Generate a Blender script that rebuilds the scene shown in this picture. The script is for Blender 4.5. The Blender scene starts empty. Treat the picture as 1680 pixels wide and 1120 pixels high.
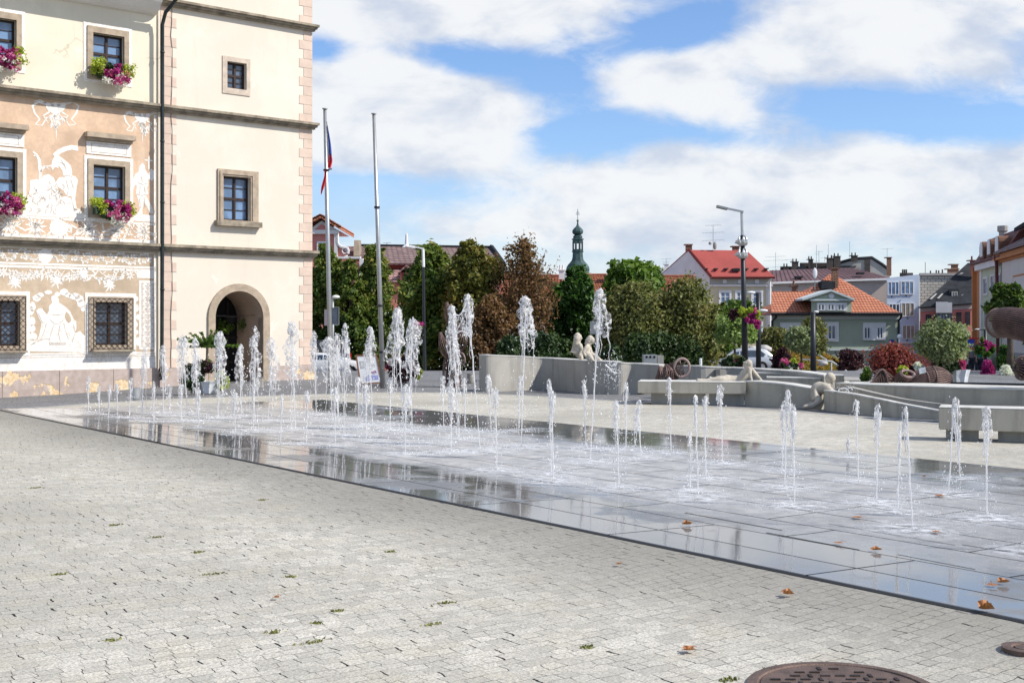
import bpy, bmesh, math, random
import numpy as np
from mathutils import Vector, Matrix, noise as mnoise
R = math.radians
random.seed(7); np.random.seed(7)
sc = bpy.context.scene
# ---------------------------------------------------------------- camera
F = 2000.0; CX = 840.0; HY = 540.5; EYE = 1.6
cam = bpy.data.objects.new('camera', bpy.data.cameras.new('camera'))
sc.collection.objects.link(cam); sc.camera = cam
cam.location = (0, 0, EYE); cam.rotation_euler = (R(90), 0, 0)
cam.data.sensor_width = 36; cam.data.lens = 36*F/1680
cam.data.shift_y = -19.5/1680
cam.data.clip_start = .1; cam.data.clip_end = 3000
sc.render.resolution_x = 1024; sc.render.resolution_y = 682
sc.render.engine = 'CYCLES'
sc.cycles.max_bounces = 8; sc.cycles.transparent_max_bounces = 24
sc.view_settings.view_transform = 'Standard'; sc.view_settings.look = 'None'
sc.view_settings.exposure = 0.30; sc.view_settings.gamma = 1
# ---------------------------------------------------------------- sun
SUN = Vector((.72, -.21, .66)).normalized()
sl = bpy.data.lights.new('sun', 'SUN'); sl.energy = 4.5; sl.angle = R(.5); sl.color = (1, .945, .865)
so = bpy.data.objects.new('sun', sl); sc.collection.objects.link(so)
so.rotation_euler = SUN.to_track_quat('Z', 'Y').to_euler(); so.location = (20, -5, 30)
# ---------------------------------------------------------------- world
wd = bpy.data.worlds.new('World'); sc.world = wd; wd.use_nodes = True
wn = wd.node_tree; wn.nodes.clear()
class NT:
    def __init__(s, t): s.t = t
    def n(s, typ, **k):
        x = s.t.nodes.new(typ)
        for a, b in k.items():
            if a == 'i':
                for kk, vv in b.items():
                    if hasattr(vv, 'is_linked') or isinstance(vv, bpy.types.NodeSocket): s.t.links.new(vv, x.inputs[kk])
                    else: x.inputs[kk].default_value = vv
            else: setattr(x, a, b)
        return x
    def m(s, op, a, b=0.0, c=None, clamp=False):
        x = s.t.nodes.new('ShaderNodeMath'); x.operation = op; x.use_clamp = clamp
        for i, v in enumerate((a, b, c)):
            if v is None: continue
            if isinstance(v, bpy.types.NodeSocket): s.t.links.new(v, x.inputs[i])
            else: x.inputs[i].default_value = v
        return x.outputs[0]
    def mix(s, f, a, b, blend='MIX'):
        x = s.t.nodes.new('ShaderNodeMix'); x.data_type = 'RGBA'; x.blend_type = blend
        for i, v in ((0, f), (6, a), (7, b)):
            if isinstance(v, bpy.types.NodeSocket): s.t.links.new(v, x.inputs[i])
            else: x.inputs[i].default_value = v if i == 0 else (tuple(v)+(1,))[:4]
        return x.outputs[2]
    def ramp(s, f, a, b, smooth=True):
        x = s.t.nodes.new('ShaderNodeMapRange'); x.interpolation_type = 'SMOOTHSTEP' if smooth else 'LINEAR'
        s.t.links.new(f, x.inputs[0]); x.inputs[1].default_value = a; x.inputs[2].default_value = b
        return x.outputs[0]
    def noise(s, vec, scale, detail=4, rough=.55, dist=0):
        x = s.n('ShaderNodeTexNoise'); x.inputs['Scale'].default_value = scale
        x.inputs['Detail'].default_value = detail; x.inputs['Roughness'].default_value = rough; x.inputs['Distortion'].default_value = dist
        if vec is not None: s.t.links.new(vec, x.inputs['Vector'])
        return x.outputs[0]
    def link(s, a, b): s.t.links.new(a, b)
w = NT(wn)
sky = w.n('ShaderNodeTexSky', sky_type='NISHITA', sun_disc=False)
sky.sun_elevation = math.asin(SUN.z); sky.sun_rotation = math.atan2(SUN.x, SUN.y)
sky.air_density = 1.0; sky.dust_density = .6; sky.ozone_density = 2.5
tc = w.n('ShaderNodeTexCoord'); sp = w.n('ShaderNodeSeparateXYZ', i={0: tc.outputs['Generated']})
yy = w.m('MAXIMUM', sp.outputs[1], .06)
U = w.m('MULTIPLY_ADD', w.m('DIVIDE', sp.outputs[0], yy), F/1000, CX/1000)       # photo px / 1000, straight ahead
V = w.m('MULTIPLY_ADD', w.m('DIVIDE', sp.outputs[2], yy), -F/1000, HY/1000)
vec = w.n('ShaderNodeCombineXYZ', i={0: U, 1: V}).outputs[0]
vs = w.n('ShaderNodeMapping', i={0: vec}); vs.inputs['Scale'].default_value = (1.0, 1.9, 1); vs.inputs['Rotation'].default_value = (0, 0, R(-22))
n1 = w.noise(vs.outputs[0], 2.3, 10, .56, .35)
n2 = w.noise(vs.outputs[0], 10, 10, .62, .5)
blobs = [  # x, y, rx, ry, rot, amp : where the sky is cloudy (+) or clear (-)
 (.73,.190,.15,.062,8,1.1),(.58,.155,.10,.065,0,.9),(.66,.225,.14,.05,4,.7),(.72,.015,.32,.050,3,.9),(1.00,.125,.14,.045,18,.65),(1.13,.155,.16,.040,14,.5),
 (1.40,.05,.22,.075,-14,.8),(1.62,.01,.20,.08,0,.5),(1.56,.285,.30,.06,-4,.6),(1.18,.285,.20,.045,-6,.5),(.84,.345,.24,.05,6,.5),(1.30,.36,.40,.05,0,.5),(1.62,.13,.10,.05,0,.35),(1.03,.27,.12,.04,-12,.3),
 (.72,.095,.20,.024,6,-.75),(.92,.115,.10,.040,0,-.6),(1.14,.045,.15,.045,-6,-.8),(1.38,.180,.22,.038,4,-.95),(.97,.225,.13,.038,-8,-.7),
 (.64,.315,.15,.030,4,-.6),(.53,.09,.05,.03,0,-.5),(1.20,.225,.16,.02,6,-.45),(1.60,.205,.12,.02,0,-.3),(1.02,.075,.10,.02,-10,-.3)]
tot = w.m('MULTIPLY_ADD', n1, 1.9, -.93)
tot = w.m('ADD', tot, w.m('MULTIPLY_ADD', n2, 1.15, -.575))
for bx, by, rx, ry, ro, am in blobs:
    dx = w.m('SUBTRACT', U, bx); dy = w.m('SUBTRACT', V, by); c_, s_ = math.cos(R(ro)), math.sin(R(ro))
    a = w.m('DIVIDE', w.m('MULTIPLY_ADD', dx, c_, w.m('MULTIPLY', dy, s_)), rx*1.15)
    b = w.m('DIVIDE', w.m('MULTIPLY_ADD', dx, -s_, w.m('MULTIPLY', dy, c_)), ry*1.15)
    r2 = w.m('ADD', w.m('MULTIPLY', a, a), w.m('MULTIPLY', b, b))
    g = w.m('POWER', 2.718, w.m('MULTIPLY', r2, -1.0))
    tot = w.m('MULTIPLY_ADD', g, am, tot)
front = w.ramp(tot, -.22, .60)
n3 = w.noise(tc.outputs['Generated'], 3.2, 8, .6, .3)
back = w.ramp(n3, .42, .62)
isf = w.ramp(sp.outputs[1], .08, .3)
front = w.m('POWER', front, .8)
mask = w.m('ADD', w.m('MULTIPLY', front, isf), w.m('MULTIPLY', back, w.m('SUBTRACT', 1.0, isf)))
haze = w.ramp(V, .22, .50)
mask = w.m('MAXIMUM', mask, w.m('MULTIPLY', w.m('MULTIPLY', haze, .72), isf))
n4 = w.noise(vs.outputs[0], 5.5, 6, .55, .2)
cshade = w.ramp(w.m('ADD', n4, w.m('MULTIPLY', front, .10)), .40, .68)
ccol = w.mix(cshade, (.64, .71, .84), (.98, .99, 1.0))
skyb = w.mix(1.0, sky.outputs[0], (.15, .15, .15), 'MULTIPLY')
skyb = w.mix(1.0, skyb, (.92, 1.05, 1.26), 'MULTIPLY')
fin = w.mix(w.m('MULTIPLY', mask, .95), skyb, ccol)
bg = w.n('ShaderNodeBackground', i={0: fin, 1: 1.0})
w.link(bg.outputs[0], w.n('ShaderNodeOutputWorld').inputs[0])
bg.inputs[1].default_value = 0.78
# ---------------------------------------------------------------- helpers
ORG = {}
def tag(o, label=None, cat=None, group=None, kind=None):
    if label: o['label'] = label
    if cat: o['category'] = cat
    if group: o['group'] = group
    if kind: o['kind'] = kind
    return o
def empty(name, loc=(0, 0, 0), label=None, cat=None, group=None):
    o = bpy.data.objects.new(name, None); sc.collection.objects.link(o)
    o.location = loc; o.empty_display_size = .2; ORG[o.name] = Vector(loc)
    return tag(o, label, cat, group)
def kids(o): return [c for c in bpy.data.objects if c.parent == o]
def copy_tree(o, parent=None):
    ks = list(o.children)
    c = o.copy(); sc.collection.objects.link(c); c.parent = parent
    for k in ks: copy_tree(k, c)
    return c
class MB:
    def __init__(s): s.v = []; s.f = []
    def add(s, vs, fs):
        n = len(s.v); s.v += [tuple(p) for p in vs]; s.f += [tuple(i+n for i in q) for q in fs]; return s
    def quad(s, a, b, c, d): return s.add([a, b, c, d], [(0, 1, 2, 3)])
    def obox(s, o, a, b, c):
        o, a, b, c = map(Vector, (o, a, b, c))
        vs = [o, o+a, o+a+b, o+b, o+c, o+a+c, o+a+b+c, o+b+c]
        return s.add(vs, [(0, 3, 2, 1), (4, 5, 6, 7), (0, 1, 5, 4), (1, 2, 6, 5), (2, 3, 7, 6), (3, 0, 4, 7)])
    def box(s, x0, x1, y0, y1, z0, z1): return s.obox((x0, y0, z0), (x1-x0, 0, 0), (0, y1-y0, 0), (0, 0, z1-z0))
    def hexa(s, bot, top):       # n-gon bottom and top lists
        n = len(bot)
        return s.add(list(bot)+list(top), [tuple(range(n))[::-1], tuple(range(n, 2*n))]+[(i, (i+1) % n, n+(i+1) % n, n+i) for i in range(n)])
    def tube(s, pts, rad, n=8, cap=True):
        pts = [Vector(p) for p in pts]
        if not hasattr(rad, '__len__'): rad = [rad]*len(pts)
        base = len(s.v); prev = None
        for i, p in enumerate(pts):
            t = (pts[min(i+1, len(pts)-1)]-pts[max(i-1, 0)])
            if t.length < 1e-9: t = Vector((0, 0, 1))
            t.normalize()
            if prev is None:
                u = t.orthogonal().normalized()
            else:
                u = (prev-t*prev.dot(t))
                u = u.normalized() if u.length > 1e-6 else t.orthogonal().normalized()
            prev = u; v_ = t.cross(u)
            for k in range(n):
                a = 2*math.pi*k/n
                s.v.append(tuple(p+(u*math.cos(a)+v_*math.sin(a))*rad[i]))
        for i in range(len(pts)-1):
            for k in range(n):
                k2 = (k+1) % n
                s.f.append((base+i*n+k, base+i*n+k2, base+(i+1)*n+k2, base+(i+1)*n+k))
        if cap:
            s.f.append(tuple(base+k for k in range(n))[::-1]); s.f.append(tuple(base+(len(pts)-1)*n+k for k in range(n)))
        return s
    def lathe(s, c, prof, n=16, a0=0, caps=True):
        base = len(s.v); c = Vector(c)
        for r, z in prof:
            for k in range(n):
                a = a0+2*math.pi*k/n
                s.v.append((c.x+r*math.cos(a), c.y+r*math.sin(a), c.z+z))
        for i in range(len(prof)-1):
            for k in range(n):
                k2 = (k+1) % n
                s.f.append((base+i*n+k, base+i*n+k2, base+(i+1)*n+k2, base+(i+1)*n+k))
        if caps:
            s.f.append(tuple(base+k for k in range(n))[::-1]); s.f.append(tuple(base+(len(prof)-1)*n+k for k in range(n)))
        return s
    def ball(s, c, r, nz=6, n=10, sc_=(1, 1, 1), jit=0):
        base = len(s.v); c = Vector(c)
        for i in range(nz+1):
            th = math.pi*i/nz
            for k in range(n):
                a = 2*math.pi*k/n
                d = Vector((math.sin(th)*math.cos(a), math.sin(th)*math.sin(a), math.cos(th)))
                rr = r*(1+(jit*mnoise.noise(d*2.3+c*3) if jit else 0))
                s.v.append((c.x+d.x*rr*sc_[0], c.y+d.y*rr*sc_[1], c.z+d.z*rr*sc_[2]))
        for i in range(nz):
            for k in range(n):
                k2 = (k+1) % n
                s.f.append((base+i*n+k, base+(i+1)*n+k, base+(i+1)*n+k2, base+i*n+k2))
        return s
    def build(s, name, mat, parent=None, smooth=False, weld=False):
        off = Vector((0, 0, 0))
        if parent is not None: off = ORG.get(parent.name, off)
        me = bpy.data.meshes.new(name)
        vs = s.v if off.length == 0 else [(a-off.x, b-off.y, c-off.z) for a, b, c in s.v]
        me.from_pydata(vs, [], s.f); me.validate(); me.update()
        if weld:
            bm = bmesh.new(); bm.from_mesh(me); bmesh.ops.remove_doubles(bm, verts=bm.verts, dist=1e-4)
            bmesh.ops.recalc_face_normals(bm, faces=bm.faces); bm.to_mesh(me); bm.free()
        me.materials.append(mat)
        if smooth: me.polygons.foreach_set('use_smooth', [True]*len(me.polygons))
        o = bpy.data.objects.new(name, me); sc.collection.objects.link(o)
        if parent is not None: o.parent = parent; ORG[o.name] = off
        else: ORG[o.name] = Vector((0, 0, 0))
        return o
def W(px, py, Y): return Vector(((px-CX)/F*Y, Y, EYE-(py-HY)/F*Y))
def G(px, py, z=0.0):
    Y = (EYE-z)*F/(py-HY); return Vector(((px-CX)/F*Y, Y, z))
def sst(a, b, x):
    t = min(1, max(0, (x-a)/(b-a))); return t*t*(3-2*t)
def hgt(x, y):
    return -.28*sst(7.5, 15, -x)*sst(24, 31, y) - 1.0*sst(46, 70, y) - 1.4*sst(76, 105, y)
# ---------------------------------------------------------------- materials
MATS = {}
def newmat(name):
    m = bpy.data.materials.new(name); m.use_nodes = True; t = NT(m.node_tree)
    bs = m.node_tree.nodes['Principled BSDF']; MATS[name] = m
    return m, t, bs
def mk(name, col, rough=.8, var=.18, scale=2.5, bump=0.0, metal=0, bscale=None, spec=.3, col2=None, stain=0, tint=(.30, .27, .22)):
    m, t, b = newmat(name)
    co = t.n('ShaderNodeTexCoord').outputs['Object']
    n_ = t.noise(co, scale, 6, .6); f = t.noise(co, scale*9, 3, .6)
    dark = tuple(c*(1-var) for c in col); lite = tuple(min(1, c*(1+var*.6)) for c in col)
    if col2: dark = col2
    c = t.mix(t.ramp(n_, .3, .7), dark, lite)
    c = t.mix(t.m('MULTIPLY', t.ramp(f, .35, .7), .35), c, tuple(x*(1-var*1.3) for x in col))
    if stain:
        mp = t.n('ShaderNodeMapping', i={0: co}); mp.inputs['Scale'].default_value = (3, 3, .5)
        sn = t.noise(mp.outputs[0], 1.2, 6, .65)
        c = t.mix(t.m('MULTIPLY', t.ramp(sn, .52, .78), stain), c, tint)
    t.link(c, b.inputs['Base Color']); b.inputs['Roughness'].default_value = rough
    b.inputs['Metallic'].default_value = metal; b.inputs['Specular IOR Level'].default_value = spec
    if bump:
        bn = t.n('ShaderNodeBump', i={'Height': t.noise(co, bscale or scale*12, 4, .6), 'Strength': bump}); bn.inputs['Distance'].default_value = .02
        t.link(bn.outputs[0], b.inputs['Normal'])
    return m
def leafmat(name, cols, scale=.8, trans=.35):
    m, t, b = newmat(name)
    g = t.n('ShaderNodeNewGeometry'); co = t.n('ShaderNodeTexCoord').outputs['Object']
    cr = t.n('ShaderNodeValToRGB'); el = cr.color_ramp.elements
    el[0].color = tuple(cols[0])+(1,); el[1].color = tuple(cols[-1])+(1,)
    for i, c in enumerate(cols[1:-1]):
        e = el.new((i+1)/(len(cols)-1)); e.color = tuple(c)+(1,)
    v = t.m('ADD', t.m('MULTIPLY', g.outputs['Random Per Island'], .55), t.m('MULTIPLY_ADD', t.noise(co, scale, 3, .5), 1.3, -.42))
    t.link(v, cr.inputs[0]); t.link(cr.outputs[0], b.inputs['Base Color'])
    b.inputs['Roughness'].default_value = .55; b.inputs['Specular IOR Level'].default_value = .35
    tr = t.n('ShaderNodeBsdfTranslucent', i={0: t.mix(1.0, cr.outputs[0], (1.1, 1.25, .7), 'MULTIPLY')})
    mx = t.n('ShaderNodeMixShader', i={0: trans, 1: b.outputs[0], 2: tr.outputs[0]})
    out = [n for n in t.t.nodes if n.type == 'OUTPUT_MATERIAL'][0]; t.link(mx.outputs[0], out.inputs[0])
    return m
def glassmat(name, col, rough=.08):
    m, t, b = newmat(name)
    co = t.n('ShaderNodeTexCoord').outputs['Object']
    c = t.mix(t.ramp(t.noise(co, 1.4, 3), .4, .6), tuple(x*.6 for x in col), col)
    t.link(c, b.inputs['Base Color']); b.inputs['Roughness'].default_value = rough; b.inputs['Specular IOR Level'].default_value = .7
    bn = t.n('ShaderNodeBump', i={'Height': t.noise(co, 1.1, 2), 'Strength': .25}); bn.inputs['Distance'].default_value = .05
    t.link(bn.outputs[0], b.inputs['Normal'])
    return m
# ---------------------------------------------------------------- ground materials
ANG = 35.9
D1 = Vector((-.5956, .8032, 0)); D2 = Vector((.8100, .587, 0))
def setts(name, c1, c2, joint, bw=.125, rh=.10, jw=.010, bump=.5, jmin=.25, speck=.5, damp_shade=False):
    m, t, b = newmat(name)
    co = t.n('ShaderNodeTexCoord').outputs['Object']
    mp = t.n('ShaderNodeVectorRotate', i={'Vector': co}); mp.rotation_type = 'Z_AXIS'; mp.inputs['Angle'].default_value = R(-ANG)
    wob = t.n('ShaderNodeTexNoise', i={'Vector': mp.outputs[0]}); wob.inputs['Scale'].default_value = 6.5; wob.inputs['Detail'].default_value = 3
    wv = t.n('ShaderNodeVectorMath', operation='SUBTRACT', i={0: wob.outputs['Color']}); wv.inputs[1].default_value = (.5, .5, .5)
    ws = t.n('ShaderNodeVectorMath', operation='SCALE', i={0: wv.outputs[0]}); ws.inputs['Scale'].default_value = .07
    wa = t.n('ShaderNodeVectorMath', operation='ADD', i={0: mp.outputs[0], 1: ws.outputs[0]})
    sw = t.n('ShaderNodeSeparateXYZ', i={0: wa.outputs[0]})
    def white(a, b_):
        q = t.n('ShaderNodeCombineXYZ', i={0: a, 1: b_}); return t.n('ShaderNodeTexWhiteNoise', i={'Vector': q.outputs[0]}).outputs['Value']
    v1 = t.m('DIVIDE', sw.outputs[1], rh); row = t.m('FLOOR', v1); fv = t.m('FRACT', v1)
    u1 = t.m('ADD', t.m('DIVIDE', sw.outputs[0], bw), t.m('MULTIPLY', white(row, 3.7), .9)); col = t.m('FLOOR', u1); fu = t.m('FRACT', u1)
    du = t.m('MULTIPLY', t.m('MINIMUM', fu, t.m('SUBTRACT', 1.0, fu)), bw); dv = t.m('MULTIPLY', t.m('MINIMUM', fv, t.m('SUBTRACT', 1.0, fv)), rh)
    rv = white(t.m('FLOOR', t.m('ADD', u1, .5)), row); rh_ = white(col, t.m('ADD', t.m('FLOOR', t.m('ADD', v1, .5)), .31)); rs = white(col, t.m('ADD', row, .77))
    wv = t.m('MULTIPLY_ADD', t.m('POWER', rv, 5.0), jw*1.0, -.0012+jmin*.02); wh = t.m('MULTIPLY_ADD', t.m('POWER', rh_, 6.0), jw*.55, -.0012+jmin*.02)
    mv = t.m('MULTIPLY', t.m('SUBTRACT', wv, du), 420.0, clamp=True); mh = t.m('MULTIPLY', t.m('SUBTRACT', wh, dv), 420.0, clamp=True)
    faint = t.m('MULTIPLY', t.m('MULTIPLY', t.m('SUBTRACT', .0042, t.m('MINIMUM', du, dv)), 320.0, clamp=True), t.m('MULTIPLY_ADD', t.ramp(t.noise(co, 4.5, 3, .6), .40, .62), .50, .12))
    jf0 = t.m('MAXIMUM', t.m('MAXIMUM', mv, t.m('MULTIPLY', mh, .85)), faint)
    class _B: pass
    br = _B(); br.outputs = {'Color': t.mix(rs, c1, c2), 'Fac': jf0}
    big = t.noise(co, .35, 5, .6); mid = t.noise(co, 2.2, 4, .6); fine = t.noise(co, 60, 4, .8); fin2 = t.noise(co, 26, 3, .6)
    c = t.mix(t.ramp(big, .35, .7), br.outputs['Color'], tuple(x*y for x, y in zip(c1, (.86, .86, .84))))
    c = t.mix(t.m('MULTIPLY', t.ramp(mid, .45, .75), .35), c, (c2[0]*.8, c2[1]*.76, c2[2]*.62))
    c = t.mix(t.m('MULTIPLY', t.ramp(fine, .42, .60), speck), c, tuple(x*.5 for x in c1))
    c = t.mix(t.m('MULTIPLY', t.ramp(fine, .60, .72), speck*.7), c, tuple(min(.85, x*1.45) for x in c2))
    c = t.mix(t.m('MULTIPLY', t.ramp(fin2, .5, .75), .22), c, tuple(x*.6 for x in c1))
    jm = t.ramp(t.noise(wa.outputs[0], 10.5, 2, .5), .53, .62)
    jm = t.m('MULTIPLY_ADD', jm, 1-jmin, jmin)
    # moss in a few joints
    moss = t.m('MULTIPLY', t.ramp(t.noise(co, 2.6, 5, .65), .70, .76), t.ramp(t.noise(co, 30, 2), .42, .55))
    c = t.mix(t.m('MULTIPLY', moss, .8), c, (.20, .22, .06))
    jf = jf0
    if damp_shade:      # slope shade put into the colour, with wet dirt, along the raised fountain edge
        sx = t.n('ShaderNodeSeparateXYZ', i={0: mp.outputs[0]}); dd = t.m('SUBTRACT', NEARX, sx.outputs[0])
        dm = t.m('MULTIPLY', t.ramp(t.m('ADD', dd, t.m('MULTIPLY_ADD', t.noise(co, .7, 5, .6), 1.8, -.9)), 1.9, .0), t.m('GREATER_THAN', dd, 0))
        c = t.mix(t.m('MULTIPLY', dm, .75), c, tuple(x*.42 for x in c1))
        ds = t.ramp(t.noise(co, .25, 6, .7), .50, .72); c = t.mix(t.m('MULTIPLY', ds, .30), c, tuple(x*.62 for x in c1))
    c = t.mix(jf, c, joint)
    t.link(c, b.inputs['Base Color']); b.inputs['Roughness'].default_value = .78; b.inputs['Specular IOR Level'].default_value = .3
    h = t.m('SUBTRACT', t.m('ADD', t.m('MULTIPLY', fin2, .25), t.m('MULTIPLY', fine, .18)), jf)
    bn = t.n('ShaderNodeBump', i={'Height': h, 'Strength': bump}); bn.inputs['Distance'].default_value = .012
    t.link(bn.outputs[0], b.inputs['Normal'])
    return m
M_road = setts('dark_setts', (.19, .19, .195), (.25, .25, .255), (.05, .05, .05), .11, .11, .02, .6, .2, .3)
pA = None
G0 = G(800, 676+.2115*800)
NEARX = G0.dot(D2)
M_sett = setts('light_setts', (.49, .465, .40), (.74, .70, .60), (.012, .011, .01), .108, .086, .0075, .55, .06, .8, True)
def slabmat():
    m, t, b = newmat('wet_granite')
    co = t.n('ShaderNodeTexCoord').outputs['Object']
    mp = t.n('ShaderNodeVectorRotate', i={'Vector': co}); mp.rotation_type = 'Z_AXIS'; mp.inputs['Angle'].default_value = R(-ANG)
    sp_ = t.n('ShaderNodeSeparateXYZ', i={0: mp.outputs[0]})
    # long joints run along D1 (local y): swap so that rows are strips of .62 across
    cb = t.n('ShaderNodeCombineXYZ', i={0: t.m('ADD', sp_.outputs[1], .55), 1: t.m('ADD', sp_.outputs[0], .30)})
    br = t.n('ShaderNodeTexBrick', i={'Vector': cb.outputs[0]}); br.offset = .37; br.offset_frequency = 3
    for k, v in (('Scale', 1), ('Mortar Size', .010), ('Mortar Smooth', .0), ('Bias', 0), ('Brick Width', 1.9), ('Row Height', .62)): br.inputs[k].default_value = v
    br.inputs['Color1'].default_value = (.14, .142, .148, 1); br.inputs['Color2'].default_value = (.20, .20, .198, 1); br.inputs['Mortar'].default_value = (.02, .02, .02, 1)
    fine = t.noise(co, 120, 3, .7); n_ = t.noise(co, .9, 5, .6); n2_ = t.noise(co, 5, 5, .65)
    c = t.mix(t.m('MULTIPLY', t.ramp(fine, .4, .65), .35), br.outputs['Color'], (.11, .11, .11))
    c = t.mix(t.m('MULTIPLY', t.ramp(n_, .35, .7), .35), c, (.17, .165, .16))
    # distance across the slab from its near edge (local x), metres
    across = t.m('SUBTRACT', sp_.outputs[0], NEARX)
    spray = t.m('MULTIPLY', t.ramp(t.m('ADD', across, t.m('MULTIPLY_ADD', n_, 1.6, -.8)), 1.1, 2.0), t.ramp(t.m('SUBTRACT', FARW, t.m('ADD', across, t.m('MULTIPLY_ADD', n_, 1.6, -.8))), .5, 1.6))
    farx = t.ramp(sp_.outputs[1], 30.5, 24.5)
    foam = t.m('MULTIPLY', spray, t.m('MULTIPLY_ADD', t.ramp(n2_, .36, .70), .45, .35))
    foam = t.m('MULTIPLY', foam, t.m('MULTIPLY_ADD', t.ramp(sp_.outputs[1], 3, 12), .55, .35))
    c = t.mix(t.m('MULTIPLY', foam, .85), c, (.68, .655, .61))
    spk = t.m('MULTIPLY', t.ramp(t.noise(co, 55, 2, .8), .63, .70), t.m('MULTIPLY', spray, .7))
    c = t.mix(spk, c, (.8, .82, .84))
    c = t.mix(t.m('MULTIPLY', br.outputs['Fac'], .93), c, (.015, .015, .015))
    t.link(c, b.inputs['Base Color'])
    dry = t.ramp(t.noise(co, .55, 5, .65), .50, .66)
    rg = t.m('MULTIPLY_ADD', spray, .34, .055); rg = t.m('MAXIMUM', rg, t.m('MULTIPLY', dry, .35))
    rg = t.m('MAXIMUM', rg, t.m('MULTIPLY', br.outputs['Fac'], .8))
    t.link(rg, b.inputs['Roughness']); b.inputs['Specular IOR Level'].default_value = .40; b.inputs['IOR'].default_value = 1.33
    b.inputs['Coat Weight'].default_value = .0
    hh = t.m('ADD', t.m('MULTIPLY', t.noise(co, 22, 3, .6), t.m('MULTIPLY_ADD', spray, 1.0, .02)), t.m('MULTIPLY', br.outputs['Fac'], -1.2))
    bn = t.n('ShaderNodeBump', i={'Height': hh, 'Strength': .35}); bn.inputs['Distance'].default_value = .01
    t.link(bn.outputs[0], b.inputs['Normal'])
    return m
pA = G(-5, 676-1.0); pB = G(529, 656)
def Gn(px): return G(px, 676+.2115*px)
def Gf(px): return G(px, 603.6+.099*px)
NEARX = Gn(800).dot(D2); FARW = Gf(1000).dot(D2)-NEARX-1.0; print('SLABW', FARW)
M_slab = slabmat()
# ---------------------------------------------------------------- ground sheets
def axis(lst):
    out = []
    for a, b, s in lst:
        x = a
        while x < b-1e-6: out.append(x); x += s
    out.append(lst[-1][1]); return out
xs = axis([(-1500, -100, 350), (-100, -40, 10), (-40, 80, 2.5), (80, 130, 10), (130, 1530, 350)])
ys = axis([(-300, -20, 140), (-20, 20, 5), (20, 120, 2.0), (120, 200, 20), (200, 2400, 550)])
mb = MB()
for y in ys:
    for x in xs: mb.v.append((x, y, hgt(x, y)-.012))
nx = len(xs)
for j in range(len(ys)-1):
    for i in range(nx-1): mb.f.append((j*nx+i, j*nx+i+1, (j+1)*nx+i+1, (j+1)*nx+i))
tag(mb.build('ground', M_road, smooth=True), kind='structure')
# light sett plaza
edge = [(-900, 735), (-500, 700), (-200, 682), (0, 672), (90, 666), (167, 660), (300, 653), (430, 649), (560, 645), (640, 643), (760, 644), (860, 648), (1027, 658), (1120, 663), (1320, 675), (1440, 685), (1537, 694), (1680, 708), (1900, 735), (2500, 800), (3600, 900)]
import itertools
far = [G(a, b) for a, b in edge]
mb = MB()
mb.add([tuple(p) for p in far]+[(40, -12, 0), (-40, -12, 0)], [tuple(range(len(far)+2))[::-1]])
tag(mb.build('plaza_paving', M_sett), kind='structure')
mb = MB()
qa, qb = G(-8, 676+.2115*-8), G(2600, 676+.2115*2600)
for a_, z_ in ((0, .044), (-.25, .034), (-.55, .017), (-1.0, -.004)): mb.v += [tuple(qa+D2*a_+Vector((0, 0, z_))), tuple(qb+D2*a_+Vector((0, 0, z_)))]
for i in range(3): mb.f.append((2*i, 2*i+1, 2*i+3, 2*i+2))
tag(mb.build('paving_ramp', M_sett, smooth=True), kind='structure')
# granite edge strip between the light setts and the road
mb = MB()
for i in range(len(far)-1):
    a, b = far[i], far[i+1]; d = (b-a).normalized(); n_ = Vector((-d.y, d.x, 0))*.14
    mb.add([a+Vector((0, 0, .004)), b+Vector((0, 0, .004)), b-n_+Vector((0, 0, .004)), a-n_+Vector((0, 0, .004))], [(0, 1, 2, 3)])
tag(mb.build('kerb_strip', mk('kerb_granite', (.40, .39, .37), .8, .2, 6, .3)), kind='structure')
# fountain slab and its drain gap
q0, q1 = Gn(-8), Gn(2600); q2, q3 = Gf(2600), pB
up = Vector((0, 0, .008))
def surf(x, y):
    a = x*D2.x+y*D2.y-NEARX
    return 0 if a < 0 else .008+.042*max(0, 1-a/1.5)
mb = MB(); prof = [(0, -.01), (.001, .046), (.006, .050)]+[(.1*i, .008+.042*max(0, 1-.1*i/1.5)) for i in range(1, 16)]
for a_, z_ in prof: mb.v += [tuple(q0+D2*a_+Vector((0, 0, z_))), tuple(q1+D2*a_+Vector((0, 0, z_)))]
for i in range(len(prof)-1): mb.f.append((2*i, 2*i+1, 2*i+3, 2*i+2))
k_ = len(mb.v); mb.v += [tuple(q2+up), tuple(q3+up)]; mb.f.append((k_-2, k_-1, k_, k_+1))
tag(mb.build('fountain_floor', M_slab), kind='structure')
blk = mk('drain_black', (.012, .012, .012), .7, .1)
mb = MB(); e = D2*-.035
mb.add([q0+e*1.5+up*5.7, q0+up*5.7, q1+up*5.7, q1+e*1.5+up*5.7], [(0, 1, 2, 3)])
tag(mb.build('drain_slot', blk), kind='structure')
# raised gaps between a few near slabs (open joints as thin dark grooves)
mb = MB()
for x0, y0, x1, y1, wd_ in ((1124, 843, 1283, 872, .018), (1257, 877, 1410, 906, .02), (1473, 913, 1600, 938, .012), (1360, 861, 1567, 896, .009), (1578, 895, 1700, 914, .012)):
    a, b = G(x0, y0), G(x1, y1); n_ = D2*wd_*.5
    mb.add([p+Vector((0, 0, surf(p.x, p.y)+.003)) for p in (a-n_, b-n_, b+n_, a+n_)], [(0, 1, 2, 3)])
tag(mb.build('slab_joint', blk), kind='structure')
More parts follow.
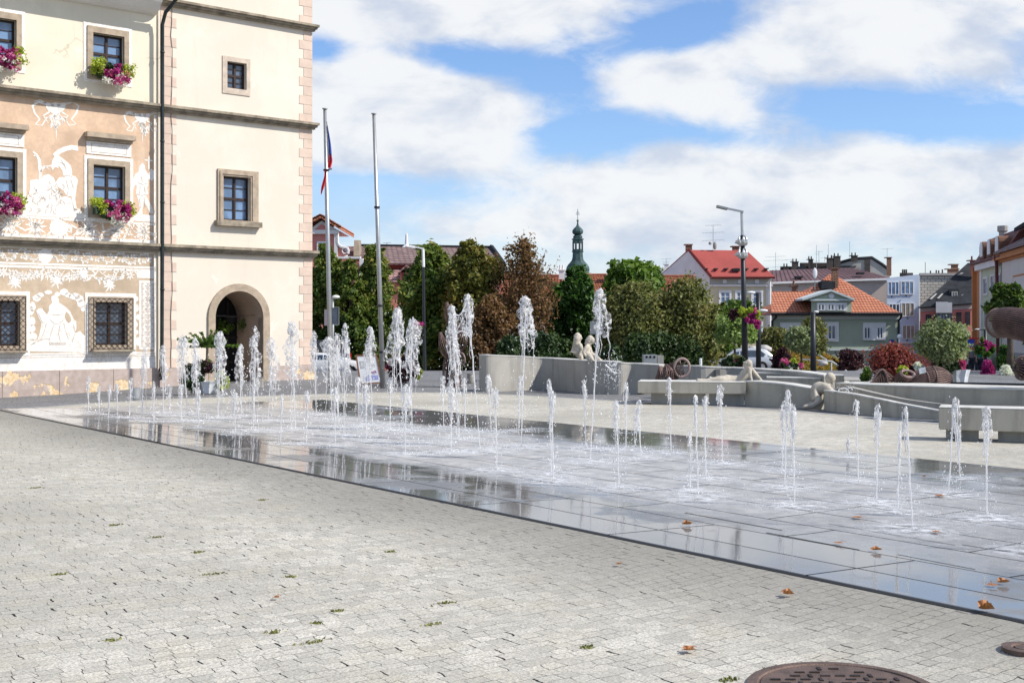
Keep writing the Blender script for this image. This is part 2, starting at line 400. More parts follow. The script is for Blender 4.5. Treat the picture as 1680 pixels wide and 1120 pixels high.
# manholes
M_iron = mk('rusty_iron', (.17, .115, .09), .62, .35, 9, .4, metal=.55, spec=.5)
M_irond = mk('iron_dark', (.05, .04, .038), .7, .3, 9, .3, metal=.4)
def manhole(px, py, r, label, n=16):
    c = G(px, py)
    zz = max(0, EYE*0)
    e_ = empty('manhole_cover', (c.x, c.y, 0), label, 'manhole cover')
    m = MB(); m.lathe((c.x, c.y, 0), [(r, -.01), (r, .012), (r-.02, .014), (r-.045, .014), (r-.05, .006), (r-.055, .006)], 64, caps=False); m.build('frame', M_iron, e_)
    m = MB(); m.lathe((c.x, c.y, 0), [(r-.062, -.01), (r-.062, .012), (.001, .013)], 64, caps=True); cv = m.build('lid', M_iron, e_)
    g = MB(); random.seed(3)
    s = .055*r/.42; k = int(r/s)
    for i in range(-k, k+1):
        for j in range(-k, k+1):
            x, y = (i+.5*(j % 2))*s*1.25, j*s*1.05
            if math.hypot(x, y) > r-.12: continue
            if random.random() < .22: continue
            a = random.choice((0, 0, 90)); dx, dy = (s*.40, s*.14) if a == 0 else (s*.14, s*.40)
            g.box(c.x+x-dx, c.x+x+dx, c.y+y-dy, c.y+y+dy, .0135, .0175)
    g.build('pattern', M_irond, e_)
    dd_ = NEARX-(c.x*D2.x+c.y*D2.y)-r*.6; e_.location.z = float(np.interp(dd_, (0, .25, .55, .9), (.044, .034, .017, 0)))
manhole(1383, 1131, .42, 'large round rusty manhole cover with square studs at the bottom edge of the paving')
manhole(1682, 1074, .11, 'small round iron valve cover set in the setts at the right edge')
# stone ring round the big manhole
# moss tufts
def rampz(x, y):
    a = NEARX-(x*D2.x+y*D2.y)
    return 0 if a < 0 else float(np.interp(a, (0, .25, .55, .9), (.044, .034, .017, 0)))
M_moss = leafmat('moss', [(.08, .09, .02), (.17, .18, .04), (.24, .23, .07)], 6, .1)
mb = MB(); random.seed(5)
for px, py, w_ in ((183, 1050, .05), (350, 941, .12), (476, 946, .06), (256, 881, .09), (96, 942, .08), (190, 861, .08), (730, 989, .1), (707, 1024, .09), (963, 1062, .08), (1266, 1097, .07), (450, 1037, .09), (512, 1053, .12), (520, 1022, .05), (325, 906, .06), (553, 1002, .06), (1196, 1115, .08), (60, 800, .1), (430, 820, .08), (640, 905, .06)):
    c = G(px, py); c.z = rampz(c.x, c.y)
    for i in range(46):
        s = random.gauss(0, w_*.4); p = c + D2*s*.9 + D1*random.uniform(-.018, .018)*(1+random.random())
        h = random.uniform(.004, .016); d = Vector((random.uniform(-1, 1), random.uniform(-1, 1), 0))*.009
        mb.add([p-d, p+d, p+Vector((random.uniform(-.012, .012), random.uniform(-.01, .01), h))], [(0, 1, 2)])
tag(mb.build('moss', M_moss), 'small tufts of green moss growing in the joints of the light setts', 'moss', kind='stuff')
# fallen leaves
M_leafd = leafmat('dry_leaf', [(.16, .05, .02), (.38, .16, .06), (.50, .27, .13)], 9, .15)
def leafobj(px, py, s, rot, curl, label):
    s *= .85; c = G(px, py); o = MB(); n = 22; bm_v = []
    for rr in (0, .45, 1.0):
        for k in range(n):
            a = 2*math.pi*k/n
            lob = (.55+.45*abs(math.cos(2.5*(a-.3))))*(1 if k % 2 else .86)
            r_ = s*rr*lob; z = curl*s*(rr**2)*(abs(math.sin(a+rot)))*.75+.012
            bm_v.append((r_*math.cos(a+rot), r_*math.sin(a+rot), z))
    o.v = bm_v
    for q in range(2):
        for k in range(n): o.f.append((q*n+k, q*n+(k+1) % n, (q+1)*n+(k+1) % n, (q+1)*n+k))
    ob = o.build('fallen_leaf', M_leafd); ob.location = (c.x, c.y, max(surf(c.x, c.y), rampz(c.x, c.y))+.004)
    st = MB(); st.tube([(0, 0, .012), (s*.6*math.cos(rot), s*.6*math.sin(rot), .03), (s*1.3*math.cos(rot), s*1.3*math.sin(rot), .02)], .0018, 5); st.build('stalk', M_leafd, ob)
    tag(ob, label, 'leaf', 'fallen leaves on the paving')
for a in ((1127, 868, .055, .3, .8, 'leftmost brown curled leaf on the wet slabs, before the thick open joints'),
          (1438, 909, .055, 1.2, .6, 'dark red-brown leaf on the wet slabs where two joints cross'),
          (1293, 985, .05, 2.2, .9, 'light brown folded leaf on the dry setts just below the fountain edge'),
          (1617, 1018, .06, .8, 1.2, 'large tan upright curled leaf beside the drain slot at the lower right'),
          (1407, 853, .06, .1, .15, 'flat orange leaf on the wet slabs under the water jets'),
          (1537, 877, .05, 2, .15, 'flat pale orange leaf on the wet slabs near the right edge'),
          (1543, 817, .07, 1, .2, 'flat brown leaf on the wet slabs before the rightmost bench'),
          (1645, 966, .05, .4, .8, 'small reddish standing leaf on the wet slabs at the far right'),
          (1628, 971, .05, 1.4, .1, 'thin flat brown leaf beside the small reddish standing leaf'),
          (1516, 785, .03, 1, .5, 'tiny dark leaf on the wet slabs behind the flat brown one'),
          (1376, 897, .05, 0, .1, 'thin dark brown leaf half drowned on the wet slabs'),
          (1015, 982-50, .03, .6, .4, 'tiny pinkish leaf on the dry setts in the middle'),
          (453, 984, .03, .6, .4, 'tiny pale pink leaf on the dry setts at lower left'),
          (1130, 1071, .05, .6, .5, 'pale dry leaf on the setts left of the large manhole')):
    leafobj(*a)
# ---------------------------------------------------------------- facades
class Fac:
    def __init__(s, px, Y, vpx=None, d=None, z0=0):
        s.C = Vector(((px-CX)/F*Y, Y, 0))
        if d is None: d = ((vpx-CX)/F, 1) if vpx else (1, 0)
        s.a = Vector((d[0], d[1], 0)).normalized(); s.n = Vector((s.a.y, -s.a.x, 0))
        if s.n.dot(s.C) > 0: s.n = -s.n
    def u(s, px):
        k = (px-CX)/F; return (k*s.C.y-s.C.x)/(s.a.x-k*s.a.y)
    def Yu(s, u): return s.C.y+u*s.a.y
    def uv(s, px, py):
        u = s.u(px); return u, EYE-(py-HY)/F*s.Yu(u)
    def P(s, u, v, d=0): return s.C+s.a*u+s.n*d+Vector((0, 0, v))
    def ubox(s, m, u0, u1, v0, v1, d0, d1): return m.obox(s.P(u0, v0, d0), s.a*(u1-u0), s.n*(d1-d0), (0, 0, v1-v0))
    def rect(s, x0, yt, x1, yb):
        u0, vt = s.uv(x0, yt); _, vb = s.uv(x0, yb); return u0, s.u(x1), vb, vt
    def pbox(s, m, x0, yt, x1, yb, d0, d1):
        u0, u1, v0, v1 = s.rect(x0, yt, x1, yb); return s.ubox(m, u0, u1, v0, v1, d0, d1)
    def ring(s, m, r, w, d0, d1, wb=None):        # frame of width w inside rect r=(u0,u1,v0,v1)
        u0, u1, v0, v1 = r; wb = w if wb is None else wb
        s.ubox(m, u0, u0+w, v0, v1, d0, d1); s.ubox(m, u1-w, u1, v0, v1, d0, d1)
        s.ubox(m, u0+w, u1-w, v1-w, v1, d0, d1)
        if wb > 0: s.ubox(m, u0+w, u1-w, v0, v0+wb, d0, d1)
        return m
    def ringo(s, m, ro, ri, d0, d1):
        a0, a1, b0, b1 = ro; c0, c1, e0, e1 = ri
        s.ubox(m, a0, c0, b0, b1, d0, d1); s.ubox(m, c1, a1, b0, b1, d0, d1)
        s.ubox(m, c0, c1, e1, b1, d0, d1); s.ubox(m, c0, c1, b0, e0, d0, d1); return m
def wallholes(f, m, u0, u1, v0, v1, holes, depth, d=0):
    us = sorted(set([u0, u1]+[h[0] for h in holes]+[h[1] for h in holes]))
    vs = sorted(set([v0, v1]+[h[2] for h in holes]+[h[3] for h in holes]))
    for i in range(len(us)-1):
        for j in range(len(vs)-1):
            a, b, c, e = us[i], us[i+1], vs[j], vs[j+1]; cu, cv = (a+b)/2, (c+e)/2
            if any(h[0] < cu < h[1] and h[2] < cv < h[3] for h in holes): continue
            m.quad(f.P(a, c, d), f.P(b, c, d), f.P(b, e, d), f.P(a, e, d))
    for h in holes:
        a, b, c, e = h[:4]; q = d-depth
        m.quad(f.P(a, c, d), f.P(a, e, d), f.P(a, e, q), f.P(a, c, q)); m.quad(f.P(b, c, d), f.P(b, c, q), f.P(b, e, q), f.P(b, e, d))
        m.quad(f.P(a, e, d), f.P(b, e, d), f.P(b, e, q), f.P(a, e, q)); m.quad(f.P(a, c, d), f.P(a, c, q), f.P(b, c, q), f.P(b, c, d))
M_glass = glassmat('window_glass', (.10, .14, .20)); M_glassb = glassmat('window_glass_blue', (.16, .26, .42), .05)
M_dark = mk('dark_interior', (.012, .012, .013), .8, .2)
M_wframe = mk('brown_frame', (.035, .018, .012), .55, .3, 8)
M_white = mk('white_paint', (.72, .73, .74), .6, .08, 3)
# ================================================================ TOWN HALL
TH = Fac(510, 39.5, vpx=3300)
hall = empty('town_hall', TH.P(-8, -.2, 0), 'cream town hall with square tower, arched doorway and white figures on its tan wing', 'building')
def plaster(name, col):
    m, t, b = newmat(name); co = t.n('ShaderNodeTexCoord').outputs['Object']
    n1_ = t.noise(co, .45, 6, .6, .4); n2_ = t.noise(co, 2.2, 6, .65); fi = t.noise(co, 45, 3, .6)
    c = t.mix(t.ramp(n1_, .35, .68), tuple(x*.93 for x in col), tuple(min(1, x*1.05) for x in col))
    mp = t.n('ShaderNodeMapping', i={0: co}); mp.inputs['Scale'].default_value = (2.2, 2.2, .22)
    c = t.mix(t.m('MULTIPLY', t.ramp(t.noise(mp.outputs[0], 1.5, 7, .68), .52, .80), .30), c, (col[0]*.70, col[1]*.68, col[2]*.66))
    c = t.mix(t.m('MULTIPLY', t.ramp(t.noise(co, .9, 7, .7, .6), .63, .66), .35), c, (.80, .76, .69))        # lime repairs
    wv_ = t.n('ShaderNodeVectorMath', operation='ADD', i={0: co}); nn = t.n('ShaderNodeTexNoise', i={'Vector': co}); nn.inputs['Scale'].default_value = 1.8; nn.inputs['Detail'].default_value = 6
    sc_ = t.n('ShaderNodeVectorMath', operation='SCALE', i={0: nn.outputs['Color']}); sc_.inputs['Scale'].default_value = .9; t.link(sc_.outputs[0], wv_.inputs[1])
    vo = t.n('ShaderNodeTexVoronoi', i={'Vector': wv_.outputs[0]}); vo.feature = 'DISTANCE_TO_EDGE'; vo.inputs['Scale'].default_value = .55
    ck = t.m('MULTIPLY', t.m('SUBTRACT', 1.0, t.ramp(vo.outputs['Distance'], .004, .016)), t.ramp(t.noise(co, .35, 3), .56, .66))
    c = t.mix(t.m('MULTIPLY', ck, .55), c, (col[0]*.5, col[1]*.42, col[2]*.34))
    t.link(c, b.inputs['Base Color']); b.inputs['Roughness'].default_value = .92; b.inputs['Specular IOR Level'].default_value = .2
    bn = t.n('ShaderNodeBump', i={'Height': t.m('ADD', fi, t.m('MULTIPLY', n2_, 2.0)), 'Strength': .22}); bn.inputs['Distance'].default_value = .012; t.link(bn.outputs[0], b.inputs['Normal'])
    return m
def limewhite():
    m, t, b = newmat('lime_white'); co = t.n('ShaderNodeTexCoord').outputs['Object']
    def lines(sc, wdt, dist):
        nn = t.n('ShaderNodeTexNoise', i={'Vector': co}); nn.inputs['Scale'].default_value = sc*.6; nn.inputs['Detail'].default_value = 3
        s_ = t.n('ShaderNodeVectorMath', operation='SCALE', i={0: nn.outputs['Color']}); s_.inputs['Scale'].default_value = dist
        a_ = t.n('ShaderNodeVectorMath', operation='ADD', i={0: co, 1: s_.outputs[0]})
        vo = t.n('ShaderNodeTexVoronoi', i={'Vector': a_.outputs[0]}); vo.feature = 'DISTANCE_TO_EDGE'; vo.inputs['Scale'].default_value = sc
        return t.m('SUBTRACT', 1.0, t.ramp(vo.outputs['Distance'], wdt*.4, wdt))
    c = t.mix(t.ramp(t.noise(co, 3, 5), .3, .7), (.76, .72, .66), (.84, .81, .76))
    c = t.mix(t.m('MULTIPLY', lines(4.5, .055, .5), .45), c, (.50, .43, .36)); c = t.mix(t.m('MULTIPLY', lines(10, .07, .3), .28), c, (.50, .44, .38))
    c = t.mix(t.m('MULTIPLY', t.ramp(t.noise(co, 2.5, 7, .7), .56, .72), .45), c, (.64, .52, .41))
    t.link(c, b.inputs['Base Color']); b.inputs['Roughness'].default_value = .92; return m
M_cream = plaster('cream_plaster', (.70, .63, .53))
M_creamw = plaster('cream_wing_plaster', (.71, .645, .51))
M_stone = mk('sandstone_frame', (.41, .33, .245), .85, .25, 5, .35, stain=.25)
M_corn = mk('cornice_stone', (.33, .28, .21), .9, .4, 3.5, .5, stain=.55, tint=(.08, .075, .06))
M_quoin = mk('quoin_plaster', (.62, .49, .40), .9, .12, 2, .1)
M_tan = mk('scratched_tan', (.60, .43, .30), .9, .20, 1.1, .15, bscale=30, stain=.5, tint=(.70, .56, .42))
M_tan2 = mk('scratched_tan_lower', (.51, .40, .285), .9, .20, 1.3, .15, bscale=30, stain=.35, tint=(.62, .54, .44))
M_sg = limewhite()
M_sgl = mk('scratch_line', (.52, .46, .40), .9, .2, 6)
def plinthmat():
    m, t, b = newmat('peeling_plinth'); co = t.n('ShaderNodeTexCoord').outputs['Object']
    z = t.n('ShaderNodeSeparateXYZ', i={0: co}).outputs[2]
    n_ = t.noise(co, 1.5, 7, .62, .3); low = t.ramp(z, 1.0, .1)
    pk = t.ramp(t.m('ADD', n_, t.m('MULTIPLY', low, .16)), .655, .675)
    c = t.mix(t.ramp(t.noise(co, 5, 4), .3, .7), (.36, .29, .25), (.45, .37, .33))
    c = t.mix(pk, c, t.mix(t.ramp(t.noise(co, 12, 4), .3, .7), (.56, .38, .19), (.72, .60, .42)))
    t.link(c, b.inputs['Base Color']); b.inputs['Roughness'].default_value = .9
    bn = t.n('ShaderNodeBump', i={'Height': pk, 'Strength': .6}); bn.inputs['Distance'].default_value = -.02; t.link(bn.outputs[0], b.inputs['Normal'])
    return m
M_pl = plinthmat()
uL = TH.u(-700); uJ = TH.u(258.5); uR = 0.0
def vat(px, py): return TH.uv(px, py)[1]
v_pl = vat(0, 608.7); v_c3 = vat(0, 388.8); v_c3b = vat(0, 398); v_c2 = vat(0, 141.8); v_c2b = vat(0, 151.5); v_c1 = vat(0, -47.4); v_c1b = v_c1-.17
v_eave = vat(250, 26)
# windows (stone rect, opening rect)
def shiftr(r, du): return (r[0]+du, r[1]+du, r[2], r[3])
DU = TH.u(36.8)-TH.u(212.5)
top_f = TH.rect(142.5, 42, 210.7, 129); top_o = TH.rect(151.8, 53.6, 203, 117.5)
mid_f = TH.rect(143.6, 260, 212.5, 357); mid_o = TH.rect(152.5, 270, 204.3, 342)
bot_f = TH.rect(145, 486, 217.5, 577); bot_o = TH.rect(155.5, 495, 208, 566)
wing_holes = []
for k in range(3):
    for o_ in (top_o, mid_o, bot_o): wing_holes.append(shiftr(o_, DU*k))
TS_f = TH.rect(363.2, 92, 408.6, 153); TS_o = TH.rect(371, 101, 402.5, 144.6)
TL_f = TH.rect(355, 277, 421.4, 364); TL_o = TH.rect(364, 288.6, 408.6, 361)
m = MB(); wallholes(TH, m, uL, uJ, v_pl-.3, v_eave+.1, wing_holes, .28); m.build('wing_wall', M_creamw, hall)
# tower wall with arch
ai0, ai1 = TH.u(350.7), TH.u(429); ar = (ai1-ai0)/2; ac = (ai0+ai1)/2; a_top = TH.uv(388, 477.5)[1]; a_sp = a_top-ar
dT = .06
m = MB(); wallholes(TH, m, uJ, uR, v_pl-.6, 17.5, [TS_o, TL_o, (ai0, ai1, -.6, a_top)], .3, dT)
# remove the arch hole's reveal by building our own; spandrels
N = 20
for i in range(N):
    a1, a2 = math.pi*i/N, math.pi*(i+1)/N
    p1 = (ac-ar*math.cos(a1), a_sp+ar*math.sin(a1)); p2 = (ac-ar*math.cos(a2), a_sp+ar*math.sin(a2))
    m.quad(TH.P(p1[0], p1[1], dT), TH.P(p2[0], p2[1], dT), TH.P(p2[0], a_top, dT), TH.P(p1[0], a_top, dT))
dpt = 1.7
# right and back sides
for (ua, ub, vt_) in ((uJ, uR, 17.5),):
    m.quad(TH.P(uR, -.6, dT), TH.P(uR, -.6, -7), TH.P(uR, vt_, -7), TH.P(uR, vt_, dT)); m.quad(TH.P(ua, -.6, dT), TH.P(ua, vt_, dT), TH.P(ua, vt_, -7), TH.P(ua, -.6, -7))
    m.quad(TH.P(ua, -.6, -7), TH.P(ub, -.6, -7), TH.P(ub, vt_, -7), TH.P(ua, vt_, -7)); m.quad(TH.P(ua, vt_, dT), TH.P(ub, vt_, dT), TH.P(ub, vt_, -7), TH.P(ua, vt_, -7))
m.build('tower_wall', M_cream, hall)
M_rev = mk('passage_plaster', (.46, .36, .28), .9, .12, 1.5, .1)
m = MB(); pts = [(ai0, -.5), (ai0, a_sp)]+[(ac-ar*math.cos(math.pi*i/N), a_sp+ar*math.sin(math.pi*i/N)) for i in range(1, N)]+[(ai1, a_sp), (ai1, -.5)]
for i in range(len(pts)-1):
    (a, b), (c, e) = pts[i], pts[i+1]; m.quad(TH.P(a, b, dT), TH.P(c, e, dT), TH.P(c, e, -dpt), TH.P(a, b, -dpt))
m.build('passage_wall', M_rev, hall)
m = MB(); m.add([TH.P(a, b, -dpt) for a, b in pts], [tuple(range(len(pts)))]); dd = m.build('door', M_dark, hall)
m = MB()
for k in (.22, .5, .78): TH.ubox(m, ai0+(ai1-ai0)*k-.04, ai0+(ai1-ai0)*k+.04, -.3, a_sp+.5, -dpt+.02, -dpt+.06)
for v in (.5, 1.3, 2.0): TH.ubox(m, ai0, ai1, v, v+.08, -dpt+.02, -dpt+.05)
m.build('door_rail', mk('dark_wood', (.03, .022, .018), .6, .3, 8), hall)
m = MB(); aro = ar+.23; K = []
for i in range(N+1):
    a_ = math.pi*i/N; K.append(((ac-ar*math.cos(a_), a_sp+ar*math.sin(a_)), (ac-aro*math.cos(a_), a_sp+aro*math.sin(a_))))
K = [((ai0, -.4), (ai0-.23, -.4))]+K+[((ai1, -.4), (ai1+.23, -.4))]
for i in range(len(K)-1):
    (i0, o0), (i1, o1) = K[i], K[i+1]
    m.hexa([TH.P(*i0, dT-.03), TH.P(*i1, dT-.03), TH.P(*o1, dT-.03), TH.P(*o0, dT-.03)], [TH.P(*i0, dT+.07), TH.P(*i1, dT+.07), TH.P(*o1, dT+.07), TH.P(*o0, dT+.07)])
m.build('door_arch', M_stone, hall)
# plinth
m = MB(); TH.ubox(m, uL, uJ+.02, -1, v_pl, -.1, .07); TH.ubox(m, uJ+.02, ai0-.24, -1, v_pl-.01, -.1, dT+.07); TH.ubox(m, ai1+.24, uR+.08, -1, v_pl-.01, -.1, dT+.07)
m.build('plinth', M_pl, hall)
m = MB()
for k in range(26):
    uu = uL+k*1.55
    if uu < uJ: TH.ubox(m, uu, uu+.012, -.9, v_pl-.004, .068, .073)
m.build('plinth_joint', mk('joint_dark', (.14, .10, .08), .9, .1), hall)
# cornices
def cornice(v1, v0, u0, u1, dd_, p=.26):
    m = MB(); h = v1-v0
    for (a, b, c, e) in ((v0, v0+h*.30, 0, p*.45), (v0+h*.30, v0+h*.62, 0, p*.75), (v0+h*.62, v1, 0, p)):
        TH.ubox(m, u0, u1+(e*.55 if u1 == uR else 0), a, b, dd_-.02, dd_+e)
    return m
for vt_, vb_, uu in ((v_c3, v_c3-.22, uL), (v_c2, v_c2-.20, uL), (v_c1, v_c1-.19, uJ-.15), (vat(0, -47.4)+3.6, vat(0, -47.4)+3.4, uJ-.15)):
    mm = cornice(vt_, vb_, uu, uR, dT); mm.build('cornice', M_corn, hall)
# quoins
m = MB(); m2 = MB(); v = v_pl-.0; i = 0; hq = .29
levels = [(v_pl, v_c3-.24), (v_c3, v_c2-.22), (v_c2, v_c1-.21), (v_c1, 17)]
for lo, hi in levels:
    v = lo; n_ = max(1, round((hi-lo)/hq)); st = (hi-lo)/n_
    for k in range(n_):
        wL = (.34 if k % 2 else .50); wR = (.30 if k % 2 else .46)
        TH.ubox(m, uJ+.06, uJ+.06+wL, v+.006, v+st-.006, dT-.02, dT+.012)
        TH.ubox(m2, -wR, .014, v+.006, v+st-.006, dT-.02, dT+.012); v += st
m.build('quoins', M_quoin, hall); m2.build('quoins', M_quoin, hall)
m = MB()
for lo, hi in levels:
    n_ = max(1, round((hi-lo)/hq)); st = (hi-lo)/n_; v = lo
    for k in range(n_):
        wL = (.34 if k % 2 else .50); wR = (.30 if k % 2 else .46)
        TH.ubox(m, uJ+.06, uJ+.06+wL+.02, v-.008, v+.006, dT-.02, dT+.004); TH.ubox(m, -wR-.02, .006, v-.008, v+.006, dT-.02, dT+.004); v += st
m.build('quoin_joint', M_sgl, hall)
m = MB(); rng = random.Random(4); q = []
v = v_pl-.1
while v < 13: q.append(TH.P(uJ+.40+.03*rng.uniform(-1, 1), v, dT+.03)); v += .4
m.tube(q, .008, 5); m.build('lightning_wire', M_dark, hall)
# eave cove and roof of the wing
m = MB(); pr = [(0, v_eave), (.12, v_eave+.02), (.30, v_eave+.12), (.52, v_eave+.30), (.72, v_eave+.55), (.80, v_eave+.72), (.95, v_eave+.74), (.95, v_eave+.9), (0, v_eave+.9)]
A_ = [TH.P(uL, b, a) for a, b in pr]; B_ = [TH.P(uJ-.08, b, a) for a, b in pr]
m.add(A_+B_, [(i, (i+1) % 9, 9+(i+1) % 9, 9+i) for i in range(9)]+[tuple(range(9)), tuple(range(9, 18))[::-1]])
m.build('eave_cove', mk('cove_white', (.72, .70, .66), .9, .06, 1.5), hall)
m = MB(); m.quad(TH.P(uL, v_eave+.92, 1.1), TH.P(uJ, v_eave+.92, 1.1), TH.P(uJ, v_eave+5, -4), TH.P(uL, v_eave+5, -4)); m.quad(TH.P(uL, v_eave+5, -4), TH.P(uJ, v_eave+5, -4), TH.P(uJ, v_eave+.9, -9), TH.P(uL, v_eave+.9, -9))
m.quad(TH.P(uL, -1, -9), TH.P(uJ, -1, -9), TH.P(uJ, v_eave+.9, -9), TH.P(uL, v_eave+.9, -9)); m.quad(TH.P(uL, -1, 0), TH.P(uL, -1, -9), TH.P(uL, v_eave+.9, -9), TH.P(uL, v_eave+.9, 0))
m.build('wing_roof', mk('red_tiles_old', (.30, .12, .07), .8, .3, 6, .4), hall)
# gutter + downpipe
M_zinc = mk('dark_zinc', (.035, .045, .045), .45, .3, 4, .1, metal=.6, spec=.5)
m = MB(); m.tube([TH.P(uL, v_eave+.83, 1.12), TH.P(uJ+.5, v_eave+.80, 1.12)], .09, 10); m.build('gutter', M_zinc, hall)
m = MB(); ud = uJ+.02
m.tube([TH.P(ud+.35, v_eave+.8, 1.1), TH.P(ud+.3, v_eave+.55, .95), TH.P(ud+.05, v_eave+.05, .42), TH.P(ud, v_eave-.3, .30), TH.P(ud, v_c2, .30), TH.P(ud, v_c3, .30), TH.P(ud, v_pl, .26), TH.P(ud, v_pl-.05, .26)], .055, 10)
for v in (v_pl+.6, v_pl+2.3, v_c3+1.2, v_c3+3, v_c2+1.5): m.lathe(TH.P(ud, v, .30), [(.07, 0), (.07, .05)], 10)
m.build('downpipe', M_zinc, hall, smooth=True)
m = MB(); m.tube([TH.P(ud, v_pl-.35, .26), TH.P(ud, v_pl+.55, .27)], .075, 10); m.build('downpipe_shoe', M_irond, hall)
# windows
def casement(f, r, d, parent, sash=M_wframe, glass=M_glassb, bars=(1, 2, 3), half=.5, name='window', curtain=True):
    u0, u1, v0, v1 = r
    m = MB(); f.ring(m, r, .055, d, d+.06); mid = (u0+u1)/2; f.ubox(m, mid-.035, mid+.035, v0+.05, v1-.05, d+.01, d+.07)
    vm = v0+(v1-v0)*half; f.ubox(m, u0+.05, mid-.035, vm-.035, vm+.035, d+.005, d+.065); f.ubox(m, mid+.035, u1-.05, vm-.035, vm+.035, d+.005, d+.065)
    for k in (1, 3):
        vb = v0+(v1-v0)*k/4; f.ubox(m, u0+.05, mid-.035, vb-.010, vb+.010, d+.005, d+.05); f.ubox(m, mid+.035, u1-.05, vb-.010, vb+.010, d+.005, d+.05)
    w_ = m.build(name, sash, parent)
    m = MB(); f.ubox(m, u0+.03, u1-.03, v0+.03, v1-.03, d-.02, d+.02); m.build('pane', glass, w_)
    return w_
def wing_window(fr, op, du, row):
    fr = shiftr(fr, du); op = shiftr(op, du)
    if row == 'bot':
        wd__ = casement(TH, op, -.20, hall, glass=M_glass)
    else: wd__ = casement(TH, op, -.20, hall)
    m = MB(); TH.ringo(m, fr, op, -.05, .06); m.build('window_surround', M_stone, wd__)
    wl = (fr[0]-.10, fr[1]+.10, fr[2]-.09, fr[3]+.10)
    m = MB(); TH.ringo(m, wl, fr, -.02, .022 if row != 'top' else .018); m.build('white_band', M_sg, wd__)
    if row == 'mid':
        m = MB(); u0, u1, v0, v1 = fr; TH.ubox(m, u0-.04, u1+.04, v1+.52, v1+.60, 0, .14); TH.ubox(m, u0-.10, u1+.10, v1+.60, v1+.74, 0, .26); m.build('hood', M_stone, wd__)
        m = MB(); TH.ubox(m, u0-.04, u1+.04, v1+.14, v1+.50, -.02, .03); m.build('hood_panel', M_sg, wd__)
        m = MB(); TH.ring(m, (u0+.10, u1-.10, v1+.20, v1+.45), .012, .028, .036); m.build('hood_line', M_sgl, wd__)
    if row == 'bot':     # diagonal iron grille standing proud
        m = MB(); u0, u1, v0, v1 = fr[0]+.06, fr[1]-.06, fr[2]+.07, fr[3]-.05; s_ = .16; dg = .22
        wv, hv = u1-u0, v1-v0
        def clip(sgn):
            c = -hv
            while c < wv+hv:
                # line u = c + t , v = t (sgn>0) or v = hv - t
                t0 = max(0, -c); t1 = min(hv, wv-c)
                if t1 > t0+.02:
                    a = (u0+c+t0, v0+t0 if sgn > 0 else v1-t0); b = (u0+c+t1, v0+t1 if sgn > 0 else v1-t1)
                    m.tube([TH.P(*a, dg), TH.P(*b, dg)], .0095, 4, False)
                c += s_
        clip(1); clip(-1)
        TH.ring(m, (u0, u1, v0, v1), .02, dg-.012, dg+.012)
        for uu, vv in ((u0, v0), (u1, v0), (u0, v1), (u1, v1)): m.tube([TH.P(uu, vv, 0), TH.P(uu, vv, dg)], .012, 4)
        m.build('grille', mk('grille_iron', (.07, .055, .05), .6, .3, 6, metal=.5) if 'grille_iron' not in MATS else MATS['grille_iron'], wd__)
        m = MB(); TH.ubox(m, fr[0]+.03, fr[1]-.03, fr[2]+.005, fr[2]+.05, .061, .30); m.build('grille_sill', M_corn, wd__)
    return wd__
for k in range(3):
    wing_window(top_f, top_o, DU*k, 'top'); wing_window(mid_f, mid_o, DU*k, 'mid'); wing_window(bot_f, bot_o, DU*k, 'bot')
w_ = casement(TH, TS_o, -.14, hall, glass=M_glass); m = MB(); TH.ringo(m, TS_f, TS_o, dT-.02, dT+.03); m.build('window_surround', mk('pale_stone', (.56, .47, .38), .85, .2, 5, .3), w_)
w_ = casement(TH, TL_o, -.14, hall); m = MB(); TH.ringo(m, TL_f, TL_o, dT-.02, dT+.06)
g = .06; TH.ringo(m, (TL_f[0]+g, TL_f[1]-g, TL_f[2], TL_f[3]-g), (TL_o[0]-.05, TL_o[1]+.05, TL_o[2], TL_o[3]+.05), dT+.06, dT+.09); m.build('window_surround', M_stone, w_)
m = MB(); TH.ubox(m, TL_f[0]-.09, TL_f[1]+.06, TL_f[2]-.12, TL_f[2]+.04, dT-.02, dT+.20); m.build('sill', M_corn, w_)
# ---- scratched decoration
e4 = .004
m = MB(); TH.ubox(m, uL, uJ-.03, v_c3+.02, v_c2-.22, -.02, .006)
# cut-outs: build with holes instead
def panel(u0, u1, v0, v1, holes, d, mat, name):
    m = MB(); wallholes(TH, m, u0, u1, v0, v1, holes, .004, d); return m.build(name, mat, hall)
panel(uL, uJ-.05, v_c3+.02, v_c2-.21, [shiftr(mid_f, DU*k) for k in range(3)], .006, M_tan, 'upper_scratched_panel')
panel(uL, uJ-.05, v_pl+.02, v_c3-.24, [shiftr(bot_f, DU*k) for k in range(3)], .006, M_tan2, 'lower_scratched_panel')
DEC = MB(); LIN = MB()
def poly_uv(mb, pts, d0=.006, d1=.011):
    # triangulated fan by tessellation
    from mathutils.geometry import tessellate_polygon
    P3 = [Vector((a, b, 0)) for a, b in pts]
    tr = tessellate_polygon([P3]); n = len(pts)
    base = len(mb.v); mb.v += [tuple(TH.P(a, b, d1)) for a, b in pts]+[tuple(TH.P(a, b, d0-.003)) for a, b in pts]
    for t_ in tr: mb.f.append(tuple(base+i for i in t_))
    for i in range(n): mb.f.append((base+i, base+(i+1) % n, base+n+(i+1) % n, base+n+i))
def ppoly(pts, mb=None, d1=.011): poly_uv(mb or DEC, [TH.uv(a, b) for a, b in pts], .006, d1)
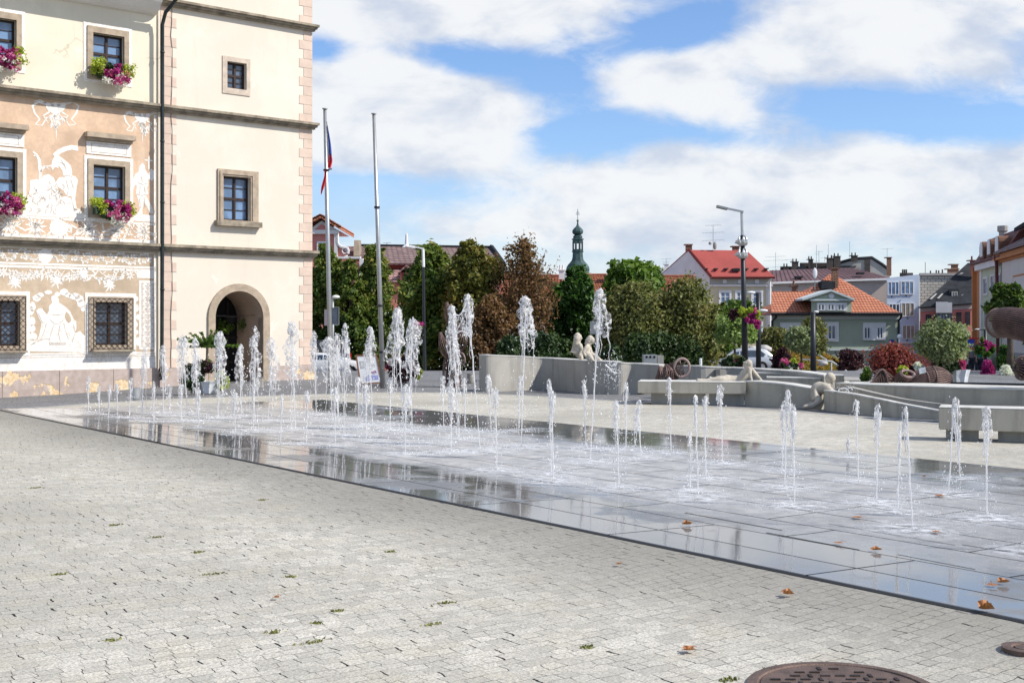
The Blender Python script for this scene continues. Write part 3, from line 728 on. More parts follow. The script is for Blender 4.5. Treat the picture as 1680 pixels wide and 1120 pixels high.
def stroke(pts, ws, mb=None, d1=.010):     # pts in uv, widths
    mb = mb or DEC; L = []; Rr = []
    for i, p in enumerate(pts):
        a = pts[max(0, i-1)]; b = pts[min(len(pts)-1, i+1)]; dx, dy = b[0]-a[0], b[1]-a[1]; l = math.hypot(dx, dy) or 1
        nx_, ny_ = -dy/l*ws[i]/2, dx/l*ws[i]/2; L.append((p[0]+nx_, p[1]+ny_)); Rr.append((p[0]-nx_, p[1]-ny_))
    base = len(mb.v); n = len(pts)
    mb.v += [tuple(TH.P(a, b, d1)) for a, b in L]+[tuple(TH.P(a, b, d1)) for a, b in Rr]+[tuple(TH.P(a, b, .004)) for a, b in L]+[tuple(TH.P(a, b, .004)) for a, b in Rr]
    for i in range(n-1):
        mb.f.append((base+i, base+i+1, base+n+i+1, base+n+i)); mb.f.append((base+i, base+i+1, base+2*n+i+1, base+2*n+i)); mb.f.append((base+n+i, base+n+i+1, base+3*n+i+1, base+3*n+i))
def pstroke(pts, w, mb=None, d1=.010, taper=True):
    q = [TH.uv(a, b) for a, b in pts]; n = len(q)
    stroke(q, [w*(1-.6*i/(n-1) if taper else 1) for i in range(n)], mb, d1)
def leafst(u, v, ang, l, w, bend=.5):
    pts = []; ws = []
    for i in range(6):
        t = i/5; a = ang+bend*t; pts.append((u, v)); ws.append(w*math.sin(math.pi*(.12+.86*t))+.004)
        u += math.cos(a)*l/5; v += math.sin(a)*l/5
    stroke(pts, ws)
def spiral(u, v, r, ang, sgn, w=.035):
    pts = []; ws = []
    for i in range(15):
        t = i/14; a = ang+sgn*t*5.6; rr = r*(1-.78*t); pts.append((u+rr*math.cos(a), v+rr*math.sin(a))); ws.append(w*(1-.35*t))
        if i % 2 == 0 and i < 13:
            leafst(pts[-1][0], pts[-1][1], a+sgn*(.2+random.uniform(-.4, .4)), r*.50, .06, -sgn*.9)
            leafst(pts[-1][0], pts[-1][1], a+sgn*2.2, r*.34, .05, sgn*.9)
    stroke(pts, ws)
def scroll(u0, u1, v0, v1):
    h = v1-v0; r = h*.42; u = u0+r; k = 0
    while u < u1-r*.6:
        spiral(u, (v0+v1)/2, r, R(200 if k % 2 else 160), 1 if k % 2 else -1)
        for q in range(7): leafst(u+r*random.uniform(.5, 1.3), v0+h*random.uniform(.1, .9), random.uniform(0, 6.3), h*.22, .055, random.uniform(-1, 1))
        u += r*2.15; k += 1
def burst(u, v, r, n=11):
    for k in range(n): leafst(u, v, 2*math.pi*k/n+random.uniform(-.15, .15), r*random.uniform(.75, 1.1), r*.20, random.uniform(-.4, .4))
random.seed(11)
holesu = [(shiftr(mid_f, DU*k)[0]-.12, shiftr(mid_f, DU*k)[1]+.12) for k in range(3)]
vf0, vf1 = vat(0, 383), vat(0, 356)
uV = TH.u(-40)
# bands
for a_, b_, u1_ in ((vat(0, 388), vat(0, 382), uJ-.06), (vf1, vf1+.07, uJ-.06)):
    stroke([(uV-6, (a_+b_)/2), (u1_, (a_+b_)/2)], [abs(b_-a_)]*2)
stroke([(uJ-.09, v_c3), (uJ-.09, v_c2-.3)], [.05, .05])
for x in range(-30, 250, 44):
    uu, vv = TH.uv(x, 370+x*.045)
    burst(uu, vv, .30, 13)
    for q in range(11): leafst(uu+random.uniform(-.55, .55), vv+random.uniform(-.22, .22), random.uniform(0, 6.3), .26, .055, random.uniform(-1, 1))
uc, vc = TH.uv(96, 374)
poly_uv(DEC, [(uc+.26*math.cos(a*.4), vc+.24*math.sin(a*.4)) for a in range(16)], .006, .012)
# masks with ribbons on the top of the upper panel
def mask(px, py, s):
    k = s
    ppoly([(px-14*k, py-8*k), (px-6*k, py-6*k), (px, py-8*k), (px+7*k, py-6*k), (px+15*k, py-8*k), (px+17*k, py), (px+12*k, py+6*k), (px+6*k, py+10*k), (px+1*k, py+12*k), (px-6*k, py+10*k), (px-12*k, py+6*k), (px-16*k, py)])
    for sx in (-1, 1):
        ppoly([(px+sx*5*k+3*k*math.cos(t*.7), py-3*k+2*k*math.sin(t*.7)) for t in range(9)], LIN, .014)
        pstroke([(px+sx*14*k, py-5*k), (px+sx*28*k, py-9*k), (px+sx*38*k, py-2*k), (px+sx*34*k, py+10*k), (px+sx*26*k, py+20*k), (px+sx*33*k, py+28*k), (px+sx*22*k, py+30*k), (px+sx*14*k, py+16*k)], .07)
        pstroke([(px+sx*16*k, py-6*k), (px+sx*26*k, py-12*k), (px+sx*36*k, py-9*k)], .05)
        pstroke([(px+sx*10*k, py+8*k), (px+sx*20*k, py+14*k), (px+sx*12*k, py+26*k)], .05)
    u_, v_ = TH.uv(px+1*k, py+16*k)
    for q in range(26):
        a = random.uniform(-2.9, -.2); r = random.uniform(.05, .42)*k
        leafst(u_+r*math.cos(a)*.55, v_+.15+r*math.sin(a)*1.15, random.uniform(-2.6, -.5), .16, .05, random.uniform(-.6, .6))
    pstroke([(px+1*k, py+34*k), (px+1*k, py+52*k)], .03)
mask(91, 176, 1.0); mask(233, 192, .78); mask(-40, 160, 1)
# standing figure with a cross staff (right of the mid window)
ppoly([(229, 272), (233, 268), (237, 271), (238, 278), (240, 282), (244, 286), (247, 277), (252, 280), (253, 292), (249, 297), (243, 294), (243, 303), (241, 308), (243, 318), (240, 322), (245, 332), (251, 344), (252, 350), (246, 350), (240, 338), (236, 330), (233, 345), (234, 352), (224, 352), (229, 345), (227, 330), (223, 318), (224, 305), (221, 304), (218, 312), (215, 318), (213, 314), (217, 300), (221, 286), (227, 282), (228, 278)])
pstroke([(244, 278), (244, 257)], .04, taper=False); pstroke([(237, 262.5), (250, 264)], .04, taper=False); pstroke([(215, 316), (213.5, 358)], .04, taper=False)
ppoly([(214, 357), (222, 352), (252, 353), (255, 360), (255, 365), (214, 362)])
for a_ in ([(226, 300), (234, 303), (242, 301)], [(224, 318), (232, 321), (242, 319)], [(232, 290), (233, 300)], [(230, 305), (229, 317)], [(236, 305), (238, 317)], [(236, 325), (238, 340)], [(229, 325), (230, 342)]): pstroke(a_, .02, LIN, .014, False)
# man swinging a club over a rocky mound, bare tree
ppoly([(84, 271), (86, 262), (90, 256), (95, 255), (101, 259), (110, 266), (116, 272), (118, 282), (118, 288), (124, 290), (128, 296), (126, 306), (124, 318), (123, 326), (125, 338), (127, 345), (121, 347), (119, 338), (117, 322), (110, 322), (103, 312), (96, 308), (91, 300), (96, 292), (104, 290), (102, 280), (97, 273), (90, 274), (86, 280), (84, 276)])
pstroke([(89, 256), (97, 249), (106, 244.5), (117, 242), (127, 243)], .13, taper=False)
ppoly([(122, 241.5), (128, 242), (128, 248), (121, 246.5)])
pstroke([(67, 300), (66, 280), (64, 262), (60, 254), (54, 249)], .11); pstroke([(66, 282), (72, 274), (84, 272), (96, 275)], .07); pstroke([(60, 254), (55, 256)], .05); pstroke([(74, 273), (80, 278)], .04)
ppoly([(49, 296), (60, 294), (67, 296), (71, 288), (80, 286), (88, 292), (92, 302), (96, 312), (100, 324), (108, 322), (116, 325), (120, 335), (122, 342), (130, 343), (138, 352), (137, 357), (40, 351), (42, 338), (44, 325), (49, 312)])
for q in range(46):
    x, y = random.uniform(46, 104), random.uniform(296, 346)
    if x < 52 and y < 312: continue
    pstroke([(x, y), (x+random.uniform(-4, 4), y+random.uniform(2, 6)), (x+random.uniform(-6, 6), y+random.uniform(5, 9))], .022, LIN, .014, False)
for a_ in ([(98, 266), (106, 270), (108, 278)], [(104, 290), (112, 288), (118, 290)], [(108, 296), (112, 310), (110, 320)], [(116, 294), (120, 308)], [(100, 262), (106, 274)]): pstroke(a_, .02, LIN, .014, False)
pstroke([(38, 352), (140, 357.5)], .05, taper=False)
# lower storey : scroll band, bands, garland
g0, g1 = vat(0, 427.5), vat(0, 404.5)
scroll(uV-1, uJ-.12, g0, g1)
uc, vc = TH.uv(74, 420); poly_uv(DEC, [(uc+.19*math.cos(a*.45), vc+.21*math.sin(a*.45)) for a in range(14)], .006, .012)
stroke([(uV-6, vat(0, 431)), (uJ-.06, vat(0, 431))], [.06]*2); stroke([(uV-6, vat(0, 436.2)), (uJ-.06, vat(0, 436.2))], [.07]*2); stroke([(uV-6, vat(0, 404.8)), (uJ-.06, vat(0, 404.8))], [.03]*2)
stroke([(uJ-.09, v_pl), (uJ-.09, v_c3-.3)], [.06, .06])
for x in range(-30, 222, 9):
    y = 446+7*abs(math.sin(x*.045))+x*.02
    uu, vv = TH.uv(x, y)
    if random.random() < .55: burst(uu, vv, .17, 8)
    else: leafst(uu-.1, vv, random.uniform(-.6, .6), .28, .06, 1.2); leafst(uu, vv, random.uniform(-2.5, -.8), .24, .06, -.8)
for x in range(-20, 220, 34):
    pstroke([(x, 442), (x+6, 449), (x+12, 443), (x+18, 450), (x+24, 444)], .05)
for x, y in ((24, 462), (93, 460), (137, 450), (180, 466)):
    uu, vv = TH.uv(x, y); poly_uv(DEC, [(uu+.10*math.cos(a*.6), vv+.11*math.sin(a*.6)) for a in range(10)], .006, .012); burst(uu, vv-.02, .22, 9)
# white base field + pilaster
stroke([(uV-6, (vat(0, 580)+v_pl)/2), (uJ-.06, (vat(0, 580)+v_pl)/2)], [vat(0, 580)-v_pl]*2, d1=.009)
for y in (583, 587): stroke([(uV-6, vat(0, y)), (uJ-.06, vat(0, y))], [.02]*2, LIN, .013)
pa = TH.rect(228, 460, 255.5, 573)
stroke([((pa[0]+pa[1])/2, pa[2]), ((pa[0]+pa[1])/2, pa[3])], [pa[1]-pa[0]]*2, d1=.010)
pb = TH.rect(224, 444, 256, 456); stroke([(pb[0], (pb[2]+pb[3])/2), (pb[1], (pb[2]+pb[3])/2)], [pb[3]-pb[2]]*2, d1=.012)
pc = TH.rect(232, 464, 252, 569)
stroke([((pc[0]+pc[1])/2, pc[2]), ((pc[0]+pc[1])/2, pc[3])], [pc[1]-pc[0]]*2, LIN, .013)
D2_ = MB(); _o = DEC; DEC = D2_
v = pc[2]+.08; um = (pc[0]+pc[1])/2
def leaf2(u, v, ang, l, w, b):
    pts = []; ws = []
    for i in range(5):
        t = i/4; a = ang+b*t; pts.append((u, v)); ws.append(w*math.sin(math.pi*(.12+.86*t))+.004); u += math.cos(a)*l/4; v += math.sin(a)*l/4
    stroke(pts, ws, D2_, .016)
while v < pc[3]-.1:
    for sx in (-1, 1):
        for q in range(4): leaf2(um+sx*.02, v, math.pi/2-sx*(.4+.5*q), .17, .05, -sx*1.3)
    v += .17
DEC = _o; D2_.build('pilaster_ornament', M_sg, hall)
# seated figure with tablet, clouds and mound (lower field)
ppoly([(84, 487), (88, 484), (93, 486), (96, 490), (96, 496), (101, 499), (108, 504), (115, 511), (119, 520), (121, 524), (125, 527), (125, 540), (122, 546), (125, 546), (131, 543), (137, 549), (142, 553), (144, 578), (44, 576), (44, 569), (55, 562), (62, 556), (65, 545), (68, 530), (63, 520), (59, 510), (63, 506), (69, 506), (74, 512), (77, 516), (80, 510), (80, 502), (84, 498), (86, 496), (84, 492)])
ppoly([(107, 510), (111, 514), (115, 522), (117, 526), (112, 533), (109, 528), (105, 518)], MB())
HOLE = MB(); 
for pts_ in ([(108, 511), (112, 514), (115, 519), (117, 525), (113, 530), (109, 527), (106, 519)], [(71, 507), (74, 504), (79, 504), (79, 510), (76, 514), (72, 509)]): ppoly(pts_, HOLE, .015)
HOLE.build('figure_gap', M_tan2, hall)
for cx_, cy_, rx_, ry_ in ((79, 479.5, 6.5, 3.5), (66, 484, 6, 4), (60, 489, 7, 5.5), (53, 503, 5.5, 8), (51, 510, 4.5, 7), (52, 527, 6, 7.5), (52, 539, 6.5, 6), (54, 552, 7, 6.5), (52, 561, 6, 5), (94, 482.5, 5, 3.5), (105, 479, 7, 5.5), (111, 484, 5, 4.5), (122, 486, 9, 5.5), (130, 490, 7, 6), (133, 498, 7, 6.5), (136, 506, 4, 5), (224, 490, 3, 4), (224, 505, 4, 6), (226, 520, 3, 5), (222, 532, 4, 5), (224, 545, 3, 4), (226, 560, 4, 7)):
    ppoly([(cx_+rx_*math.cos(a*.5)*(1+.09*math.sin(3*a)), cy_+ry_*math.sin(a*.5)*(1+.09*math.cos(2*a))) for a in range(13)])
for a_ in ([(82, 524), (90, 532), (98, 530), (104, 525)], [(88, 533), (84, 545), (80, 560)], [(98, 533), (96, 548), (99, 560)], [(104, 530), (108, 545), (112, 556)], [(76, 530), (72, 545), (66, 558)], [(85, 516), (95, 517), (103, 515)], [(62, 513), (70, 530), (74, 528)], [(120, 532), (123, 545), (118, 562)], [(60, 560), (72, 556), (82, 556)], [(56, 487), (62, 490), (66, 486)], [(118, 480), (124, 488), (132, 488)]): pstroke(a_, .02, LIN, .014, False)
# name tablet under the figure
pt = TH.rect(80, 561, 108, 566); stroke([(pt[0], (pt[2]+pt[3])/2), (pt[1], (pt[2]+pt[3])/2)], [pt[3]-pt[2]]*2, LIN, .0135)
DEC.build('white_figures', M_sg, hall); LIN.build('scratch_lines', M_sgl, hall)
cu = bpy.data.curves.new('tmp', 'FONT'); cu.body = 'EZECHIEL'; cu.size = .105; cu.align_x = 'CENTER'; cu.align_y = 'CENTER'; cu.extrude = .001
ob = bpy.data.objects.new('tmp', cu); sc.collection.objects.link(ob); bpy.context.view_layer.update()
me = bpy.data.meshes.new_from_object(ob.evaluated_get(bpy.context.evaluated_depsgraph_get())); bpy.data.objects.remove(ob)
m = MB(); uc, vc = (pt[0]+pt[1])/2, (pt[2]+pt[3])/2
sgn = 1 if TH.a.x > 0 else -1
m.add([TH.P(uc+sgn*v_.co.x*.9, vc+v_.co.y, .017+v_.co.z) for v_ in me.vertices], [tuple(p.vertices) for p in me.polygons]); bpy.data.meshes.remove(me)
m.build('inscription', M_sg, hall)
m = MB()
for x, y, w_, h_ in ((118, 245, 12, 6), (62, 238, 5, 10), (100, 225, 9, 6), (140, 200, 11, 5), (45, 215, 3, 12), (150, 190, 8, 5), (190, 200, 6, 3)):
    pass
# ================================================================ VEGETATION
def leafcloud(mb, blobs, n, size, rng, up=.25, shell=.55, aspect=1.5, bend=.25, jit=.12):
    """blobs: (center, (rx,ry,rz), weight). scatter small folded leaf faces through the volumes"""
    ws = np.array([b[2] for b in blobs], float); ws /= ws.sum(); idx = rng.choice(len(blobs), n, p=ws)
    C = np.array([tuple(b[0]) for b in blobs])[idx]; Rr = np.array([b[1] for b in blobs])[idx]
    d = rng.normal(size=(n, 3)); d /= np.linalg.norm(d, axis=1)[:, None]
    r = shell+(1-shell)*rng.random(n)**.6; r = np.where(rng.random(n) < .25, rng.random(n)**.5, r)*(1+rng.normal(size=n)*jit)
    P = C+d*Rr*r[:, None]
    nrm = d*.7+rng.normal(size=(n, 3))*.6+np.array([0, 0, up]); nrm /= np.linalg.norm(nrm, axis=1)[:, None]
    t = np.cross(nrm, rng.normal(size=(n, 3))); t /= np.linalg.norm(t, axis=1)[:, None]; b = np.cross(nrm, t)
    s = size*(.6+.8*rng.random(n))[:, None]
    q = np.stack([P-t*s*aspect*.5, P-b*s*.5+nrm*s*bend, P+t*s*aspect*.5, P+b*s*.5+nrm*s*bend], 1).reshape(-1, 3)
    base = len(mb.v); mb.v += [tuple(x) for x in q.tolist()]; mb.f += [(base+4*i, base+4*i+1, base+4*i+2, base+4*i+3) for i in range(n)]
GREEN = [(.012, .030, .006), (.045, .085, .012), (.10, .16, .02), (.17, .20, .03)]
M_hornb = leafmat('hornbeam_leaves', [(0.018, 0.044, 0.009), (0.072, 0.124, 0.019), (0.169, 0.221, 0.039), (0.338, 0.247, 0.052)], .5)
M_horny = leafmat('hornbeam_autumn', [(0.037, 0.056, 0.013), (0.112, 0.125, 0.025), (0.200, 0.188, 0.037), (0.325, 0.188, 0.050)], .5)
M_rust = leafmat('rust_leaves', [(0.055, 0.044, 0.017), (0.165, 0.094, 0.039), (0.264, 0.138, 0.066), (0.165, 0.154, 0.050)], .6)
M_green = leafmat('maple_leaves', [(0.016, 0.046, 0.010), (0.046, 0.111, 0.019), (0.104, 0.208, 0.026)], .5)
M_fresh = leafmat('fresh_leaves', [(0.033, 0.066, 0.011), (0.099, 0.176, 0.022), (0.198, 0.286, 0.044)], .8)
M_olive = leafmat('olive_leaves', [(0.044, 0.056, 0.015), (0.138, 0.156, 0.044), (0.250, 0.250, 0.088), (0.275, 0.175, 0.075)], 1.1)
M_laurel = leafmat('laurel_leaves', [(.01, .025, .008), (.03, .06, .015), (.07, .11, .035)], 1.5, .1)
M_hedge = leafmat('hedge_leaves', [(0.010, 0.023, 0.005), (0.033, 0.065, 0.013), (0.065, 0.104, 0.019)], 1.5, .2)
M_willow = leafmat('silver_leaves', [(.10, .13, .05), (.26, .30, .15), (.42, .46, .28)], 1.5)
M_lime = leafmat('lime_leaves', [(.20, .26, .03), (.42, .48, .05), (.55, .60, .10)], 3)
M_purple = leafmat('purple_leaves', [(.015, .008, .012), (.06, .02, .03), (.10, .04, .04)], 2)
M_barb = leafmat('barberry_leaves', [(.05, .03, .012), (.22, .045, .04), (.34, .08, .07), (.30, .16, .06)], 2.2)
M_orange = leafmat('orange_groundcover', [(.10, .12, .02), (.32, .24, .04), (.45, .17, .05)], .9)
M_pink = leafmat('pink_petals', [(.42, .03, .16), (.62, .08, .30), (.78, .45, .60)], 5)
M_mag = leafmat('magenta_petals', [(.20, .01, .10), (.40, .02, .20), (.62, .10, .36)], 5)
M_wht = leafmat('white_petals', [(.55, .50, .56), (.80, .78, .80), (.85, .84, .84)], 5)
M_bark = mk('bark', (.10, .08, .06), .9, .35, 6, .8)
def tree(cx, top, halfw, bottom, Y, mat, label, size=.16, n=9000, name='tree', cat='tree', group=None, shape='oval', seed=1, trunk_r=.12, clumps=34, zg=None, bare=.0, mat2=None, airy=.12):
    rng = np.random.default_rng(seed); rr = random.Random(seed)
    c = W(cx, top, Y); zt = c.z; zb = W(cx, bottom, Y).z; hw = halfw/F*Y; x0, y0 = c.x, Y; hw *= 1.32 if halfw < 60 else 1.15
    g = hgt(x0, y0) if zg is None else zg
    root = empty(name, (x0, y0, g), label, cat, group)
    H_ = zt-zb; m = MB(); tr = MB()
    tz = zb+H_*.75
    tr.tube([(x0, y0, g-.1), (x0+.04, y0, g+(zb-g)*.6), (x0, y0+.03, zb+H_*.3), (x0, y0, tz)], [trunk_r*1.3, trunk_r, trunk_r*.7, trunk_r*.18], 8)
    bl = []
    for i in range(clumps):
        t = (i+.5)/clumps; z = zb+H_*(.03+.95*t)
        if shape == 'oval': w_ = math.sin(math.pi*min(1, .18+.80*t))**.7
        elif shape == 'column': w_ = min(1, .75+.8*t, (1-t)*2.6+.18)
        elif shape == 'cone': w_ = (1-t)*.9+.12 if t > .25 else .75+t
        elif shape == 'round': w_ = math.sqrt(max(.05, 1-(2*t-1)**2))
        elif shape == 'mound': w_ = math.sqrt(max(.05, 1-t*t))
        a = i*2.399; rad = hw*w_*rr.uniform(.35, .80); cr = hw*rr.uniform(.26, .44)*(.55+.45*w_)
        p = Vector((x0+rad*math.cos(a), y0+rad*math.sin(a)*.9, min(z, zt-cr*.55)))
        bl.append((p, (cr, cr, cr*rr.uniform(.7, 1.1)), cr**2)); 
        if i % 2 == 0: tr.tube([(x0, y0, max(g+.2, p.z-H_*.22)), ((x0+p.x)/2, (y0+p.y)/2, p.z-H_*.07), p], [trunk_r*.35, trunk_r*.22, .01], 5, False)
    hb = []
    for i in range(int(clumps*1.6)):     # loose shoots that break the outline
        q = bl[rr.randrange(len(bl))]; a = rr.uniform(0, 6.3); e = rr.uniform(-.3, 1.3); r0 = q[1][0]
        d_ = Vector((math.cos(a)*math.cos(e), math.sin(a)*math.cos(e), math.sin(e))); p0 = q[0]+d_*r0*.8; p1 = q[0]+d_*r0*rr.uniform(1.15, 1.75); p1.z = min(p1.z, zt)
        for k in range(4): hb.append((p0.lerp(p1, k/3), (r0*.16*(1-k*.18),)*3, 1))
        tr.tube([q[0], p1], [.02, .004], 4, False)
    leafcloud(m, bl, int(n*.85), size, rng, shell=.30, jit=airy+.10); leafcloud(m, hb, int(n*.32), size*.9, rng, shell=.1, jit=.4)
    if bare:    # feathery ascending shoots past the outline
        tw = MB(); bl2 = []
        for i in range(int(bare)):
            a = rr.uniform(0, 6.3); s_ = rr.uniform(.1, .95); h_ = rr.uniform(.1, .9)
            p = Vector((x0+hw*s_*.75*math.cos(a), y0+hw*s_*.75*math.sin(a), zb+H_*h_*.75)); q = p+Vector((math.cos(a)*hw*.22, math.sin(a)*hw*.22, H_*rr.uniform(.14, .28)))
            q.z = min(q.z, zt); tr.tube([p, (p+q)/2, q], [.018, .012, .004], 4, False)
            for k in range(4): bl2.append((p.lerp(q, .3+.22*k), (.14, .14, .2), 1))
        leafcloud(m, bl2, n//4, size, rng, shell=.1, jit=.3)
    tr.build('trunk', M_bark, root, smooth=True)
    m.build('crown', mat, root)
    return root
def shrub(px0, px1, top, bot, Y, mat, label, size=.09, n=3500, name='shrub', seed=1, shape='mound', flowers=None, zoff=0, clumps=18, spiky=0, group=None, depth=.8):
    rng = np.random.default_rng(seed); rr = random.Random(seed); cx = (px0+px1)/2
    c = W(cx, bot, Y); hw = (px1-px0)/2/F*Y; H_ = (bot-top)/F*Y
    root = empty(name, (c.x, Y, c.z), label, 'shrub', group); m = MB(); bl = []
    for i in range(clumps):
        t = rr.random(); a = rr.uniform(0, 6.3); z = H_*t*.85; w_ = math.sqrt(max(.05, 1-t*t*.9)); cr = min(hw, H_)*rr.uniform(.25, .4)
        rad = max(0, hw*w_-cr)*rr.uniform(.4, 1); p = Vector((c.x+rad*math.cos(a), Y+rad*math.sin(a)*depth, c.z+max(cr*.5, min(z, H_-cr))))
        bl.append((p, (cr, cr, cr), cr**2))
    leafcloud(m, bl, n, size, rng, shell=.4, jit=.15)
    if spiky:
        for i in range(spiky):
            a = rr.uniform(0, 6.3); rad = hw*rr.uniform(.1, .95); h_ = H_*rr.uniform(.55, 1.05)*math.sqrt(max(.1, 1-(rad/hw)**2*.6))
            b0 = Vector((c.x+rad*.8*math.cos(a), Y+rad*.8*math.sin(a)*depth, c.z+h_*.6)); b1 = Vector((c.x+rad*1.05*math.cos(a), Y+rad*1.05*math.sin(a)*depth, c.z+h_))
            leafcloud(m, [(b0.lerp(b1, k/3), (.03, .03, .05), 1) for k in range(4)], 14, size*.8, rng, shell=.1)
    st = MB()
    for i in range(6): st.tube([(c.x, Y, c.z-.02), (c.x+rr.uniform(-.5, .5)*hw, Y+rr.uniform(-.3, .3)*hw, c.z+H_*.7)], [.02, .006], 4, False)
    st.build('stem', M_bark, root); m.build('foliage', mat, root)
    if flowers:
        for fm, fn, fx0, fx1, fy0, fy1, fs in flowers:
            m = MB(); bl = []
            for k in range(14):
                px_, py_ = rr.uniform(fx0, fx1), rr.uniform(fy0, fy1); p = W(px_, py_, Y-hw*depth*.85); bl.append((p, (.07, .07, .06), 1))
            leafcloud(m, bl, fn, fs, rng, shell=.3, aspect=1.1); m.build('flowers', fm, root)
    return root
# back row of trees
tree(534, 399, 30, 600, 75, M_hornb, 'dark green hornbeam nearest the tower corner, behind the first flagpole', n=15000, shape='column', seed=2)
tree(574, 428, 27, 600, 74, M_hornb, 'lower dark hornbeam between the two flagpoles with a rusty shoulder', n=9000, shape='column', seed=3, mat2=None)
tree(614, 402, 44, 600, 75, M_hornb, 'pointed dark green hornbeam directly behind the second flagpole', n=18000, shape='cone', seed=4)
tree(708, 405, 46, 600, 63, M_hornb, 'broad dark green hornbeam right of the slim white lamp post', n=21000, shape='column', seed=5)
tree(776, 400, 44, 600, 61, M_horny, 'tall hornbeam turning yellow, with brown lower leaves', n=22000, shape='column', seed=6)
tree(742, 438, 22, 600, 66, M_hornb, 'dark filler hornbeam between the broad one and the yellowing one', n=9000, shape='column', seed=63)
tree(1086, 486, 44, 600, 61, M_olive, 'darker crab apple filling the gap between the olive pair', n=14000, size=.11, shape='round', seed=64, airy=.25)
tree(806, 486, 30, 600, 57, M_rust, 'low brown-leaved tree in front of the yellowing hornbeam', n=9000, size=.11, shape='oval', seed=61)
tree(860, 391, 50, 560, 60, M_rust, 'reddish brown feathery tree with thin upright branches', n=8500, size=.095, shape='cone', seed=7, bare=210, airy=.42)
tree(946, 439, 37, 600, 62, M_green, 'dense dark green round maple below the church spire', n=17000, shape='column', seed=8)
tree(1038, 431, 40, 520, 70, M_fresh, 'fresh green chestnut tree with big loose leaves right of the church spire', n=7000, size=.26, shape='round', seed=9, airy=.2)
tree(1043, 468, 58, 600, 58, M_olive, 'wide olive green crab apple tree left of its pair', n=21000, size=.11, shape='oval', seed=10, airy=.22)
tree(1128, 460, 60, 600, 58, M_olive, 'wide olive green crab apple tree right of its pair, in front of the white gable', n=23000, size=.11, shape='oval', seed=12, airy=.22)
tree(1003, 500, 22, 600, 60, M_fresh, 'narrow yellow-green bush tree beside the dark maple', n=5000, size=.13, shape='oval', seed=13)
tree(1212, 496, 32, 560, 92, M_fresh, 'bushy light green tree behind the horned lamp post', n=9000, size=.15, shape='round', seed=14)
tree(1204, 519, 27, 556, 52, M_willow if False else leafmat('pale_willow', [(.10, .15, .04), (.26, .36, .10), (.42, .50, .20)], 1.5), 'small pale green mop-headed willow below the flower basket', n=9000, size=.10, shape='mound', seed=15, trunk_r=.05)
tree(1314, 538, 22, 576, 64, M_willow, 'silvery leaved bush tree in front of the green house', n=6000, size=.11, shape='round', seed=16, trunk_r=.06)
tree(1334, 520, 18, 580, 70, M_olive, 'thin reddish green sapling behind the slim dark lamp post', n=2500, size=.13, shape='oval', seed=17, trunk_r=.06, airy=.35)
tree(1270, 540, 22, 580, 90, M_olive, 'brownish green shrub tree below the beige house corner', n=5000, size=.15, shape='round', seed=18, trunk_r=.06, airy=.3)
tree(1656, 470, 26, 545, 44, M_hornb, 'dark green tree hanging over the ribbed horn at the right edge', n=12000, size=.13, shape='round', seed=19)
tree(1700, 480, 34, 560, 46, M_hornb, 'dark green tree cut off by the right edge of the photo', n=9000, size=.14, shape='round', seed=20)
# hedges and shrubs behind the wall
shrub(630, 825, 484, 606, 64, M_hedge, 'dark hedge in the shade under the yellowing hornbeam', n=9000, size=.14, name='hedge', seed=21, clumps=40, depth=.15)
shrub(520, 668, 492, 606, 76, M_hedge, 'dark hedge in the shade behind the flagpoles', n=8000, size=.14, name='hedge', seed=22, clumps=34, depth=.15)
shrub(985, 1180, 545, 610, 52, M_hedge, 'dark hedge under the pair of crab apple trees', n=10000, size=.12, name='hedge', seed=23, clumps=44, depth=.12)
shrub(795, 985, 545, 606, 56, M_hedge, 'dark hedge under the reddish tree and the maple', n=9000, size=.12, name='hedge', seed=24, clumps=44, depth=.12)
shrub(858, 924, 540, 592, 36, M_laurel, 'glossy dark green laurel behind the curved concrete wall, left of the two seated statues', n=5200, size=.085, seed=25, clumps=22)
shrub(806, 868, 552, 592, 38, M_laurel, 'glossy laurel at the left end behind the curved concrete wall', n=4000, size=.085, seed=26)
shrub(975, 1032, 566, 600, 37, M_laurel, 'glossy green shrub right of the seated statues behind the wall', n=3500, size=.08, seed=27)
shrub(1034, 1080, 558, 602, 39, M_laurel, 'dark glossy shrub beside the row of small round speaker holes', n=3200, size=.08, seed=28)
shrub(1160, 1222, 556, 584, 90, M_fresh, 'low yellow-green shrub under the pale willow', n=3500, size=.10, seed=29)
shrub(1362, 1424, 573, 604, 66, M_purple, 'dark purple-leaved shrub at the foot of the green house', n=4200, size=.12, seed=30, spiky=40)
shrub(1262, 1304, 572, 606, 36, M_purple, 'dark purple bush behind the pink and lime flower planter', n=2800, size=.08, seed=31)
shrub(1408, 1522, 564, 628, 31, M_barb, 'wide red-leaved barberry shrub above the rusty ribbed horns', n=11000, size=.05, seed=32, clumps=34, spiky=160)
shrub(1408, 1436, 600, 636, 26, M_fresh, 'bright green fuzzy bush left of the rusty ribbed horns', n=3000, size=.04, seed=33)
shrub(1630, 1668, 560, 612, 45, M_green, 'dark potted bush in the shade before the yellow wall', n=3000, size=.09, seed=34)
shrub(1606, 1634, 590, 616, 44, M_mag, 'low dark magenta flower bed in the shade of the street', n=1200, size=.07, seed=35)
shrub(1636, 1666, 596, 614, 43, M_wht, 'white dotted flower bush in the shade at the right', n=500, size=.05, seed=36)
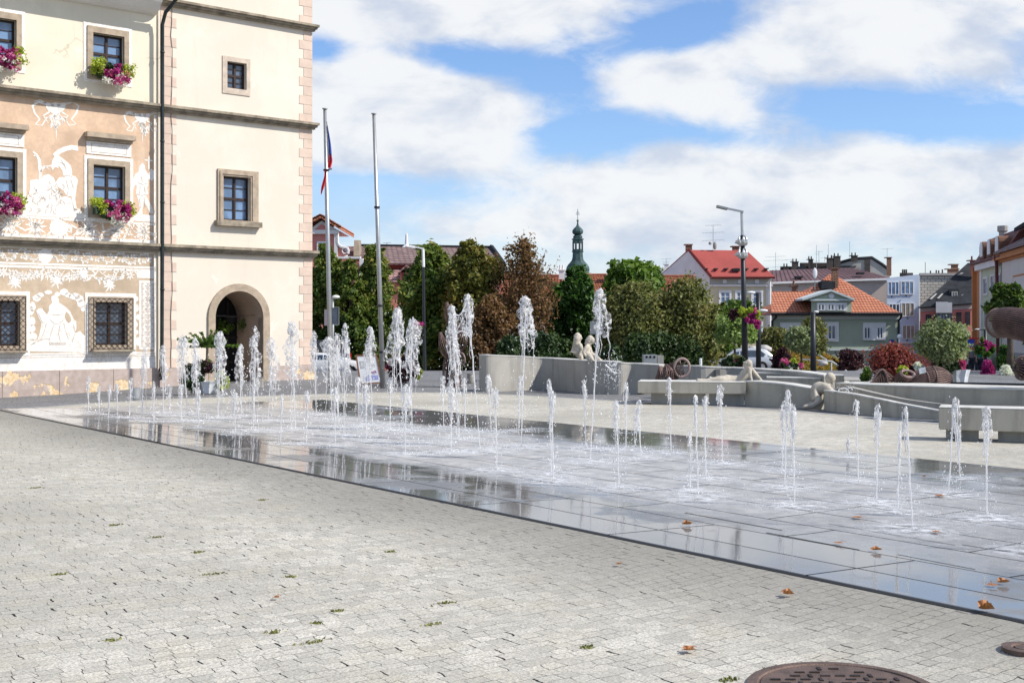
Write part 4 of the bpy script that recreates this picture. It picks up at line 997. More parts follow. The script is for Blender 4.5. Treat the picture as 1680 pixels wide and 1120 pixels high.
# orange slope
def zslope(x, y):
    return 0
m = MB(); bl = []; rng = np.random.default_rng(40); rr = random.Random(40)
outline = [(1236, 600), (1250, 576), (1300, 571), (1340, 574), (1368, 592), (1394, 616)]
slope_b = MB(); nn = []
for i in range(900):
    px_ = rr.uniform(1240, 1394); t = rr.random()
    ytop = np.interp(px_, [1240, 1262, 1300, 1335, 1352, 1372, 1396], [573, 568, 569, 574, 584, 592, 612]); py_ = ytop+(614-ytop)*t
    Yy = 93-6*t; p = W(px_, py_, Yy); bl.append((p, (.5, .5, .3), 1))
leafcloud(m, bl, 34000, .13, rng, shell=.2, up=.8)
ob = m.build('ground_cover', M_orange); tag(ob, 'slope of orange and yellow-green ground cover above the stairs by the green house', 'plants', kind='stuff')
m = MB(); cols = [1236, 1262, 1300, 1335, 1352, 1372, 1398]; tops = [576, 571, 572, 577, 587, 595, 615]
rows = 6
for j in range(rows+1):
    for i, px_ in enumerate(cols):
        t = j/rows; py_ = tops[i]+(616-tops[i])*t; m.v.append(tuple(W(px_, py_+1.5, 93-6*t)+Vector((0, .2, -.08))))
for j in range(rows):
    for i in range(len(cols)-1): k = len(cols); m.f.append((j*k+i, j*k+i+1, (j+1)*k+i+1, (j+1)*k+i))
tag(m.build('slope', mk('slope_soil', (.10, .09, .04), .95, .3, 3)), kind='structure')
M_rock = mk('pale_rock', (.46, .44, .42), .9, .25, 2, .5)
for px_, py_, r_, lb in ((1254, 573, .24, 'pale boulder on the orange slope beside the dark lamp post'), (1235, 574, .22, 'pale boulder left of the other one at the top of the orange slope'), (1350, 596, .16, 'pale round rock in the middle of the orange slope'), (1332, 580, .15, 'pale rock near the top of the orange slope beside the slim lamp post'), (1380, 609, .17, 'grey rock at the lower right end of the orange slope')):
    m = MB(); c = W(px_, py_, 87); m.ball((0, 0, 0), r_*1.7, 8, 12, (1.3, 1, .75), .5); o = m.build('boulder', M_rock, smooth=True); o.location = c; tag(o, lb, 'rock')
# ================================================================ FLOWER TUBS
M_tub = mk('pale_metal_tub', (.62, .64, .66), .5, .12, 3, .1)
def tub(px, py, Y, s, label, plants, tilt=0, ztop=None, hh=.55):
    c = W(px, py, Y); root = empty('flower_tub', (c.x, Y, c.z), label, 'planter')
    m = MB(); n = 8; st = []
    for r_, z in ((.26*s, 0), (.40*s, hh*.8*s), (.47*s, hh*s), (.42*s, hh*s), (.40*s, (hh-.08)*s)):
        st.append([(c.x+r_*(1+.16*(k % 2))*math.cos(2*math.pi*k/(2*n)), Y+r_*(1+.16*(k % 2))*math.sin(2*math.pi*k/(2*n)), c.z+z) for k in range(2*n)])
    base = 0
    for r in st: m.v += r
    for i in range(len(st)-1):
        for k in range(2*n): m.f.append((i*2*n+k, i*2*n+(k+1) % (2*n), (i+1)*2*n+(k+1) % (2*n), (i+1)*2*n+k))
    m.f.append(tuple(range(2*n))[::-1]); m.f.append(tuple(4*2*n+k for k in range(2*n)))
    m.build('tub', M_tub, root)
    for nm, mat, x0, y0, x1, y1, n_, sz in plants:
        rng = np.random.default_rng(abs(hash((px, nm, x0))) % 999 if False else int(px+x0+n_)); m = MB(); bl = []
        rr = random.Random(int(x0+y0)); hw = (x1-x0)/2; hh_ = (y1-y0)/2; cx_, cy_ = (x0+x1)/2, (y0+y1)/2; wm = hw/F*Y
        for k in range(16):
            a = rr.uniform(0, 6.3); q = math.sqrt(rr.random())*.72
            p = W(cx_+hw*q*math.cos(a), cy_+hh_*q*math.sin(a), Y-wm*.35+rr.uniform(-.5, .5)*wm*.8); cr = min(wm, hh_/F*Y)*.42; bl.append((p, (cr, cr, cr), 1))
        leafcloud(m, bl, n_, sz, rng, shell=.3, aspect=1.2); m.build(nm, mat, root)
    return root
tb = tub(341, 645, 30.5, .55, 'angular flower tub with a small feathery standard tree by the arched doorway', [
    ('dark_foliage', M_laurel, 296, 594, 338, 645, 2600, .06), ('purple_foliage', M_purple, 318, 588, 352, 616, 900, .05), ('lime_foliage', M_lime, 352, 606, 376, 642, 1600, .05),
    ('green_foliage', M_fresh, 326, 590, 352, 614, 900, .05), ('white_flowers', M_wht, 326, 618, 340, 640, 160, .04)])
m = MB(); c = W(338, 612, 30.5); m.tube([c, c+Vector((.02, 0, .6)), c+Vector((0, 0, .75))], .02, 6); m.build('stem', M_bark, tb)
m = MB(); rng = np.random.default_rng(77); rr = random.Random(77); bl = []
for i in range(34):
    a = rr.uniform(0, 6.3); e = rr.uniform(-.1, 1.2); L = rr.uniform(.35, .78)
    p0 = W(340, 568, 30.5); p1 = p0+Vector((math.cos(a)*math.cos(e)*L, math.sin(a)*math.cos(e)*L, math.sin(e)*L*.62))
    for k in range(6): bl.append((p0.lerp(p1, .25+.15*k), (.045, .045, .025), 1))
leafcloud(m, bl, 3000, .030, rng, shell=.1, aspect=2.6); m.build('feathery_crown', M_fresh, tb)
tb = tub(662, 633, 35.5, .5, 'dark flower tub with petunias right of the sandwich board, half behind tall water jets', [
    ('dark_foliage', M_purple, 632, 575, 690, 628, 3000, .06), ('white_flowers', M_wht, 636, 592, 668, 624, 420, .04), ('pink_flowers', M_mag, 662, 602, 676, 620, 700, .04),
    ('lime_foliage', M_lime, 677, 597, 693, 624, 1300, .05), ('red_flowers', M_mag, 632, 594, 640, 606, 160, .04)])
tb = tub(1295, 634, 33, .78, 'grey flower tub with pink and lime flowers left of the slim dark lamp post', [
    ('pink_flowers', M_pink, 1276, 588, 1298, 604, 1100, .05), ('lime_foliage', M_lime, 1294, 587, 1308, 606, 900, .05), ('white_flowers', M_wht, 1284, 596, 1314, 610, 420, .045), ('green_foliage', M_laurel, 1276, 592, 1312, 608, 900, .05), ('pink_edge_flowers', M_pink, 1308, 594, 1318, 604, 220, .045)])
tb = tub(1208, 636, 36, .9, 'large flower tub with dark foliage and deep red flowers in front of the silver car', [
    ('dark_foliage', M_laurel, 1178, 584, 1232, 610, 3400, .06), ('red_flowers', M_mag, 1192, 588, 1230, 608, 260, .045), ('brown_foliage', M_olive, 1186, 580, 1226, 600, 900, .05)])
tb = tub(1570, 660, 26, .5, 'pale angular flower tub with white, crimson and pink flowers under the silver willow', hh=1.4, plants=[
    ('green_foliage', M_laurel, 1518, 588, 1582, 614, 3600, .05), ('crimson_flowers', M_mag, 1522, 590, 1562, 606, 900, .045), ('white_flowers', M_wht, 1528, 582, 1576, 600, 620, .04),
    ('lime_foliage', M_lime, 1534, 572, 1572, 588, 900, .045), ('pink_flowers', M_pink, 1570, 588, 1585, 610, 900, .045), ('lilac_flowers', M_wht, 1500, 598, 1520, 610, 200, .04)])
tree(1547, 531, 31, 590, 25.7, M_willow, 'silver leaved willow standing in the flower tub at the right', n=15000, size=.05, shape='round', seed=44, trunk_r=.03, zg=W(1547, 600, 25.7).z, clumps=44, airy=.32)
tb = tub(1500, 650, 26.8, .5, 'small flower tub with lime leaves and white flowers behind the rusty ring', [
    ('lime_foliage', M_lime, 1468, 600, 1492, 614, 900, .04), ('white_flowers', M_wht, 1496, 594, 1514, 606, 500, .04), ('lime_edge_foliage', M_lime, 1500, 602, 1512, 608, 200, .04), ('purple_flowers', M_purple, 1492, 600, 1504, 608, 200, .04)])
# flower boxes on the town hall
M_box = mk('green_box', (.03, .06, .035), .6, .2, 4)
def fbox(fr, du, label, seed, lo=0):
    u0, u1, v0, v1 = shiftr(fr, du); um = (u0+u1)/2; base = TH.P(um, v0+.12, .30)
    root = empty('flower_box', base, label, 'flower box'); rng = np.random.default_rng(seed); rr = random.Random(seed)
    m = MB(); TH.ubox(m, u0+.12, u1-.12, v0+.10, v0+.30, .08, .30); m.build('box', M_box, root)
    def blob(name, mat, n, us, vs, sz, dd=.30):
        m = MB(); bl = []
        for k in range(14): bl.append((TH.P(um+rr.uniform(*us), v0+rr.uniform(*vs), rr.uniform(.2, .2+dd)), (.11, .11, .10), 1))
        leafcloud(m, bl, n, sz, rng, shell=.3, aspect=1.2); m.build(name, mat, root)
    blob('foliage', M_laurel, 900, (-.50, .45), (.02, .42), .055, .15); blob('lime_foliage', M_lime, 520, (-.62, -.25), (.15, .52), .055)
    blob('lime_foliage', M_lime, 380, (.30, .60), (.10, .50), .05); blob('pink_flowers', M_mag, 900, (-.28, .42), (-.02, .46), .052, .36)
    blob('white_flowers', M_wht, 330, (-.30, .35), (-.16, .18), .05, .36); blob('pale_pink_flowers', M_pink, 300, (-.15, .4), (-.10, .35), .05, .38)
LB = {('top', 0): 'box of pink and white petunias under the top floor window next to the downpipe', ('mid', 0): 'box of pink and white petunias under the first floor window next to the downpipe',
      ('top', 1): 'box of pink petunias under the top floor window at the left edge of the photo', ('mid', 1): 'box of pink petunias under the first floor window at the left edge of the photo'}
for k in range(2):
    fbox(top_f, DU*k, LB[('top', k)], 90+k); fbox(mid_f, DU*k, LB[('mid', k)], 94+k)
# hanging small tree basket by the door
c = W(378, 532, 39.2); hb = empty('hanging_basket', c, 'dark hanging pot with green trailing leaves in the arched doorway', 'flower basket')
m = MB(); m.lathe(c, [(.12, 0), (.22, .22), (.24, .25)], 12); m.build('pot', M_dark, hb)
m = MB(); leafcloud(m, [(c+Vector((-.15, 0, -.05)), (.28, .2, .25), 1), (c+Vector((.35, 0, 0)), (.15, .15, .22), .4)], 260, .06, np.random.default_rng(3)); m.build('foliage', M_fresh, hb)
m = MB(); p0, p1 = TH.P(ai0+.05, W(355, 519, 41).z, -.4), TH.P(ai1-.02, W(420, 518, 41).z, -.4)
m.tube([p0, p0.lerp(p1, .5)-Vector((0, 0, .05)), p1], .008, 4); m.tube([p0.lerp(p1, .3), c+Vector((0, 0, .25))], .006, 4); m.build('wire', M_dark, hb)
# ================================================================ BACKGROUND BUILDINGS
M_pinkw = mk('pink_plaster', (.56, .22, .19), .9, .08, .5); M_whw = mk('white_trim', (.70, .68, .66), .85, .08, 1)
def tilemat(name, c1, c2, sx=.25, sy=.35, vert=True, bump=.8):
    m, t, b = newmat(name); co = t.n('ShaderNodeTexCoord').outputs['Object']; s = t.n('ShaderNodeSeparateXYZ', i={0: co})
    cb = t.n('ShaderNodeCombineXYZ', i={0: t.m('ADD', s.outputs[0], t.m('MULTIPLY', s.outputs[1], .35)), 1: s.outputs[2]})
    br = t.n('ShaderNodeTexBrick', i={'Vector': cb.outputs[0]}); br.offset = .5
    for k, v in (('Scale', 1), ('Mortar Size', .045), ('Mortar Smooth', .6), ('Bias', 0), ('Brick Width', sx), ('Row Height', sy)): br.inputs[k].default_value = v
    br.inputs['Color1'].default_value = tuple(c1)+(1,); br.inputs['Color2'].default_value = tuple(c2)+(1,); br.inputs['Mortar'].default_value = tuple(x*.32 for x in c1)+(1,)
    c = t.mix(t.m('MULTIPLY', t.ramp(t.noise(co, .7, 5, .65), .35, .7), .35), br.outputs['Color'], tuple(x*.6 for x in c1))
    t.link(c, b.inputs['Base Color']); b.inputs['Roughness'].default_value = .8
    bn = t.n('ShaderNodeBump', i={'Height': br.outputs['Fac'], 'Strength': bump}); bn.inputs['Distance'].default_value = -.05; t.link(bn.outputs[0], b.inputs['Normal'])
    return m
M_otile = tilemat('orange_tiles', (.52, .17, .085), (.64, .25, .14), .24, .20)
M_ptile = tilemat('purple_tiles', (.20, .125, .115), (.30, .20, .18), .40, .22, bump=.4)
M_red = mk('red_sheet_roof', (.36, .075, .062), .6, .14, .5, .1); M_brn = mk('brown_sheet_roof', (.15, .085, .085), .6, .2, .5, .1)
M_slate = mk('slate_roof', (.034, .037, .042), .95, .3, 1.3, .3, spec=.1); M_brick = tilemat('chimney_brick', (.30, .15, .10), (.38, .22, .15), .3, .12)
M_drkbr = mk('sooty_brick', (.07, .06, .055), .9, .3, 2); M_gry = mk('grey_render', (.36, .35, .33), .9, .12, .6, stain=.3, tint=(.2, .2, .19))
M_lamp = mk('dark_pole', (.022, .024, .028), .45, .2, 3, metal=.3, spec=.5); M_steel = mk('galvanised', (.42, .43, .43), .42, .12, 3, metal=.75, spec=.5)
def prism(m, front, back):
    return m.hexa(front, back)
def slab_(pts, th=.12):      # planar roof polygon with thickness
    m = MB(); P = [Vector(p) for p in pts]; n_ = (P[1]-P[0]).cross(P[2]-P[0]).normalized()*th
    if n_.z > 0: n_ = -n_
    m.hexa([p+n_ for p in P], P); return m
def house(name, label, px, Y, z=None):
    c = W(px, HY, Y); return empty(name, (c.x, Y, hgt(c.x, Y) if z is None else z), label, 'building')
def sbox(m, x0, x1, y, d, z0, z1):
    k = (x0+x1)/2/y*d; return m.hexa([(x0, y, z0), (x1, y, z0), (x1+k, y+d, z0), (x0+k, y+d, z0)], [(x0, y, z1), (x1, y, z1), (x1+k, y+d, z1), (x0+k, y+d, z1)])
def wbox(m, x0, yt, x1, yb, Y, d):      # frontal box: front face at Y, depth d backwards
    a, b = W(x0, yt, Y), W(x1, yb, Y); return sbox(m, a.x, b.x, Y, d, b.z, a.z)
def gz(Y): return hgt(20, Y)-.5
def wallto(m, x0, yt, x1, Y, d): a, b = W(x0, yt, Y), W(x1, yt, Y); return sbox(m, a.x, b.x, Y, d, hgt(a.x, Y)-.5, a.z)
def win(parent, x0, y0, x1, y1, Y, frame=M_white, glass=M_glass, fw=.09, mull=1, name='window', surround=None, sw=.12, bars=1):
    f = Fac(x0, Y); r = f.rect(x0, y0, x1, y1); m = MB(); f.ring(m, r, fw, -.02, .07)
    for k in range(mull):
        u = r[0]+(r[1]-r[0])*(k+1)/(mull+1); f.ubox(m, u-.04, u+.04, r[2]+fw, r[3]-fw, -.02, .06)
    if bars: vm = r[2]+(r[3]-r[2])*.62; f.ubox(m, r[0]+fw, r[1]-fw, vm-.03, vm+.03, -.02, .05)
    if surround is not None:
        f.ringo(m, (r[0]-sw, r[1]+sw, r[2]-sw, r[3]+sw), r, -.02, .10)
    w_ = m.build(name, frame, parent); g = MB(); f.ubox(g, r[0]+.02, r[1]-.02, r[2]+.02, r[3]-.02, -.02, .03); g.build('pane', glass, w_)
    return w_
def chim(parent, x0, yt, x1, yb, Y, mat, d=.7, cap=True, pots=0):
    m = MB(); wbox(m, x0, yt, x1, yb, Y, d)
    if cap: a, b = W(x0, yt, Y), W(x1, yt, Y); m.box(a.x-.07, b.x+.07, Y-.07, Y+d+.07, a.z, a.z+.10)
    for k in range(pots):
        c = W(x0+(x1-x0)*(k+.5)/pots, yt, Y); m.lathe((c.x, Y+d/2, c.z+.1), [(.10, 0), (.08, .4)], 8)
    return m.build('chimney', mat, parent)
def antenna(x, yb, yt, Y, label, arms=((.1, 1.0), (.45, .7)), parent=None, tilt=0):
    m = MB(); a, b = W(x, yb, Y), W(x, yt, Y); m.tube([a, b], .03, 5); h = b.z-a.z
    for t, l in arms:
        z = b.z-h*t; m.tube([(a.x-l, Y, z), (a.x+l, Y, z+.1*l)], .018, 4)
        for k in range(6): xx = a.x-l+2*l*k/5; m.tube([(xx, Y-.25, z), (xx, Y+.25, z)], .01, 4)
    if parent: return m.build('antenna', M_steel, parent)
# ---- pink baroque house
Y = 85; ph = house('pink_gabled_house', 'pink house with white trimmed gable and volute scroll just right of the tower', 550, Y)
m = MB(); wallto(m, 500, 383, 554, Y, 6); wallto(m, 553, 424, 600, Y+.3, 8); m.build('wall', M_pinkw, ph)
m = MB(); f = Fac(500, Y)
f.pbox(m, 500, 377.5, 556, 384, -.1, .25); f.pbox(m, 548.5, 384, 554, 470, -.1, .10); f.pbox(m, 500, 384, 511, 470, -.1, .10); f.pbox(m, 553, 421, 592, 424.5, -.2, .2); f.pbox(m, 590, 424, 596, 470, -.2, .15); m.build('trim', M_whw, ph)
m = MB(); A = lambda x, y, d=0: W(x, y, Y)+Vector((0, d, 0))
m.hexa([A(507, 377.5, -.05), A(555, 377.5, -.05), A(527.5, 362, -.05)], [A(507, 377.5, 6), A(555, 377.5, 6), A(527.5, 362, 6)]); m.build('gable', M_whw, ph)
m = MB(); m.hexa([A(516, 377, -.1), A(544, 377, -.1), A(528, 367.5, -.1)], [A(516, 377, .2), A(544, 377, .2), A(528, 367.5, .2)]); m.build('tympanum', M_pinkw, ph)
m = MB()
for (x0, y0, x1, y1) in ((498, 374, 527.5, 358.5), (527.5, 358.5, 561, 378.5)):
    a, b = A(x0, y0, -.5), A(x1, y1, -.5); up = Vector((0, 0, .22)); bk = Vector((0, 7, 0)); m.hexa([a, b, b+bk, a+bk], [a+up, b+up, b+bk+up, a+bk+up])
    for k in range(14): p = a.lerp(b, (k+.5)/14)+up; m.tube([p, p+bk*.97], .09, 6)
m.build('gable_roof', M_otile, ph)
win(ph, 520, 396, 540, 420, Y-.06, M_whw, M_glass, .12)
m = MB(); sp_ = []
q = [(554, 384), (554, 398), (556, 402), (560, 405), (565, 406), (570, 407), (572, 411), (571, 416), (567, 418), (562, 420), (553, 422)]
m.hexa([A(x, y, 0) for x, y in q], [A(x, y, .5) for x, y in q]); m.build('volute', M_pinkw, ph)
m = MB(); m.tube([A(x, y, -.05) for x, y in q[:8]], .10, 5); c = A(566.5, 412, -.05); m.tube([c+Vector((.30*(1-.06*k)*math.cos(k*.6), 0, .30*(1-.06*k)*math.sin(k*.6))) for k in range(15)], .05, 5); m.build('scroll_trim', M_whw, ph)
m = slab_([W(572, 421, Y+.2), W(600, 421, Y+.2), W(600, 404, Y+4), W(566, 404, Y+4)]); m.build('roof', M_ptile, ph)
m = MB(); m.hexa([W(580, 420, Y+.1), W(590, 420, Y+.1), W(588, 394, Y+1), W(581, 394, Y+1)][::-1], [W(580, 420, Y+2), W(594, 420, Y+2), W(592, 394, Y+2), W(583, 394, Y+2)][::-1]); m.build('chimney', mk('stone_chimney', (.28, .23, .17), .9, .2, 2), ph)
# ---- long tiled building
Y = 90; lb = house('long_tiled_building', 'long building with a weathered purple-brown tiled roof and a small pink dormer behind the hornbeams', 710, Y)
m = MB(); wallto(m, 596, 434, 824, Y, 12); m.build('wall', M_pinkw, lb)
slab_([W(592, 431.5, Y-.5), W(826, 433, Y-.5), W(806, 406.5, Y+7), W(592, 403.5, Y+7)]).build('roof', M_ptile, lb)
slab_([W(592, 403.5, Y+7), W(806, 406.5, Y+7), W(820, 433, Y+14), W(592, 431, Y+14)]).build('back_roof', M_ptile, lb)
m = MB(); m.tube([W(826, 433.5, Y-.5), W(806, 405.5, Y+7)], .22, 6); m.tube([W(592, 403, Y+7), W(806, 406, Y+7)], .14, 6); m.build('ridge', M_slate, lb)
m = MB(); f = Fac(600, Y); f.pbox(m, 600, 433, 824, 440, 0, .25); m.build('frieze', mk('dark_red_frieze', (.16, .03, .03), .8, .1, 1), lb)
slab_([W(600, 462, Y-3.4), W(824, 462, Y-3.4), W(824, 440, Y+.1), W(600, 440, Y+.1)]).build('lower_roof', tilemat('pink_tiles', (.36, .21, .19), (.46, .29, .26), .4, .22), lb)
m = MB(); wallto(m, 602, 463, 822, Y-3, 4); m.build('lower_wall', M_pinkw, lb)
dm = MB(); wbox(dm, 656, 447, 674, 461, Y-3.1, 3); dob = dm.build('dormer', M_pinkw, lb)
m = MB(); 
for (a, b) in (((652.5, 449), (666.5, 437.5)), ((666.5, 437.5), (677.5, 446.5))):
    p, q_ = W(*a, Y-3.5), W(*b, Y-3.5); u_ = Vector((0, 0, .12)); k = Vector((0, 3.5, 0)); m.hexa([p, q_, q_+k, p+k], [p+u_, q_+u_, q_+k+u_, p+k+u_])
m.build('dormer_roof', MATS['pink_tiles'], dob)
w_ = win(dob, 660, 448, 671, 461, Y-3.15, mk('red_frame', (.30, .06, .06), .7, .1, 1), M_glass, .1)
antenna(635, 404, 398, Y+7, '', ((.1, .3),), lb)
m = MB(); c = W(667, 404, Y+7); m.lathe(c, [(.45, -.1), (.14, .15), (.09, .9), (.02, 1.1)], 8); m.build('vent', M_white, lb)
# ---- orange roofs behind trees
def lowhouse(x0, x1, yr, ye, Y, label, wall=M_gry, hipL=8, hipR=8):
    h = house('orange_roofed_house', label, (x0+x1)/2, Y); m = MB(); wallto(m, x0+1, ye, x1-1, Y, 8); m.build('wall', wall, h)
    slab_([W(x0, ye, Y-.4), W(x1, ye, Y-.4), W(x1-hipR, yr, Y+4), W(x0+hipL, yr, Y+4)]).build('roof', M_otile, h)
    m = MB(); m.hexa([W(x0, ye, Y-.4), W(x0+hipL, yr, Y+4), W(x1-hipR, yr, Y+4), W(x1, ye, Y-.4)], [W(x0, ye, Y+8.4)-Vector((0, 0, .3)), W(x0+hipL, yr, Y+4.2)-Vector((0, 0, .3)), W(x1-hipR, yr, Y+4.2)-Vector((0, 0, .3)), W(x1, ye, Y+8.4)-Vector((0, 0, .3))]); m.build('back_roof', M_otile, h)
    m = MB(); m.tube([W(x1, ye, Y-.4), W(x1-hipR, yr, Y+4)], .16, 6); m.tube([W(x0+hipL, yr, Y+4), W(x1-hipR, yr, Y+4)], .14, 6); m.build('ridge', mk('ridge_tiles', (.28, .10, .06), .8, .2, 3) if 'ridge_tiles' not in MATS else MATS['ridge_tiles'], h)
    return h
h1 = lowhouse(822, 925, 452.5, 496, 105, 'long orange tiled roof seen through the reddish feathery tree', hipL=3, hipR=3)
chim(h1, 917, 444, 926, 458, 107, M_whw, pots=2)
h2 = lowhouse(930, 1008, 451, 486, 108, 'orange tiled roof with a dark verge right of the church spire', hipL=2, hipR=14)
chim(h2, 1001, 443, 1009, 470, 110, M_gry, pots=2)
h3 = lowhouse(1058, 1142, 453, 474, 108, 'low orange tiled roof left of the white gable', hipL=4, hipR=4)
h4 = lowhouse(1092, 1108, 461, 476, 106, 'small orange roofed lean-to in front of the low orange roof', hipL=6, hipR=2)
g5 = house('grey_roofed_house', 'distant grey roofed house with chimneys left of the white gable', 1090, 150)
m = MB(); wallto(m, 1062, 447, 1140, 150, 10); m.build('wall', M_gry, g5); slab_([W(1060, 452, 149.5), W(1142, 452, 149.5), W(1136, 437, 156), W(1070, 440, 156)]).build('roof', mk('grey_sheet', (.28, .29, .30), .7, .15, .6), g5)
chim(g5, 1076, 438, 1082, 446, 150, M_brick); chim(g5, 1090, 434, 1097, 444, 150, M_whw); antenna(1093, 436, 424, 150, '', ((.1, .6), (.5, .4)), g5)
# ---- church
ch = house('church_tower', 'church tower with dark green copper onion spire and double cross above the trees', 948, 220)
M_cop = mk('green_copper', (.055, .10, .095), .5, .45, .8, .15, metal=.35, spec=.5, stain=.4, tint=(.02, .03, .035))
k = 220/F; c = W(947.8, 445, 220); pr = [(21, -3), (20, -1), (20.5, 3), (19.5, 7), (17, 11), (13, 15), (10.3, 18.5), (9.2, 23), (8.8, 31), (10.2, 31.8), (10.2, 33), (8.3, 33.6)]
m = MB(); m.lathe(c, [(r*k, z*k) for r, z in pr], 8, R(22.5)); m.build('bell_roof', M_cop, ch)
m = MB()
for i in range(8):
    a = R(22.5)+i*math.pi/4; m.obox(c+Vector((math.cos(a)*8*k-.13, math.sin(a)*8*k-.13, 33*k)), (.26, 0, 0), (0, .26, 0), (0, 0, 17*k))
m.lathe(c+Vector((0, 0, 46*k)), [(8.2*k, 0), (8.2*k, 5*k), (10.6*k, 5.8*k), (10.6*k, 7*k), (7.6*k, 8*k), (8*k, 9.5*k), (8*k, 11.5*k), (5*k, 14*k)], 8, R(22.5)); m.lathe(c+Vector((0, 0, 33*k)), [(8.2*k, 0), (8.2*k, 3*k)], 8, R(22.5)); m.build('lantern', M_cop, ch)
m = MB(); m.lathe(c+Vector((0, 0, 59.5*k)), [(4.5*k, 0), (8.5*k, 2*k), (9.7*k, 5*k), (9.2*k, 8*k), (6.5*k, 11*k), (3*k, 14*k), (1.4*k, 18*k), (1*k, 23*k)], 8, R(22.5)); m.build('onion', M_cop, ch)
m = MB(); t0 = c+Vector((0, 0, 83*k)); m.ball(t0, 2.0*k, 8, 10); m.build('gilt_ball', mk('old_gilt', (.16, .18, .09), .5, .2, 3), ch)
m = MB(); m.tube([t0, t0+Vector((0, 0, 19*k))], .08, 5); m.tube([t0+Vector((-2.5*k, 0, 13.5*k)), t0+Vector((2.5*k, 0, 13.5*k))], .07, 5); m.tube([t0+Vector((-3.3*k, 0, 10.5*k)), t0+Vector((3.3*k, 0, 10.5*k))], .07, 5); m.build('cross', M_steel, ch)
m = MB(); x = 20*k; m.box(c.x-x*1.05, c.x+x*1.05, 220-x, 220+x, -3, c.z-3*k); m.build('tower_wall', M_whw, ch)
# ---- white gabled house with red roof
Y = 115; rh = house('red_roofed_house', 'beige two-storey house with bright red sheet roof and white gable behind the horned lamp post', 1200, Y)
FL, FR = W(1165, 453, Y), W(1266, 453, Y); BL = W(1079, 457, Y+5); sh = BL-FL; sh.z = 0; BR = FR+sh
RL, RR = W(1130, 411.6, Y+2.5), W(1225, 412.6, Y+2.5); gz0 = Vector((0, 0, hgt(20, Y)-.5))
m = MB(); fl, fr_, bl_, br_ = [Vector((p.x, p.y, -3)) for p in (FL, FR, BL, BR)]
BLz, BRz = Vector((BL.x, BL.y, FL.z)), Vector((BR.x, BR.y, FL.z))
m.quad(fl, fr_, FR, FL); m.quad(fr_, br_, BRz, FR); m.quad(br_, bl_, BLz, BRz); m.quad(bl_, fl, FL, BLz); m.add([FL, BLz, RL], [(0, 1, 2)]); m.add([FR, BRz, RR], [(0, 1, 2)])
m.build('wall', mk('beige_plaster', (.62, .56, .40), .9, .08, .6, stain=.1), rh)
gm = MB(); o_ = Vector((-.012, -.012, 0)); nn = (FL-BLz).cross(Vector((0, 0, 1))).normalized()
if nn.y > 0: nn = -nn
nn *= .03
gm.hexa([FL+nn, BLz+nn, RL+nn], [FL+nn*2, BLz+nn*2, RL+nn*2]); gm.hexa([fl+nn, bl_+nn, BLz+nn, FL+nn], [fl+nn*2, bl_+nn*2, BLz+nn*2, FL+nn*2]); gm.build('gable_wall', M_whw, rh)
ov = Vector((0, -.5, -.15))
slab_([FL+ov+Vector((-.1, 0, .1)), FR+ov+Vector((.15, 0, .1)), RR+Vector((0, 0, .1)), RL+Vector((-.1, 0, .1))]).build('roof', M_red, rh)
slab_([RL+Vector((-.1, 0, .1)), RR+Vector((0, 0, .1)), BRz+Vector((0, .4, .1)), BLz+Vector((0, .4, .1))]).build('back_roof', M_red, rh)
f = Fac(1165, Y)
m = MB(); f.pbox(m, 1165, 454, 1266, 467.5, 0, .06); m.build('frieze', mk('grey_green_frieze', (.42, .42, .38), .9, .05, 1), rh)
m = MB(); f.pbox(m, 1164, 467, 1267, 470, 0, .22); f.pbox(m, 1164, 452.5, 1267, 455, 0, .35); f.pbox(m, 1257, 470, 1265, 600, 0, .08); m.build('trim', M_whw, rh)
m = MB(); m.tube([W(1266, 456, Y-.5), W(1263, 462, Y-.2), W(1263, 600, Y-.2)], .10, 6); m.build('downpipe', M_white, rh)
m = MB(); m.tube([RL+Vector((0, 0, .15)), FL+ov+Vector((0, 0, .15))], .12, 5); m.tube([FL+ov, FR+ov+Vector((.2, 0, 0))], .12, 6); m.build('eave_trim', mk('dark_red_trim', (.14, .025, .02), .6, .1, 1), rh)
m = MB()
for i in range(7):
    p = W(1157+i*16.5, 442, Y-.45+1.0); m.box(p.x-.18, p.x+.18, Y-.1, Y+.5, p.z, p.z+.10)
m.build('snow_guard', M_drkbr, rh)
m = MB(); p = W(1201, 443, Y+.1); m.box(p.x, p.x+.7, p.y-.3, p.y+.4, p.z-.1, p.z+.14); m.build('skylight', M_slate, rh)
for a in ((1182, 479, 1197, 499), (1208.5, 479, 1221, 499), (1235, 479, 1249, 499), (1182, 530, 1197, 550), (1208, 530, 1221, 550), (1235, 530, 1249, 550)): win(rh, *a, Y-.05, M_white, M_glassb, .07, surround=M_whw, sw=.16)
for a in (1189, 1214, 1242): win(rh, a-3, 458.5, a+3, 464.5, Y-.10, M_white, M_white, .06, 0, 'attic_window', bars=0)
chim(rh, 1124.5, 402, 1135.5, 415, Y+3, M_brick); chim(rh, 1201, 405, 1213, 415, Y+3, M_brick)
antenna(1170, 411, 369, Y+2.5, '', ((.03, .75), (.32, 1.05), (.62, 1.05)), rh)
m = MB(); c = W(1173, 403, Y+2.3); m.ball(c, .40, 6, 12, (.45, .3, 1)); m.ball(W(1165, 399, Y+2.3), .16, 5, 8); m.build('satellite_dish', M_gry, rh)
